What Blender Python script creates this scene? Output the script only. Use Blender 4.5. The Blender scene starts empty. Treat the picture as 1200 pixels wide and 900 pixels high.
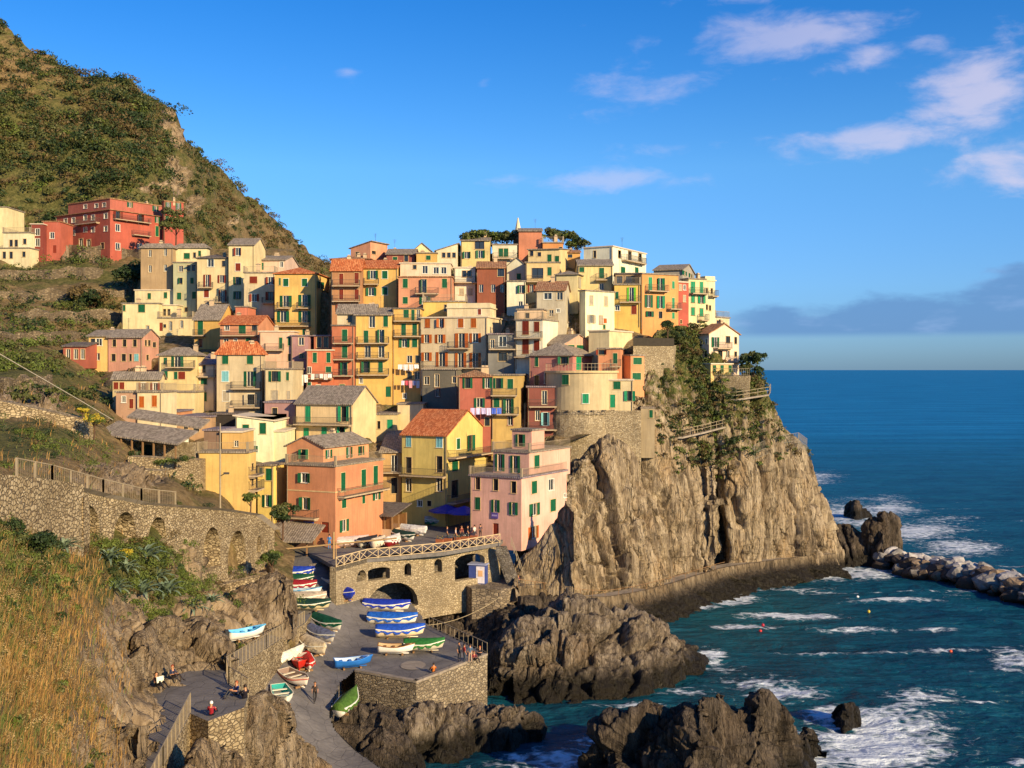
import bpy, math, random, numpy as np
from mathutils import Vector, Matrix
from mathutils.geometry import tessellate_polygon
R = math.radians
rnd = random.Random(7)
F = 1287.0; HC = 33.0; HY = 433.0
scene = bpy.context.scene
col = scene.collection
# ---------------- camera, sky, sun, exposure ----------------
cd = bpy.data.cameras.new('camera'); cam = bpy.data.objects.new('camera', cd); col.objects.link(cam)
cam.location = (0, 0, HC); cam.rotation_euler = (R(90), 0, 0)
cd.sensor_width = 36; cd.lens = 36*F/1200; cd.shift_y = -17/1200
cd.clip_start = 0.5; cd.clip_end = 90000
scene.camera = cam
SUN_AZ, SUN_EL = 43, 20          # degrees to the right of straight behind the camera
sx, sy, sz = math.sin(R(SUN_AZ))*math.cos(R(SUN_EL)), -math.cos(R(SUN_AZ))*math.cos(R(SUN_EL)), math.sin(R(SUN_EL))
sl = bpy.data.lights.new('sun', 'SUN'); sl.energy = 5.0; sl.angle = R(0.5); sl.color = (1.0, 0.77, 0.44)
so = bpy.data.objects.new('sun', sl); col.objects.link(so)
so.rotation_euler = Vector((sx, sy, sz)).to_track_quat('Z', 'Y').to_euler()
world = bpy.data.worlds.new('World'); scene.world = world; world.use_nodes = True
def build_world():
    nt = world.node_tree; N = nt.nodes; L = nt.links; N.clear()
    out = N.new('ShaderNodeOutputWorld'); bg = N.new('ShaderNodeBackground'); L.new(bg.outputs[0], out.inputs[0])
    bg.inputs[1].default_value = 0.08
    sky = N.new('ShaderNodeTexSky'); sky.sky_type = 'NISHITA'; sky.sun_disc = False
    sky.sun_elevation = R(SUN_EL); sky.sun_rotation = R(180-SUN_AZ); sky.altitude = 30
    sky.air_density = 1.0; sky.dust_density = 0.3; sky.ozone_density = 2.5
    hs = N.new('ShaderNodeHueSaturation'); hs.inputs['Saturation'].default_value = 1.32; hs.inputs['Value'].default_value = 1.0
    L.new(sky.outputs[0], hs.inputs['Color'])
    tc = N.new('ShaderNodeTexCoord'); sp = N.new('ShaderNodeSeparateXYZ'); L.new(tc.outputs['Generated'], sp.inputs[0])
    def M(op, a, b=None, c=None, clamp=False):
        n = N.new('ShaderNodeMath'); n.operation = op; n.use_clamp = clamp
        for i, v in enumerate((a, b, c)):
            if v is None: continue
            if isinstance(v, (int, float)): n.inputs[i].default_value = v
            else: L.new(v, n.inputs[i])
        return n.outputs[0]
    def MR(v, a, b, c=0, d=1):
        n = N.new('ShaderNodeMapRange'); n.interpolation_type = 'SMOOTHSTEP'
        L.new(v, n.inputs[0]); n.inputs[1].default_value = a; n.inputs[2].default_value = b; n.inputs[3].default_value = c; n.inputs[4].default_value = d
        return n.outputs[0]
    az = M('ARCTAN2', sp.outputs[0], sp.outputs[1]); el = M('ARCSINE', sp.outputs[2])
    def noise(sxx, szz, scale, det, rough=.55, off=0., dist=0.):
        cb = N.new('ShaderNodeCombineXYZ'); L.new(M('MULTIPLY', az, sxx), cb.inputs[0]); L.new(M('MULTIPLY', el, szz), cb.inputs[1]); cb.inputs[2].default_value = off
        n = N.new('ShaderNodeTexNoise'); n.inputs['Scale'].default_value = scale; n.inputs['Detail'].default_value = det; n.inputs['Roughness'].default_value = rough; n.inputs['Distortion'].default_value = dist
        L.new(cb.outputs[0], n.inputs['Vector']); return n.outputs[0]
    # high thin wisps
    wis = noise(1.0, 2.4, 17, 6, .6, 3.3, .25); big = noise(1.0, 2.4, 4.6, 2, .5, 8.2)
    den = None
    for bx, by, sx_, sy_, amp in ((915, 52, 120, 34, 1.), (1010, 75, 60, 20, .7), (1150, 110, 75, 50, 1.), (1030, 168, 120, 20, 1.), (1180, 190, 60, 40, .9), (760, 108, 85, 26, .8), (700, 212, 140, 13, .9), (760, 180, 100, 14, .5), (650, 135, 60, 14, .5), (410, 92, 16, 6, .5), (565, 105, 16, 8, .4), (880, 10, 60, 14, .7), (1090, 60, 40, 16, .7)):
        a0 = (bx-600)/F; e0 = (HY-by)/F*math.cos(math.atan(a0)); a0 = math.atan(a0)
        g_ = M('ADD', M('POWER', M('DIVIDE', M('SUBTRACT', az, a0), sx_/F), 2), M('POWER', M('DIVIDE', M('SUBTRACT', el, e0), sy_/F), 2)); g_ = M('MULTIPLY', M('POWER', 2.718, M('MULTIPLY', g_, -1)), amp)
        den = g_ if den is None else M('MAXIMUM', den, g_)
    w = MR(M('ADD', wis, M('MULTIPLY', M('SUBTRACT', den, .5), .52)), .40, .80)
    w = M('MULTIPLY', w, M('ADD', .36, M('MULTIPLY', MR(az, .12, .46), .30)))
    # low cloud bank over the sea
    bn = noise(1.0, 2.5, 10, 5, .55, 1.1)
    top = M('ADD', M('ADD', .058, M('MULTIPLY', MR(az, .2, .45), .02)), M('MULTIPLY', M('SUBTRACT', bn, .5), .085))
    b = M('MULTIPLY', MR(M('SUBTRACT', top, el), -.004, .012), MR(el, .026, .034)); b = M('MULTIPLY', b, MR(M('ADD', az, M('MULTIPLY', bn, .1)), .2, .29)); b = M('MULTIPLY', b, .8)
    # haze line under the bank
    def mix(fac, c1, c2):
        n = N.new('ShaderNodeMix'); n.data_type = 'RGBA'; L.new(fac, n.inputs[0])
        for i, c in ((6, c1), (7, c2)):
            if isinstance(c, tuple): n.inputs[i].default_value = c
            else: L.new(c, n.inputs[i])
        return n.outputs[2]
    grad = N.new('ShaderNodeValToRGB'); cr = grad.color_ramp
    while len(cr.elements) < 4: cr.elements.new(.5)
    for e_, (p_, c_) in zip(cr.elements, ((0., (.32, .60, 1.5, 1)), (.07, (.50, .80, 1.42, 1)), (.18, (.80, 1.10, 1.45, 1)), (.36, (.32, .92, 1.42, 1)))): e_.position = p_; e_.color = c_
    L.new(M('MAXIMUM', el, 0), grad.inputs[0])
    mu = N.new('ShaderNodeMix'); mu.data_type = 'RGBA'; mu.blend_type = 'MULTIPLY'; mu.inputs[0].default_value = 1.0
    L.new(hs.outputs[0], mu.inputs[6]); L.new(grad.outputs[0], mu.inputs[7])
    c = mix(w, mu.outputs[2], (6.6, 6.0, 7.2, 1))
    c = mix(b, c, mix(MR(noise(1., 3., 14, 4, .55, 5.), .5, .75), (1.15, 2.5, 5.0, 1), (2.2, 3.5, 6.2, 1)))
    L.new(c, bg.inputs[0])
build_world()
vs = scene.view_settings; vs.view_transform = 'Standard'; vs.look = 'None'; vs.exposure = 0.58; vs.gamma = 1; vs.use_curve_mapping = False
try: scene.cycles.max_bounces = 5; scene.cycles.diffuse_bounces = 3; scene.cycles.glossy_bounces = 2; scene.cycles.use_denoising = True
except Exception: pass

# ---------------- pixel helpers (used to lay the place out at its true distances) ----------------
def P(px, py, d): return ((px-600)/F*d, d, HC-(py-HY)/F*d)
def DZ(py, z): return (HC-z)*F/(py-HY)
def G(px, py, z): return P(px, py, DZ(py, z))
def ZZ(py, d): return HC-(py-HY)/F*d

# ---------------- numpy noise ----------------
def _h(i, j, k, s=0):
    n = (i*374761393 + j*668265263 + k*1274126177 + s*974634777) & 0xffffffff
    n = ((n ^ (n >> 13))*1274126177) & 0xffffffff
    n = (n ^ (n >> 16)) & 0xffff
    return n/65535.0
def vn(p, s=0):
    p = np.asarray(p, float); i = np.floor(p).astype(np.int64); f = p-i; u = f*f*(3-2*f)
    r = 0
    for a in (0, 1):
        for b in (0, 1):
            for c in (0, 1):
                w = (u[:, 0] if a else 1-u[:, 0])*(u[:, 1] if b else 1-u[:, 1])*(u[:, 2] if c else 1-u[:, 2])
                r = r + w*_h(i[:, 0]+a, i[:, 1]+b, i[:, 2]+c, s)
    return r*2-1
def fbm(p, o=4, s=0, g=.5):
    a = 1; r = 0; t = 0; p = np.asarray(p, float)
    for k in range(o):
        r = r+a*vn(p, s+k); t += a; a *= g; p = p*2.03+7.1
    return r/t
def rid(p, o=4, s=0, g=.5):
    a = 1; r = 0; t = 0; p = np.asarray(p, float)
    for k in range(o):
        r = r+a*(1-2*np.abs(vn(p, s+k))); t += a; a *= g; p = p*2.07+3.3
    return r/t
def cellf(p, s=0):
    """nearest feature point of a jittered grid: F1, F2, random value of the cell, vector from the feature point"""
    p = np.asarray(p, float); b = np.floor(p).astype(np.int64); F1 = np.full(len(p), 9.); F2 = F1.copy(); hv = np.zeros(len(p)); dv = np.zeros((len(p), 3)); ids = np.zeros((len(p), 3), np.int64)
    for i in (-1, 0, 1):
        for j in (-1, 0, 1):
            for k in (-1, 0, 1):
                c = b+np.array([i, j, k]); o = np.stack([_h(c[:, 0], c[:, 1], c[:, 2], s+q) for q in (1, 2, 3)], -1); dd = p-(c+o); r = (dd**2).sum(1)
                n = r < F1; F2 = np.where(n, F1, np.minimum(F2, r)); F1 = np.where(n, r, F1); dv[n] = dd[n]; ids[n] = c[n]
    hv = _h(ids[:, 0], ids[:, 1], ids[:, 2], s+7); rd = np.stack([_h(ids[:, 0], ids[:, 1], ids[:, 2], s+q)*2-1 for q in (11, 12, 13)], -1)
    return np.sqrt(F1), np.sqrt(F2), hv, (dv*rd).sum(1)
def rotxz(q, a): c, s = math.cos(a), math.sin(a); return np.stack([q[:, 0]*c+q[:, 2]*s, q[:, 1], -q[:, 0]*s+q[:, 2]*c], -1)
def facets(q, sc, amp, tilt, crack, rot=0, seed=0, warp=.5):
    """fractured blocks: every cell is a tilted face parted from its neighbours by a crack"""
    w = np.stack([fbm(q*.4+k*17, 2, seed+60+k) for k in range(3)], -1)*warp; p = rotxz(q+w, rot)*np.array(sc)
    a, b, h, t = cellf(p, seed); e = b-a
    return (h-.5)*amp+t*tilt-np.exp(-(e/.07)**2)*crack
def rbf(ctrl, vals, q, reg=1e-3):
    """thin plate interpolation of scattered values"""
    c = np.asarray(ctrl, float)/100; q = np.asarray(q, float)/100; n = len(c)
    def U(r2): return np.where(r2 > 1e-9, r2*np.log(r2+1e-12), 0)*.5
    K = U(((c[:, None]-c[None])**2).sum(2))+np.eye(n)*reg
    A = np.zeros((n+3, n+3)); A[:n, :n] = K; A[:n, n] = 1; A[:n, n+1:] = c; A[n, :n] = 1; A[n+1:, :n] = c.T
    w = np.linalg.solve(A, np.concatenate([np.asarray(vals, float), [0, 0, 0]]))
    out = np.empty(len(q))
    for a in range(0, len(q), 20000):
        s = q[a:a+20000]; out[a:a+20000] = U(((s[:, None]-c[None])**2).sum(2)) @ w[:n] + w[n] + s @ w[n+1:]
    return out

# ---------------- mesh + object helpers ----------------
def npmesh(name, v, f, smooth=False):
    v = np.asarray(v, np.float32); f = np.asarray(f, np.int32); me = bpy.data.meshes.new(name)
    k = f.shape[1]; me.vertices.add(len(v)); me.vertices.foreach_set('co', v.ravel())
    me.loops.add(f.size); me.loops.foreach_set('vertex_index', f.ravel())
    me.polygons.add(len(f)); me.polygons.foreach_set('loop_start', np.arange(0, f.size, k, dtype=np.int32)); me.polygons.foreach_set('loop_total', np.full(len(f), k, np.int32))
    if smooth: me.polygons.foreach_set('use_smooth', np.ones(len(f), bool))
    me.update(calc_edges=True); me.validate(); return me
def gridf(nr, nc):
    a = np.arange(nr*nc).reshape(nr, nc)
    return np.stack([a[:-1, :-1], a[:-1, 1:], a[1:, 1:], a[1:, :-1]], -1).reshape(-1, 4)
def attr(me, name, vals):
    a = me.attributes.new(name, 'FLOAT', 'POINT'); a.data.foreach_set('value', np.asarray(vals, np.float32))
def link(name, me, mat=None, parent=None, loc=None, rz=0):
    o = bpy.data.objects.new(name, me); col.objects.link(o)
    if mat is not None:
        if len(me.materials) == 0:
            for m in (mat if isinstance(mat, (list, tuple)) else [mat]): me.materials.append(m)
    if parent is not None: o.parent = parent
    if loc is not None: o.location = loc
    if rz: o.rotation_euler = (0, 0, rz)
    return o
def tag(o, label=None, cat=None, group=None, kind=None):
    if label: o['label'] = label
    if cat: o['category'] = cat
    if group: o['group'] = group
    if kind: o['kind'] = kind
    return o
def empty(name, loc, rz=0, label=None, cat=None, group=None):
    o = bpy.data.objects.new(name, None); col.objects.link(o); o.location = loc; o.rotation_euler = (0, 0, rz); o.empty_display_size = .2
    return tag(o, label, cat, group)
class MB:
    def __init__(s): s.v = []; s.f = []; s.m = []
    def add(s, vs, fs, mi=0):
        b = len(s.v); s.v += [tuple(x) for x in vs]; s.f += [tuple(b+i for i in f) for f in fs]; s.m += [mi]*len(fs)
    def box(s, x0, x1, y0, y1, z0, z1, mi=0):
        s.add([(x0, y0, z0), (x1, y0, z0), (x1, y1, z0), (x0, y1, z0), (x0, y0, z1), (x1, y0, z1), (x1, y1, z1), (x0, y1, z1)],
              [(0, 3, 2, 1), (4, 5, 6, 7), (0, 1, 5, 4), (1, 2, 6, 5), (2, 3, 7, 6), (3, 0, 4, 7)], mi)
    def bar(s, a, b, r, mi=0, n=4, r2=None):
        a = Vector(a); b = Vector(b); d = b-a
        if d.length < 1e-6: return
        d.normalize(); u = d.cross(Vector((0, 0, 1)) if abs(d.z) < .9 else Vector((1, 0, 0))).normalized(); w = d.cross(u)
        vs = []
        for c, rr in ((a, r), (b, r if r2 is None else r2)):
            for k in range(n):
                t = 2*math.pi*(k+.5)/n; vs.append(c+(u*math.cos(t)+w*math.sin(t))*rr)
        s.add(vs, [tuple(range(n-1, -1, -1)), tuple(range(n, 2*n))]+[(k, (k+1) % n, n+(k+1) % n, n+k) for k in range(n)], mi)
    def prism(s, poly, z0, z1, mi=0):
        n = len(poly); z0s = z0 if isinstance(z0, list) else [z0]*n; z1s = z1 if isinstance(z1, list) else [z1]*n
        a = sum(poly[i][0]*poly[(i+1) % n][1]-poly[(i+1) % n][0]*poly[i][1] for i in range(n))
        idx = list(range(n)) if a > 0 else list(range(n-1, -1, -1))
        lo = [(poly[i][0], poly[i][1], z0s[i]) for i in idx]; hi = [(poly[i][0], poly[i][1], z1s[i]) for i in idx]
        tr = tessellate_polygon([[Vector(p) for p in hi]])
        s.add(lo+hi, [tuple(reversed([i for i in t])) for t in tr]+[tuple(n+i for i in t) for t in tr]+[(k, (k+1) % n, n+(k+1) % n, n+k) for k in range(n)], mi)
    def rail(s, a, b, h=1.0, sp=.16, r=.018, posts=1.6, mi=0):
        a = Vector(a); b = Vector(b); L = (b-a).length; up = Vector((0, 0, 1))
        s.bar(a+up*h, b+up*h, r*1.5, mi); s.bar(a+up*.1, b+up*.1, r, mi)
        n = max(1, int(L/sp))
        for k in range(n+1): p = a+(b-a)*(k/n); s.bar(p, p+up*h, r*.8, mi)
    def me(s, name, smooth=False):
        me = bpy.data.meshes.new(name); me.from_pydata(s.v, [], s.f); me.update()
        if any(s.m): me.polygons.foreach_set('material_index', s.m)
        if smooth: me.polygons.foreach_set('use_smooth', [True]*len(s.f))
        return me
    def obj(s, name, mat, parent=None, loc=None, rz=0, smooth=False):
        return link(name, s.me(name, smooth), mat, parent, loc, rz)

# ---------------- materials ----------------
MC = {}
def s2l(c):
    if isinstance(c, str): c = tuple(int(c[i:i+2], 16)/255 for i in (0, 2, 4))
    return tuple(x/12.92 if x <= .04045 else ((x+.055)/1.055)**2.4 for x in c)
class MT:
    def __init__(s, name):
        s.m = bpy.data.materials.new(name); s.m.use_nodes = True; s.nt = s.m.node_tree; s.N = s.nt.nodes; s.L = s.nt.links
        s.b = s.N['Principled BSDF']; s.tc = s.N.new('ShaderNodeTexCoord'); s.geo = None
    def lk(s, a, b): s.L.new(a, b)
    def val(s, inp, v):
        if isinstance(v, (int, float)): inp.default_value = v
        elif isinstance(v, tuple): inp.default_value = v if len(v) == 4 or len(inp.default_value) == 3 else (*v, 1)
        else: s.L.new(v, inp)
    def pos(s):
        if not s.geo: s.geo = s.N.new('ShaderNodeNewGeometry')
        return s.geo.outputs['Position']
    def map(s, vec, scale=(1, 1, 1), rot=(0, 0, 0)):
        n = s.N.new('ShaderNodeMapping'); s.lk(vec, n.inputs[0]); n.inputs['Scale'].default_value = scale; n.inputs['Rotation'].default_value = rot; return n.outputs[0]
    def noise(s, vec, sc, det=4, r=.55, dist=0):
        n = s.N.new('ShaderNodeTexNoise'); s.lk(vec, n.inputs['Vector']); n.inputs['Scale'].default_value = sc; n.inputs['Detail'].default_value = det; n.inputs['Roughness'].default_value = r; n.inputs['Distortion'].default_value = dist; return n.outputs[0]
    def vor(s, vec, sc, feat='F1', out=0, rand=1.0):
        n = s.N.new('ShaderNodeTexVoronoi'); n.feature = feat; s.lk(vec, n.inputs['Vector']); n.inputs['Scale'].default_value = sc; n.inputs['Randomness'].default_value = rand; return n.outputs[out]
    def math(s, op, a, b=0, clamp=False):
        n = s.N.new('ShaderNodeMath'); n.operation = op; n.use_clamp = clamp; s.val(n.inputs[0], a); s.val(n.inputs[1], b); return n.outputs[0]
    def mr(s, v, a, b, c=0., d=1.):
        n = s.N.new('ShaderNodeMapRange'); s.val(n.inputs[0], v); n.inputs[1].default_value = a; n.inputs[2].default_value = b; n.inputs[3].default_value = c; n.inputs[4].default_value = d; return n.outputs[0]
    def mix(s, f, a, b, mode='MIX'):
        n = s.N.new('ShaderNodeMix'); n.data_type = 'RGBA'; n.blend_type = mode; s.val(n.inputs[0], f); s.val(n.inputs[6], a); s.val(n.inputs[7], b); return n.outputs[2]
    def ramp(s, v, stops):
        n = s.N.new('ShaderNodeValToRGB'); s.lk(v, n.inputs[0]); e = n.color_ramp.elements
        while len(e) < len(stops): e.new(.5)
        for k, (p, c) in enumerate(stops): e[k].position = p; e[k].color = (*c, 1)
        return n.outputs[0]
    def bump(s, h, st=.3, dist=.1, nrm=None):
        n = s.N.new('ShaderNodeBump'); n.inputs['Strength'].default_value = st; n.inputs['Distance'].default_value = dist; s.lk(h, n.inputs['Height'])
        if nrm is not None: s.lk(nrm, n.inputs['Normal'])
        s.lk(n.outputs[0], s.b.inputs['Normal']); return n.outputs[0]
    def at(s, name):
        n = s.N.new('ShaderNodeAttribute'); n.attribute_name = name; return n.outputs['Fac']
    def sep(s, vec):
        n = s.N.new('ShaderNodeSeparateXYZ'); s.lk(vec, n.inputs[0]); return n.outputs
    def col(s, c, rough=.85, spec=.3, metal=0):
        s.val(s.b.inputs['Base Color'], c); s.b.inputs['Roughness'].default_value = rough; s.b.inputs['Specular IOR Level'].default_value = spec; s.b.inputs['Metallic'].default_value = metal; return s.m
def mul(c, k): return tuple(min(.85, max(0, x*k)) for x in c)
def plaster(hexc):
    k = 'plaster_'+hexc
    if k in MC: return MC[k]
    t = MT(k); c = mul(s2l(hexc), 1.0)
    lum = .3*c[0]+.6*c[1]+.1*c[2]; c = tuple(min(.82, max(.01, lum+(x-lum)*.80)+.015) for x in c); c = (c[0], min(.82, c[1]*1.03), c[2]*.95)
    oi = t.N.new('ShaderNodeObjectInfo'); p = t.pos()
    n1 = t.noise(p, .35, 5, .6); n2 = t.noise(t.map(p, (2.2, 2.2, .22)), 1.0, 4, .6); n3 = t.noise(p, 5, 3); n5 = t.noise(t.map(p, (3.5, 3.5, .3)), 1.3, 5, .65); n6 = t.noise(p, .8, 6, .7, 1.)
    a = t.mix(t.mr(n1, .35, .7), c, mul(c, .72)); a = t.mix(t.mr(n5, .55, .72, 0, .45), a, mul((c[0]*.6+.04, c[1]*.55+.03, c[2]*.5+.025), .8)); a = t.mix(t.mr(n6, .62, .68, 0, .5), a, mul((c[0]*.7+.12, c[1]*.7+.11, c[2]*.7+.08), 1.0)); a = t.mix(t.math('MULTIPLY', t.mr(n2, .48, .75), .65), a, mul((c[0]*.75+.03, c[1]*.72+.03, c[2]*.7+.03), .75))
    a = t.mix(t.mr(n3, .58, .8, 0, .35), a, mul((c[0]+.05, c[1]+.05, c[2]+.04), 1.08))
    hv = t.N.new('ShaderNodeHueSaturation'); t.lk(a, hv.inputs['Color']); t.lk(t.mr(oi.outputs['Random'], 0, 1, .9, 1.06), hv.inputs['Value'])
    t.bump(n3, .25, .04); MC[k] = t.col(hv.outputs[0], .9, .15); return MC[k]
def plain(name, c, rough=.6, spec=.3, metal=0, var=.15):
    if name in MC: return MC[name]
    t = MT(name); c = s2l(c); n = t.noise(t.pos(), 2.5, 4)
    MC[name] = t.col(t.mix(t.mr(n, .3, .7), mul(c, 1-var), mul(c, 1+var)), rough, spec, metal); return MC[name]
def stone(name, c1, c2, c3, sc=2.6, mortar=(.16, .13, .10), zs=1.7):
    if name in MC: return MC[name]
    t = MT(name); p = t.map(t.pos(), (1, 1, zs)); w = t.N.new('ShaderNodeMix'); w.data_type = 'VECTOR'
    nz = t.N.new('ShaderNodeTexNoise'); t.lk(p, nz.inputs['Vector']); nz.inputs['Scale'].default_value = 1.3
    w.inputs[0].default_value = .12; t.lk(p, w.inputs[4]); t.lk(nz.outputs[1], w.inputs[5])
    cells = t.N.new('ShaderNodeTexVoronoi'); cells.feature = 'F1'; t.lk(w.outputs[1], cells.inputs['Vector']); cells.inputs['Scale'].default_value = sc
    e = t.vor(w.outputs[1], sc, 'DISTANCE_TO_EDGE')
    sp = t.sep(cells.outputs['Color'])
    a = t.ramp(sp[0], [(0, c1), (.5, c2), (1, c3)])
    big = t.noise(t.pos(), .28, 5, .6); a = t.mix(t.mr(big, .4, .72, 0, .6), a, mul(c1, .55))
    streak = t.noise(t.map(t.pos(), (1.6, 1.6, .15)), 1, 4); a = t.mix(t.mr(streak, .55, .8, 0, .45), a, (.10, .085, .06))
    a = t.mix(t.mr(e, .02, .09), mortar, a)
    h = t.math('ADD', t.mr(e, 0, .12), t.math('MULTIPLY', t.noise(t.pos(), 9, 3), .4)); t.bump(h, .8, .12)
    MC[name] = t.col(a, .92, .15); return MC[name]
def rockmat(name, c1, c2, c3, rot=(0, .25, 0), veg=0., wet=1.3, sc=1.0):
    if name in MC: return MC[name]
    t = MT(name); p = t.pos(); st = t.map(p, (1.1*sc, .8*sc, .14*sc), rot); s2 = t.map(p, (4*sc, 3*sc, .5*sc), rot)
    n1 = t.noise(st, .8, 8, .65, .6); n2 = t.noise(s2, 1.2, 6, .65, .3); n3 = t.noise(p, .22, 5, .6); n4 = t.noise(p, 3.3, 6, .65)
    a = t.ramp(n1, [(.32, mul(c1, .4)), (.40, mul(c1, .9)), (.50, c2), (.66, c3)])
    a = t.mix(t.mr(n2, .5, .66, 0, .7), a, mul(c1, .5)); a = t.mix(t.mr(n3, .5, .7, 0, .5), a, (c2[0]*1.15, c2[1]*.98, c2[2]*.75))
    v = t.vor(t.map(p, (.5*sc, .5*sc, .16*sc), rot), 1., 'DISTANCE_TO_EDGE'); a = t.mix(t.math('MULTIPLY', t.mr(v, .0, .03, .8, 0), t.mr(n3, .42, .6)), a, mul(c1, .3))
    fz = t.noise(t.map(p, (.55*sc, .45*sc, .06*sc), rot), 1.0, 4, .5, .5); fl = t.math('ABSOLUTE', t.math('SUBTRACT', fz, .5)); fz2 = t.noise(t.map(p, (1.9*sc, 1.5*sc, .25*sc), (rot[0], rot[1]+.3, rot[2])), 1.0, 4, .55, .3); fl2 = t.math('ABSOLUTE', t.math('SUBTRACT', fz2, .5))
    fis = t.math('MAXIMUM', t.mr(fl, .0, .012, 1, 0), t.math('MULTIPLY', t.mr(fl2, 0, .016, .75, 0), t.mr(n3, .4, .6))); a = t.mix(t.math('MULTIPLY', fis, .75), a, mul(c1, .28))
    if veg:
        g = t.at('veg'); gn = t.noise(p, .9, 6, .7); gm = t.mr(t.math('ADD', g, t.math('MULTIPLY', t.math('SUBTRACT', gn, .5), 1.6)), .45, .62)
        gc = t.ramp(t.noise(p, 1.7, 5, .7), [(.3, (.035, .05, .012)), (.5, (.10, .11, .03)), (.62, (.20, .15, .06)), (.8, (.07, .09, .02))])
        a = t.mix(gm, a, gc)
    z = t.sep(p)[2]; wm = t.mr(t.math('ADD', z, t.math('MULTIPLY', n4, -1.6)), wet-1.2, wet+.4, 1, 0)
    a = t.mix(wm, a, (.022, .018, .013)); t.lk(t.mr(wm, 0, 1, .9, .45), t.b.inputs['Roughness'])
    h = t.math('ADD', t.math('MULTIPLY', n1, 1.8), t.math('ADD', t.math('MULTIPLY', n2, 1.6), t.math('MULTIPLY', n4, .5))); h = t.math('ADD', h, t.math('MULTIPLY', t.mr(v, 0, .06, 0, .5), t.mr(n3, .42, .6))); h = t.math('SUBTRACT', h, t.math('MULTIPLY', fis, 1.3)); t.bump(h, .85, .28)
    r = t.b.inputs['Roughness'].links[0].from_socket; m = t.col(a, .9, .2); t.lk(r, t.b.inputs['Roughness']); MC[name] = m; return m
def leafmat(name, stops, sc=.6, rough=.6):
    if name in MC: return MC[name]
    t = MT(name); p = t.pos(); n = t.noise(p, sc, 3, .6); n2 = t.noise(p, sc*9, 2, .5); v = t.math('ADD', t.math('MULTIPLY', n, .65), t.math('MULTIPLY', n2, .35))
    a = t.ramp(t.mr(v, .25, .75), stops); m = t.col(a, rough, .25)
    t.b.inputs['Transmission Weight'].default_value = 0; MC[name] = m; return m
SLATE = lambda: MC.get('slate') or _slate()
def _tile(name, c1, c2, c3, rows=3.2, cols=4.5, moss=.3):
    t = MT(name); o = t.tc.outputs['Object']; p = t.pos()
    cells = t.N.new('ShaderNodeTexVoronoi'); t.lk(t.map(o, (cols, rows, rows)), cells.inputs['Vector']); cells.inputs['Scale'].default_value = 1.; cells.inputs['Randomness'].default_value = .55
    a = t.ramp(t.sep(cells.outputs['Color'])[0], [(0, c1), (.5, c2), (1, c3)])
    n = t.noise(p, .5, 5, .65); a = t.mix(t.mr(n, .48, .72, 0, moss), a, (.13, .11, .07))
    wv = t.N.new('ShaderNodeTexWave'); t.lk(o, wv.inputs['Vector']); wv.inputs['Scale'].default_value = 1.1; wv.inputs['Distortion'].default_value = .6
    t.bump(t.math('ADD', cells.outputs['Distance'], wv.outputs[1]), .5, .06); MC[name] = t.col(a, .9, .15); return MC[name]
def _slate(): return _tile('slate', (.17, .14, .11), (.25, .205, .16), (.33, .275, .215))
def roofmat(k):
    if k in MC: return MC[k]
    return {'slate': _slate, 'terra': lambda: _tile('terra', (.34, .085, .03), (.48, .14, .05), (.60, .24, .10), 3, 5, .25), 'rust': lambda: _tile('rust', (.24, .10, .05), (.32, .16, .08), (.42, .24, .13), 3, 5, .5),
            'dark': lambda: _tile('dark', (.10, .08, .075), (.14, .115, .10), (.18, .15, .13)), 'purple': lambda: _tile('purple', (.16, .13, .15), (.21, .17, .19), (.27, .22, .23)),
            'white': lambda: plain('white_roof', 'CBBBA2')}[k]()
WHITE = plain('white_paint', 'E6DFD0', .6); IRON = plain('iron', '4A4540', .5, .4); RAILM = plain('pale_rail', '9A8B72', .5)
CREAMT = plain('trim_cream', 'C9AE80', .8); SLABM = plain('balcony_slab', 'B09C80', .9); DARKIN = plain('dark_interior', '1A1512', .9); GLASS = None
def glassm():
    t = MT('window_glass'); m = t.col((.025, .03, .035), .08, .6); return m
GLASS = glassm()
SHC = {'g': plain('green_shutter', '14593A', .55), 't': plain('teal_shutter', '1F8A5F', .55), 'b': plain('brown_shutter', 'A8561E', .6), 'm': plain('maroon_shutter', '7A2E1C', .6), 'l': plain('lime_shutter', '62B52A', .55),
       'k': plain('blackgreen_shutter', '14302A', .55), 'c': plain('paleblue_shutter', '79B3B8', .6), 's': plain('grey_shutter', 'A89C86', .7)}
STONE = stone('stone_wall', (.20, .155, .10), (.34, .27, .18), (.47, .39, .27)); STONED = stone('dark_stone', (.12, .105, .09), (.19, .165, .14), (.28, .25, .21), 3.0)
STONEL = stone('tower_stone', (.30, .23, .14), (.44, .35, .22), (.54, .44, .29), 4.6, mortar=(.30, .235, .145), zs=1.2)
ROCK = rockmat('cliff_rock', (.20, .15, .098), (.355, .275, .18), (.49, .395, .27), (0, .22, 0), veg=1); ROCKD = rockmat('sea_rock', (.13, .10, .074), (.235, .185, .135), (.36, .295, .22), (.3, -.4, 0), sc=1.6, wet=2.0)
ROCKB = rockmat('dark_rock', (.055, .043, .034), (.10, .078, .058), (.17, .13, .095), (.3, .5, 0), sc=1.5, wet=2.0)
ROCKG = rockmat('brown_rock', (.16, .115, .073), (.27, .20, .128), (.40, .315, .215), (.6, .9, .3), veg=1, sc=1.5, wet=-5)
WOOD = plain('weathered_wood', '8A6A48', .8)
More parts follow.
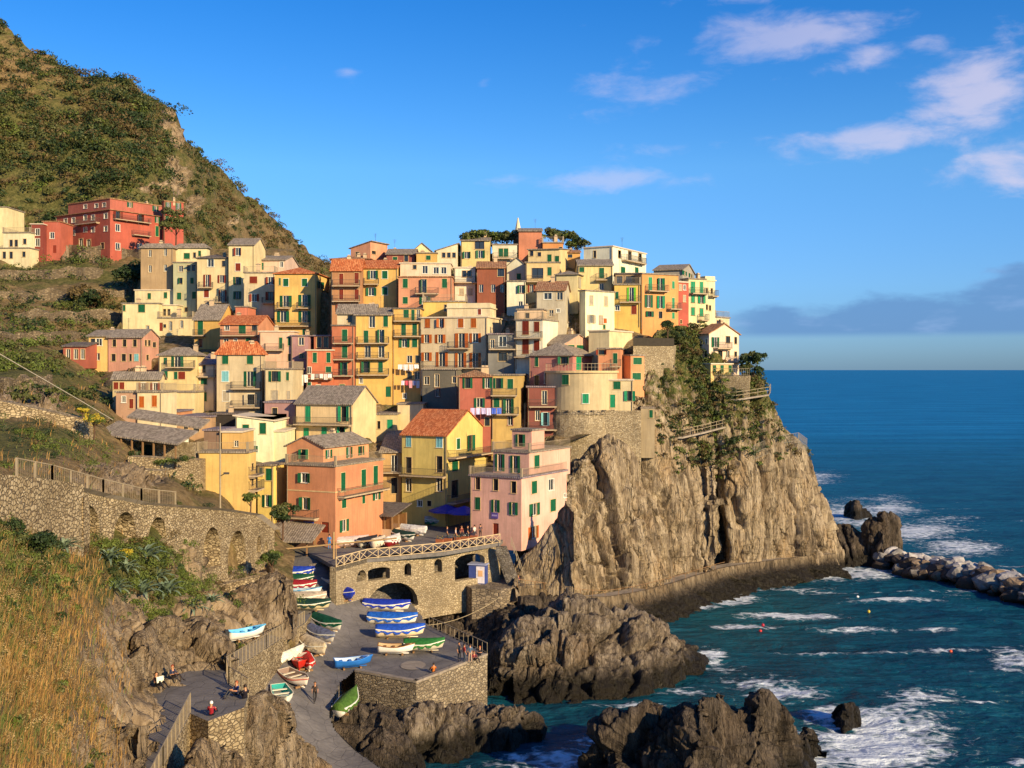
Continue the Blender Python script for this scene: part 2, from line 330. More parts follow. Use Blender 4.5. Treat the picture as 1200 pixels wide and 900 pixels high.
# ---------------- houses ----------------
class Face:
    """vertical plane through corner c with horizontal direction u; pixels are carried onto it"""
    def __init__(s, c, u): s.c = c; s.u = u
    def t(s, px):
        k = (px-600)/F; den = s.u[0]-k*s.u[1]
        return (k*s.c[1]-s.c[0])/den if abs(den) > 1e-4 else 0
    def d(s, px): return s.c[1]+s.t(px)*s.u[1]
    def z(s, px, py): return HC-(py-HY)/F*s.d(px)
WM = {}
def trim_mesh(w, h, arch):
    k = ('trim', w, h, arch)
    if k not in WM:
        m = MB(); b = .065
        m.box(-w/2-b, -w/2, -.035, .06, -h/2, h/2); m.box(w/2, w/2+b, -.035, .06, -h/2, h/2)
        m.box(-w/2-b, w/2+b, -.035, .06, h/2+.002, h/2+b); m.box(-w/2-b-.05, w/2+b+.05, -.1, .06, -h/2-b, -h/2-.002)
        if arch:
            n = 8; r = w/2
            for sg in (-1, 1):
                pts = [(sg*r, h/2-r*.9)]+[(sg*r*math.cos(a), h/2-r*.9+r*.9*math.sin(a)) for a in [math.pi/2*i/n for i in range(n+1)]]+[(sg*r, h/2)]
                m.add([(x, -.01, z) for x, z in pts], [tuple(range(len(pts)))] if sg < 0 else [tuple(range(len(pts)-1, -1, -1))])
        WM[k] = m.me('window')
    return WM[k]
def pane_mesh(w, h):
    k = ('pane', w, h)
    if k not in WM:
        m = MB(); m.add([(-w/2, .14, -h/2), (w/2, .14, -h/2), (w/2, .14, h/2), (-w/2, .14, h/2)], [(0, 1, 2, 3)], 0)
        f = .05
        for x0, x1, z0, z1 in ((-w/2, -w/2+f, -h/2, h/2), (w/2-f, w/2, -h/2, h/2), (-w/2+f, w/2-f, h/2-f, h/2), (-w/2+f, w/2-f, -h/2, -h/2+f), (-f*.6, f*.6, -h/2+f, h/2-f)): m.box(x0, x1, .09, .13, z0, z1, 1)
        WM[k] = m.me('pane')
    return WM[k]
def shut_mesh(w, h):
    k = ('shut', w, h)
    if k not in WM:
        m = MB(); f = .06; m.box(-w/2, w/2, -.02, .0, -h/2, h/2)
        n = max(3, int(h/.13))
        for i in range(n):
            z = -h/2+f+(h-2*f)*(i+.5)/n; m.add([(-w/2+f, -.022, z-.05), (w/2-f, -.022, z-.05), (w/2-f, -.045, z+.03), (-w/2+f, -.045, z+.03)], [(0, 1, 2, 3)])
        for x0, x1, z0, z1 in ((-w/2, -w/2+f, -h/2, h/2), (w/2-f, w/2, -h/2, h/2), (-w/2+f, w/2-f, h/2-f, h/2), (-w/2+f, w/2-f, -h/2, -h/2+f)): m.box(x0, x1, -.055, -.0205, z0, z1)
        WM[k] = m.me('shutter')
    return WM[k]
def door_mesh(w, h):
    k = ('door', w, h)
    if k not in WM:
        m = MB(); m.box(-w/2, w/2, .09, .13, -h/2, h/2); m.box(-w/2+.12, w/2-.12, .07, .0895, -h/2+.15, -h*.08); m.box(-w/2+.12, w/2-.12, .07, .0895, h*.02, h/2-.12); WM[k] = m.me('door')
    return WM[k]
def q1(x, lo=.3): return max(lo, round(x*10)/10)
def wall_face(mb, L, z0, z1, holes, xf, dep=.2):
    xs = sorted({0, L, *[h[0] for h in holes], *[h[1] for h in holes]}); zs = sorted({z0, z1, *[h[2] for h in holes], *[h[3] for h in holes]})
    for i in range(len(xs)-1):
        for j in range(len(zs)-1):
            a, b, c, d = xs[i], xs[i+1], zs[j], zs[j+1]; cx, cz = (a+b)/2, (c+d)/2
            if b-a < 1e-5 or d-c < 1e-5 or any(h[0] < cx < h[1] and h[2] < cz < h[3] for h in holes): continue
            mb.add([xf(a, c, 0), xf(b, c, 0), xf(b, d, 0), xf(a, d, 0)], [(0, 1, 2, 3)])
    for a, b, c, d in holes:
        mb.add([xf(a, c, 0), xf(b, c, 0), xf(b, d, 0), xf(a, d, 0), xf(a, c, dep), xf(b, c, dep), xf(b, d, dep), xf(a, d, dep)],
               [(0, 4, 5, 1), (1, 5, 6, 2), (2, 6, 7, 3), (3, 7, 4, 0)])
def overlaps(a, b, m=.05): return not (a[1]+m <= b[0] or b[1]+m <= a[0] or a[3]+m <= b[2] or b[3]+m <= a[2])
HOUSES = []
GRP = 'painted houses stacked up the hillside village'
def H(label, xl, xc, xr, yt, yb, d, th, pc, roof='flat', w='', rc='slate', rh=1.5, LB=None, ext=4, kind='house', cat='house', chim=None, name='village_house', ov=.35, pcb=None, ter=0):
    th = R(th); C = P(xc, yt, d); cz = math.cos(th); sn = math.sin(th)
    A = Face(C, (-cz, sn)); LA = A.t(xl)
    if LA <= .5 or LA > 60: LA = max(2, abs(xc-xl)/F*d)
    B = Face(C, (sn, cz)); lb = 0
    if xr-xc >= 3:
        lb = B.t(xr)
        if lb < 1.5 or lb > 22: lb = 9
    LBv = LB or (lb if lb else 8.5)
    zt = C[2]; zb = ZZ(yb, d); Hh = zt-zb
    # footprint centre
    cx = C[0]-cz*LA/2+sn*LBv/2; cy = C[1]+sn*LA/2+cz*LBv/2
    root = empty(name, (cx, cy, zb), -th, label, cat, GRP if kind == 'house' else None)
    HOUSES.append((min(xl, xc), max(xr, xc), yt, yb, d))
    hx, hy = LA/2, LBv/2
    fa = lambda s, z, dp: (-hx+s, -hy+dp, z); fb = lambda s, z, dp: (hx-dp, -hy+s, z)
    holesA = []; holesB = []; parts = []
    for tok in w.split():
        k = tok[0]; body = tok[1:]
        if k in '-_': continue
        dims, pos = body.split(':')
        if k in 'yY': continue
        ww, hh = [float(v) for v in dims.split('x')]
        for pp in pos.split('/'):
            x, y = [float(v) for v in pp.split(',')]
            onB = x > xc and lb > 0
            fc = B if onB else A
            t0, t1 = fc.t(x-ww/2), fc.t(x+ww/2)
            dd = fc.d(x); hz = hh/F*dd; zc = fc.z(x, y)-zb; wm = abs(t1-t0); s = (t0+t1)/2 if onB else LA-(t0+t1)/2
            Lf = LBv if onB else LA
            opn = k.isupper(); ow = wm*(.5 if opn else 1.0); ow = q1(min(ow, 3.2)); oh = q1(min(hz, 3.4))
            lo, hi = ow/2+.12, Lf-ow/2-.12
            if hi < lo: continue
            s = min(max(s, lo), hi)
            zc = min(max(zc, -ext+oh/2+.1), Hh-oh/2-.12)
            hb = (s-ow/2, s+ow/2, zc-oh/2, zc+oh/2); hl = holesB if onB else holesA
            if any(overlaps(hb, o) for o in hl): continue
            hl.append(hb); parts.append((k, onB, s, zc, ow, oh, wm))
    mb = MB()
    wall_face(mb, LA, -ext, Hh, holesA, fa); 
    wall_face(mb, LBv, -ext, Hh, holesB, fb)
    mb.add([(hx, hy, -ext), (-hx, hy, -ext), (-hx, hy, Hh), (hx, hy, Hh)], [(0, 1, 2, 3)]); mb.add([(-hx, hy, -ext), (-hx, -hy, -ext), (-hx, -hy, Hh), (-hx, hy, Hh)], [(0, 1, 2, 3)])
    if roof == 'gx': 
        for x in (hx, -hx): mb.add([(x, -hy, Hh), (x, hy, Hh), (x, 0, Hh+rh)], [(0, 1, 2)])
    if roof == 'gy':
        for y in (-hy, hy): mb.add([(-hx, y, Hh), (hx, y, Hh), (0, y, Hh+rh)], [(0, 1, 2)])
    if roof == 'sh':
        mb.add([(hx, -hy, Hh), (hx, hy, Hh), (hx, hy, Hh+rh)], [(0, 1, 2)]); mb.add([(-hx, -hy, Hh), (-hx, hy, Hh+rh), (-hx, hy, Hh)], [(0, 1, 2)]); mb.add([(-hx, hy, Hh), (hx, hy, Hh), (hx, hy, Hh+rh), (-hx, hy, Hh+rh)], [(0, 1, 2, 3)])
    if roof == 'shl':
        for y in (-hy, hy): mb.add([(-hx, y, Hh), (hx, y, Hh), (hx, y, Hh+rh)], [(0, 1, 2)])
        mb.add([(hx, -hy, Hh), (hx, hy, Hh), (hx, hy, Hh+rh), (hx, -hy, Hh+rh)], [(0, 1, 2, 3)])
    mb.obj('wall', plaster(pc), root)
    # roof
    rm = roofmat(rc); o = ov; th_ = .16; rb = MB(); e = .012
    if roof == 'gx':
        sl = rh/hy; yy = hy+o; za = Hh-o*sl
        for x0, x1 in ((-hx-o*.6, hx+o*.6),):
            vs = []
            for x in (x0, x1): vs += [(x, -yy, za+e), (x, 0, Hh+rh+e), (x, yy, za+e), (x, yy, za+th_), (x, 0, Hh+rh+th_), (x, -yy, za+th_)]
            rb.add(vs, [(0, 1, 4, 5), (1, 2, 3, 4), (11, 10, 7, 6), (10, 9, 8, 7), (5, 4, 10, 11), (4, 3, 9, 10), (0, 6, 7, 1), (1, 7, 8, 2), (0, 5, 11, 6), (2, 8, 9, 3)])
    elif roof == 'gy':
        sl = rh/hx; xx = hx+o; za = Hh-o*sl; vs = []
        for y in (-hy-o*.6, hy+o*.6): vs += [(-xx, y, za+e), (0, y, Hh+rh+e), (xx, y, za+e), (xx, y, za+th_), (0, y, Hh+rh+th_), (-xx, y, za+th_)]
        rb.add(vs, [(5, 4, 1, 0), (4, 3, 2, 1), (6, 7, 10, 11), (7, 8, 9, 10), (11, 10, 4, 5), (10, 9, 3, 4), (1, 7, 6, 0), (2, 8, 7, 1), (6, 11, 5, 0), (3, 9, 8, 2)])
    elif roof == 'hip':
        a, b = hx+o, hy+o; r = min(hx, hy)*.85; ry = max(0, hy-r) if hy > hx else 0; rx = max(0, hx-r) if hx >= hy else 0; z = Hh+e
        vs = [(-a, -b, z), (a, -b, z), (a, b, z), (-a, b, z), (-a, -b, z+.12), (a, -b, z+.12), (a, b, z+.12), (-a, b, z+.12)]
        if hx >= hy: vs += [(-rx, 0, z+rh), (rx, 0, z+rh)]; fs = [(4, 5, 9, 8), (5, 6, 9), (6, 7, 8, 9), (7, 4, 8)]
        else: vs += [(0, -ry, z+rh), (0, ry, z+rh)]; fs = [(4, 5, 8), (5, 6, 9, 8), (6, 7, 9), (7, 4, 8, 9)]
        rb.add(vs, fs+[(0, 3, 2, 1), (0, 1, 5, 4), (1, 2, 6, 5), (2, 3, 7, 6), (3, 0, 4, 7)])
    elif roof == 'sh':
        sl = rh/(2*hy); a = hx+o*.6; y0, y1 = -hy-o, hy+o; z0, z1 = Hh-o*sl+e, Hh+rh+o*sl+e
        rb.add([(-a, y0, z0), (a, y0, z0), (a, y1, z1), (-a, y1, z1), (-a, y0, z0+th_), (a, y0, z0+th_), (a, y1, z1+th_), (-a, y1, z1+th_)], [(0, 3, 2, 1), (4, 5, 6, 7), (0, 1, 5, 4), (1, 2, 6, 5), (2, 3, 7, 6), (3, 0, 4, 7)])
    elif roof == 'shl':
        sl = rh/(2*hx); x0, x1 = -hx-o, hx+o; z0, z1 = Hh-o*sl+e, Hh+rh+o*sl+e; a = hy+o*.6
        rb.add([(x0, -a, z0), (x1, -a, z1), (x1, a, z1), (x0, a, z0), (x0, -a, z0+th_), (x1, -a, z1+th_), (x1, a, z1+th_), (x0, a, z0+th_)], [(0, 3, 2, 1), (4, 5, 6, 7), (0, 1, 5, 4), (1, 2, 6, 5), (2, 3, 7, 6), (3, 0, 4, 7)])
    elif roof in ('flat', 'ter', 'par'):
        oo = o*.5; rb.box(-hx-oo, hx+oo, -hy-oo, hy+oo, Hh+.002, Hh+.2)
        if roof == 'par':
            for x0, x1, y0, y1 in ((-hx, hx, -hy, -hy+.2), (-hx, hx, hy-.2, hy), (-hx, -hx+.2, -hy+.2, hy-.2), (hx-.2, hx, -hy+.2, hy-.2)): rb.box(x0, x1, y0, y1, Hh+.201, Hh+.8)
    ro = rb.obj('roof', rm if roof != 'par' else plaster(pc), root)
    if roof == 'ter':
        rl = MB(); z = Hh+.2
        for a, b in (((-hx, -hy, z), (hx, -hy, z)), ((hx, -hy, z), (hx, hy, z)), ((-hx, -hy, z), (-hx, hy, z))): rl.rail(a, b, .95)
        for x in (-hx, hx): rl.box(x-.12, x+.12, -hy-.12, -hy+.12, z, z+1.05)
        rl.obj('terrace_railing', RAILM, ro)
    # windows
    for k, onB, s, zc, ow, oh, wm in parts:
        loc = (hx, -hy+s, zc) if onB else (-hx+s, -hy, zc); rz = math.pi/2 if onB else 0
        kl = k.lower()
        if kl in 'do':
            link('door', door_mesh(ow, oh), SHC['g' if kl == 'd' else 'm'], root, loc, rz); continue
        tr = WHITE if kl in 'wc' else (CREAMT if kl != 'e' else plaster(pc))
        wo = link('window', trim_mesh(ow, oh, kl == 'a'), tr, root, loc, rz)
        if kl in 'awe' or k.isupper(): link('pane', pane_mesh(ow, oh), [GLASS, WHITE], wo)
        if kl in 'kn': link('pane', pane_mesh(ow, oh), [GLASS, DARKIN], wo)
        if kl in SHC and kl != 'k':
            if k.isupper():
                lw = q1((wm-ow)/2*.9, .3); 
                for sg in (-1, 1): 
                    so_ = link('shutter', shut_mesh(lw, oh), None, wo, (sg*(ow/2+lw/2+.03), -.05, 0), sg*R(rnd.choice([0, 0, 4, 12])))
                    _ms(so_, SHC[kl])
            elif ow > .55 and rnd.random() < .22:
                lw = q1(ow/2); aj = rnd.choice([18, 40, 75])
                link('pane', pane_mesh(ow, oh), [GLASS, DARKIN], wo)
                for sg in (-1, 1):
                    a_ = R(aj*rnd.uniform(.5, 1.2)); so_ = link('shutter', shut_mesh(lw, oh), None, wo, (sg*(ow/2+lw/2*math.cos(a_)+.02), -.05-lw/2*math.sin(a_), 0), sg*-a_); _ms(so_, SHC[kl])
            else:
                lw = ow/2
                for sg in (-1, 1):
                    so_ = link('shutter', shut_mesh(lw, oh), None, wo, (sg*lw/2, .01, 0)); _ms(so_, SHC[kl])
    # balconies and bands
    for tok in w.split():
        k = tok[0]
        if k in 'yY':
            dims, pos = tok[1:].split(':'); pr = float(dims or 1.0)
            for pp in pos.split('/'):
                x0, x1, y = [float(v) for v in pp.split(',')]
                onB = (x0+x1)/2 > xc and lb > 0; fc = B if onB else A
                t0, t1 = fc.t(x0), fc.t(x1); a, b = (sorted((t0, t1)) if onB else sorted((LA-t0, LA-t1)))
                a = max(a, 0); b = min(b, (LBv if onB else LA)+.3)
                if b-a < .4: continue
                zc = fc.z((x0+x1)/2, y)-zb
                m = MB(); m.box(a, b, -pr, -.003, -.16, 0); 
                for xx in np.linspace(a+.2, b-.2, max(2, int((b-a)/2))): m.box(xx-.06, xx+.06, -pr*.7, -.003, -.32, -.162)
                loc = (hx, -hy, zc) if onB else (-hx, -hy, zc)
                bo = m.obj('balcony', SLABM, root, loc, math.pi/2 if onB else 0)
                r_ = MB()
                if k == 'y':
                    for p, q in (((a, -pr+.04, 0), (b, -pr+.04, 0)), ((a+.02, -pr+.04, 0), (a+.02, 0, 0)), ((b-.02, -pr+.04, 0), (b-.02, 0, 0))): r_.rail(p, q, .95, .14)
                    r_.obj('railing', IRON, bo)
                else:
                    r_.box(a, b, -pr, -pr+.12, .001, .9); r_.box(a, a+.12, -pr+.121, -.004, .001, .9); r_.box(b-.12, b, -pr+.121, -.004, .001, .9); r_.obj('parapet', plaster(pc), bo)
        elif k == '-':
            for y in tok[2:].split('/'):
                zc = A.z(xc, float(y))-zb; m = MB(); m.box(-hx-.001, hx+.05, -hy-.05, -hy-.001, zc-.07, zc+.07)
                if lb: m.box(hx+.001, hx+.05, -hy+.0, hy, zc-.07, zc+.07)
                m.obj('string_course', CREAMT, root)
    # gutter pipe and chimneys
    if Hh > 4 and kind == 'house':
        m = MB(); x = rnd.choice([-hx+.15, hx-.15]); m.bar((x, -hy-.08, -1), (x, -hy-.08, Hh-.1), .055, n=5); m.obj('downpipe', plain('downpipe', rnd.choice(['8A7A62', '9A8A70'])), root)
    nch = chim if chim is not None else (rnd.choice([0, 1, 1, 2]) if roof in ('gx', 'gy', 'hip', 'sh') else rnd.choice([0, 0, 1]))
    for i in range(nch):
        x = rnd.uniform(-hx*.75, hx*.75); y = rnd.uniform(-hy*.1, hy*.7)
        zr = Hh+.15+(rh*(1-abs(y)/hy) if roof == 'gx' else rh*(1-abs(x)/hx) if roof == 'gy' else rh*.5 if roof != 'flat' else 0)
        m = MB(); m.box(x-.3, x+.3, y-.25, y+.25, zr-.9, zr+.7, 0); m.box(x-.38, x+.38, y-.33, y+.33, zr+.702, zr+.8, 1); m.box(x-.2, x+.2, y-.18, y+.18, zr+.802, zr+1.0, 0)
        m.obj('chimney', [plaster('D9B48C'), roofmat('slate')], ro)
    if kind == 'house' and rnd.random() < .45:
        x = rnd.uniform(-hx*.7, hx*.7); m = MB(); z = Hh+.1
        m.bar((x, 0, z), (x, 0, z+rh+1.8), .025)
        for q in range(4): m.bar((x-.35+.05*q, 0, z+rh+1.7-.18*q), (x+.35-.05*q, 0, z+rh+1.7-.18*q), .015)
        m.obj('antenna', IRON, ro)
    root['hz'] = Hh
    return root
def _ms(o, m):
    """shutter leaves share a mesh; the paint sits on the object"""
    if len(o.data.materials) == 0: o.data.materials.append(WHITE)
    o.material_slots[0].link = 'OBJECT'; o.material_slots[0].material = m

# ---- the big red building and the far left ----
H('small cream villa with a terrace at the left edge, beside the dark red house', -8, 34, 37, 291, 307, 226, 4, 'E9D2A0', 'flat', 'k4x8:5,299/13,299 k4x6:28,298', LB=7)
H('upper floor cream villa block with three dark openings beside the left edge', 4, 35, 38, 273, 290, 228, 4, 'EBD8AC', 'ter', 'k4x8:13,285/19,285 w4x6:29,283', LB=6)
H('tall cream house cut by the left edge of the photo, highest on the left', -20, 8, 10, 243, 275, 238, 0, 'E6D098', 'flat', 'w5x7:-4,255')
H('small dark red house with two pale framed windows, left of the big red building', 36, 50, 56, 263, 291, 230, 0, '8E2F22', 'flat', 'w5x8:44,272 w5x9:44,284', 'white', LB=6)
H('coral house with an arched doorway between small dark red house and big red building', 50, 70, 74, 260, 297, 232, 0, 'C4543A', 'flat', 'w5x7:61,276 a6x10:69,278 o4x9:64,292', 'rust', LB=7)
H('big red building with balconies, highest large house at the left under the mountain', 66, 129, 192, 246, 293, 235, 34, 'B8472E', 'hip',
  'w4x6:77,259/86,258/100,255/109,255/124,253 w4x6:86,273/100,269/109,269/124,268 a5x9:95,284/104,285 k4x7:120,288 w4x6:79,285 m5x11:138,253/164,253 w5x8:138,267 m5x10:164,268 k5x8:138,289/164,290 G5x7:184,253 g4x12:184,271 y:132,174,259/154,174,276 y:92,117,262', 'rust', rh=1.2, chim=3, ext=6)
H('top storey of the red building, a set back attic with white framed window', 80, 129, 214, 233, 246.5, 238.5, 34, 'B55440', 'flat', 'G7x6:152,238/182,238 w4x5:100,242/113,241/122,240', 'rust', ext=1, LB=None, chim=2, name='attic_block')
H('red wing with green shuttered balcony at the right end of the big red building', 190, 193, 215, 236, 290, 244, 55, 'B4422E', 'flat', 'G6x8:197,241/209,242 g4x9:196,258 w4x6:207,258 y:195,213,249', 'rust', ext=6)
H('open lattice shed with red criss cross panels left of the yellow and pink row', 74, 102, 104, 406, 424, 166, 0, 'A84A34', 'sh', 'k5x12:80,415/89,415/97,415', 'dark', rh=.6, LB=4, ext=1, kind='shed', cat='shed', name='garden_shed', chim=0)
# ---- upper left group ----
H('tall tan rendered house with bare plaster front beside the dark slope', 165, 203, 206, 291, 341, 205, 0, 'B99468', 'hip', 'w4x8:176,297/194,296/176,315/194,314 g4x8:175,347/194,346', rh=1.0)
H('cream base storey under the tall tan rendered house', 158, 203, 205, 340.5, 358, 204, 0, 'E4CF9C', 'flat', 'g4x7:175,347/194,346', 'white', name='village_house')
H('pale green tall house between the tan house and the curved roof house', 203, 231, 233, 308, 367, 203, 0, 'B9B48C', 'flat', 'k5x7:212,315 k4x7:221,314/227,314 g4x7:212,329/225,329 g5x8:210,347/228,346 k4x6:218,363')
H('cream attic house with a dark green window above the pale green house', 204, 243, 246, 291, 308, 207, 0, 'E2CE9A', 'hip', 'g7x7:219,300 k3x6:228,299 g3x6:234,297', rh=1)
H('tan house with dark curved roof and brown shutters left of the tall gabled house', 231, 268, 270, 303, 367, 200, 0, 'D8BC88', 'hip', 'w7x9:247,308 k4x7:262,309 M9x14:243,329 M10x9:260,327 m6x9:242,344 M10x14:261,347 m4x6:244,362/249,362 y:234,250,337/254,268,354', 'dark', rh=1)
H('tall cream house with white gable end and grey roof, highest of the upper left group', 268, 298, 311, 287, 360, 199, 0, 'E8CB90', 'gx', 'm6x9:279,295/279,313 G9x9:278,329/278,346', rh=1.6)
H('low pale pink house with a white gable below the mountain foot', 297, 334, 350, 305, 322, 205, 0, 'E6B9A0', 'gx', 'G7x8:305,312 w4x6:330,310', 'slate', rh=1.4)
H('cream house with flower boxes along its flat roof, left of the yellow house', 286, 322, 326, 320, 372, 193, 0, 'DCC49A', 'ter', 'm9x8:297,328 m6x9:317,329 m6x9:298,349 m6x10:317,347 y:308,322,355')
H('tall yellow house with orange hipped roof standing alone above coral rooftops', 322, 371, 386, 321, 394, 187, 3, 'E4B040', 'hip', 'g6x9:335,331/357,331 g2x8:328,330 G14x13:335,353/357,352 G14x13:332,371/357,371 g5x7:357,389 y:326,341,361/349,364,361/323,364,382 g3x8:374,334', 'terra', rh=1.4)
H('cream low house at the left end of the long cream terrace row', 143, 186, 190, 356, 392, 197, 0, 'E2CB93', 'flat', 'g3x7:145,361 g8x9:166,360 a4x9:173,386')
H('cream arcade house with three arched doors right of the low cream house', 186, 226, 230, 373, 392, 197, 0, 'DFC48D', 'ter', 'o4x10:187,383 a4x11:200,382 a4x9:213,380 k3x4:193,382')
H('small cream rooftop room with two dark doorways above the arched doors', 186, 208, 212, 358, 373, 200, 0, 'E6CE96', 'flat', 'k3x8:193,366/198,366', 'white', LB=5)
H('ochre yellow house with a broad grey roof in front of the brown shuttered houses', 227, 258, 276, 374, 408, 182, 5, 'D9A233', 'gx', 'g6x17:235,384 k5x10:235,402 g4x8:265,380 y:228,241,393', rh=2.6)
H('coral red box house behind the broad grey roof', 276, 290, 292, 360, 378, 186, 0, 'CF6A48', 'flat', '', LB=6)
H('salmon house with loggia and orange gable roof above the red roofed grey house', 258, 303, 321, 380, 410, 173, 3, 'DB8A5E', 'gx', 'w5x6:266,382 g8x10:284,386 k6x7:298,383 k6x8:265,401 w4x7:276,400 g6x8:291,400 y:260,302,393', 'terra', rh=1.5)
H('pale pink house with curved terrace between salmon house and purple house', 304, 344, 350, 389, 432, 169, 0, 'EBB494', 'flat', 'g4x13:329,402 g3x10:339,400 k3x8:339,419 y:311,333,410', 'white')
H('mauve narrow house with two small dark windows right of the pale pink house', 341, 361, 364, 394, 440, 168.5, 0, 'B47C80', 'flat', 'k6x9:353,400 k6x5:354,417', 'purple', LB=6)
H('pale yellow house with grey hipped roof and green shutters above the cream villa', 186, 231, 240, 417, 480, 162, 0, 'E3C27A', 'hip', 'g4x8:194,423 g7x8:193,439 G14x14:208,424 g4x9:206,440 m8x9:213,440 y:196,229,430', rh=1.3)
H('narrow pink and cream house squeezed left of the big grey house with red roof', 231, 252, 254, 427, 482, 163, 0, 'E8C4A0', 'sh', 'g7x7:239,447 g6x10:239,465 k4x9:239,428 y:232,254,441', 'purple', rh=1.5, LB=7)
H('big grey cream house with a red tiled hip roof in the left centre', 254, 307, 311, 416, 486, 160, 0, 'CBB088', 'hip', 'g7x10:264,421/293,421 c8x12:264,441 G15x18:293,444 s8x12:265,464/294,468 y:272,306,455/272,306,477', 'terra', rh=2.0)
H('grey cream extension with roof terrace attached right of the red tiled grey house', 310, 343, 347, 433, 480, 158, 0, 'D6BE92', 'ter', 'G15x12:322,441 g3x10:337,441 s8x11:322,463 s4x10:338,463', LB=8)
# ---- left rows ----
H('narrow yellow end house of the pink row', 103, 127, 129, 394, 432, 170, 0, 'DFAE50', 'gx', 'k5x8:109,401 w7x8:116,401 k6x8:114,418', rh=1.0)
H('long pink row house with white framed windows on two floors', 127, 167, 186, 395, 434, 169, 8, 'D08C74', 'gx', 'W9x8:134,402/146,402/158,402 k5x8:133,419/145,419 c5x8:160,419 k3x8:153,419 k3x7:171,402/175,402 k3x6:173,419 k4x6:181,404', rh=1.2)
H('cream villa with pergola columns and brown shutters above the long grey shed', 132, 188, 193, 443, 478, 143, 0, 'DDBE84', 'gx', 'm5x8:136,452/143,452 M10x9:168,453/182,453', rh=.7, chim=3)
H('pinkish lower front room of the cream villa, beside its orange shutters', 136, 161, 163, 460, 492, 139, 0, 'C08E70', 'flat', 'm5x11:154,473 w5x7:145,468', LB=6, chim=0)
H('cream lower block with two orange shuttered windows below the pergola', 161, 190, 193, 460, 505, 138.6, 0, 'EBD0A0', 'ter', 'b6x13:166,471/181,470', LB=6, chim=0)
H('low orange house half hidden behind the white pale house roofs', 184, 208, 212, 483, 506, 150, 0, 'DC8A50', 'flat', 'm5x4:189,494', 'purple', LB=7)
H('low tan house with purple brown flat roof in the left centre', 207, 248, 252, 489, 512, 146, 0, 'B98C62', 'flat', 'k5x5:218,500 k7x8:230,502', 'purple', LB=10)
H('cream terrace house below the pale yellow house', 184, 228, 232, 460, 488, 158, 0, 'E5C88A', 'ter', 'k5x6:190,470', LB=5)
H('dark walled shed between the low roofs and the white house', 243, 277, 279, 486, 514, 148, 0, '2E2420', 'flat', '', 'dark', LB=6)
# ---- centre upper ----
H('coral penthouse on the left skyline of the hilltop', 411, 434, 454, 290, 305, 198, 25, 'DC8E66', 'shl', 'k5x5:419,298 k5x4:438,296', rh=1.0, LB=None)
H('flat brown roofed tan house under the coral penthouse', 388, 434, 440, 304, 318, 194, 0, 'B98C60', 'hip', 'k5x4:400,310', 'rust', rh=.8)
H('brown orange house with orange roof and red brown shutters beside the sky gap', 388, 424, 428, 316, 384, 181, 0, 'C4814C', 'gx', 'm5x13:400,327/418,326 m5x12:400,345/418,345 m6x8:400,361/418,363 y:390,422,335/390,422,353', 'terra', rh=1.8)
H('yellow house with orange roof and four green windows right of the brown orange house', 426, 466, 468, 314, 362, 183, 0, 'DDA83E', 'gx', 'g6x10:437,322 g6x9:451,322 g6x9:435,342 g6x9:451,341 y:427,444,333', 'terra', rh=1.6)
H('dark red house with slate roof on the skyline left of the small yellow house', 453, 486, 488, 298, 314, 197, 0, '9A4636', 'gx', 'g5x6:463,304 W9x7:476,303', rh=1.3)
H('small yellow skyline house with one green window', 488, 512, 514, 297, 312, 196, 0, 'DDA638', 'flat', 'g5x5:502,302')
H('cream gable house behind the small yellow skyline house', 484, 505, 512, 294, 305, 203, 0, 'E8D296', 'gy', '', rh=1.4)
H('grey white house with a row of dark windows on the skyline', 511, 536, 540, 294, 310, 197, 0, 'D8C6A4', 'shl', 'w4x6:520,299/526,299/532,299', rh=1.2)
H('pale rooftop studio with sloping white wall above the pink house', 469, 528, 532, 309, 326, 184, 0, 'E3C5A8', 'flat', 'w6x9:498,316 w6x8:511,317/520,317 w4x5:486,313', 'white', LB=6)
H('salmon pink house with three tall green windows high in the centre', 467, 530, 532, 325, 372, 180, 0, 'DB8A62', 'flat', 'g6x11:475,332 g6x16:497,335 g6x11:521,332 g6x8:475,352 G13x9:498,352 y:487,514,344/503,531,356', 'rust')
H('pale yellow skyline house with loggia and two green windows', 540, 574, 583, 282, 318, 198, 0, 'E0C070', 'gx', 'g5x8:547,299 g5x9:563,298 k11x9:562,286', rh=1.0)
H('white house with double green door under the skyline greenery', 577, 606, 616, 287, 312, 199, 0, 'DFD0B4', 'flat', 'g5x10:587,296/593,296 y:578,606,303')
H('square coral house with grey roof at the very top of the village beside the spire', 608, 635, 640, 271, 296, 200, 0, 'CF7650', 'gx', '', rh=1.0)
H('orange house with a pergola balcony right of the topmost coral house', 636, 660, 663, 285, 300, 199, 0, 'D8842E', 'ter', 'k4x5:657,292', LB=6)
H('white narrow house with glazed veranda above a white shuttered wall', 532, 557, 560, 314, 355, 185, 0, 'E2D4C0', 'flat', 'w5x8:544,321/550,321/556,321 s5x8:541,342/551,342 y:533,559,331', 'white')
H('rust brown house with blind windows on the upper centre slope', 559, 592, 617, 314, 368, 183, 0, 'A04E2C', 'gx', 'e5x9:564,338/578,338/590,338 k8x9:587,319 e6x9:608,327', 'rust', rh=1.4)
H('white house with green windows right of the rust brown house', 594, 616, 618, 330, 366, 181, 0, 'DFD6BC', 'flat', 'g5x9:611,339 k5x6:610,356', LB=5)
H('pale grey white house with a green window behind the tall loggia house', 594, 617, 620, 312, 336, 187, 0, 'D6CDB4', 'gy', 'g5x7:608,324', 'dark', rh=1.4)
H('ochre loggia house with balustrade terrace on the upper right of centre', 616, 656, 660, 308, 352, 184, 0, 'D8B474', 'flat', 'k13x12:630,320 g5x10:644,318 M9x9:623,338/633,338 y:617,636,330')
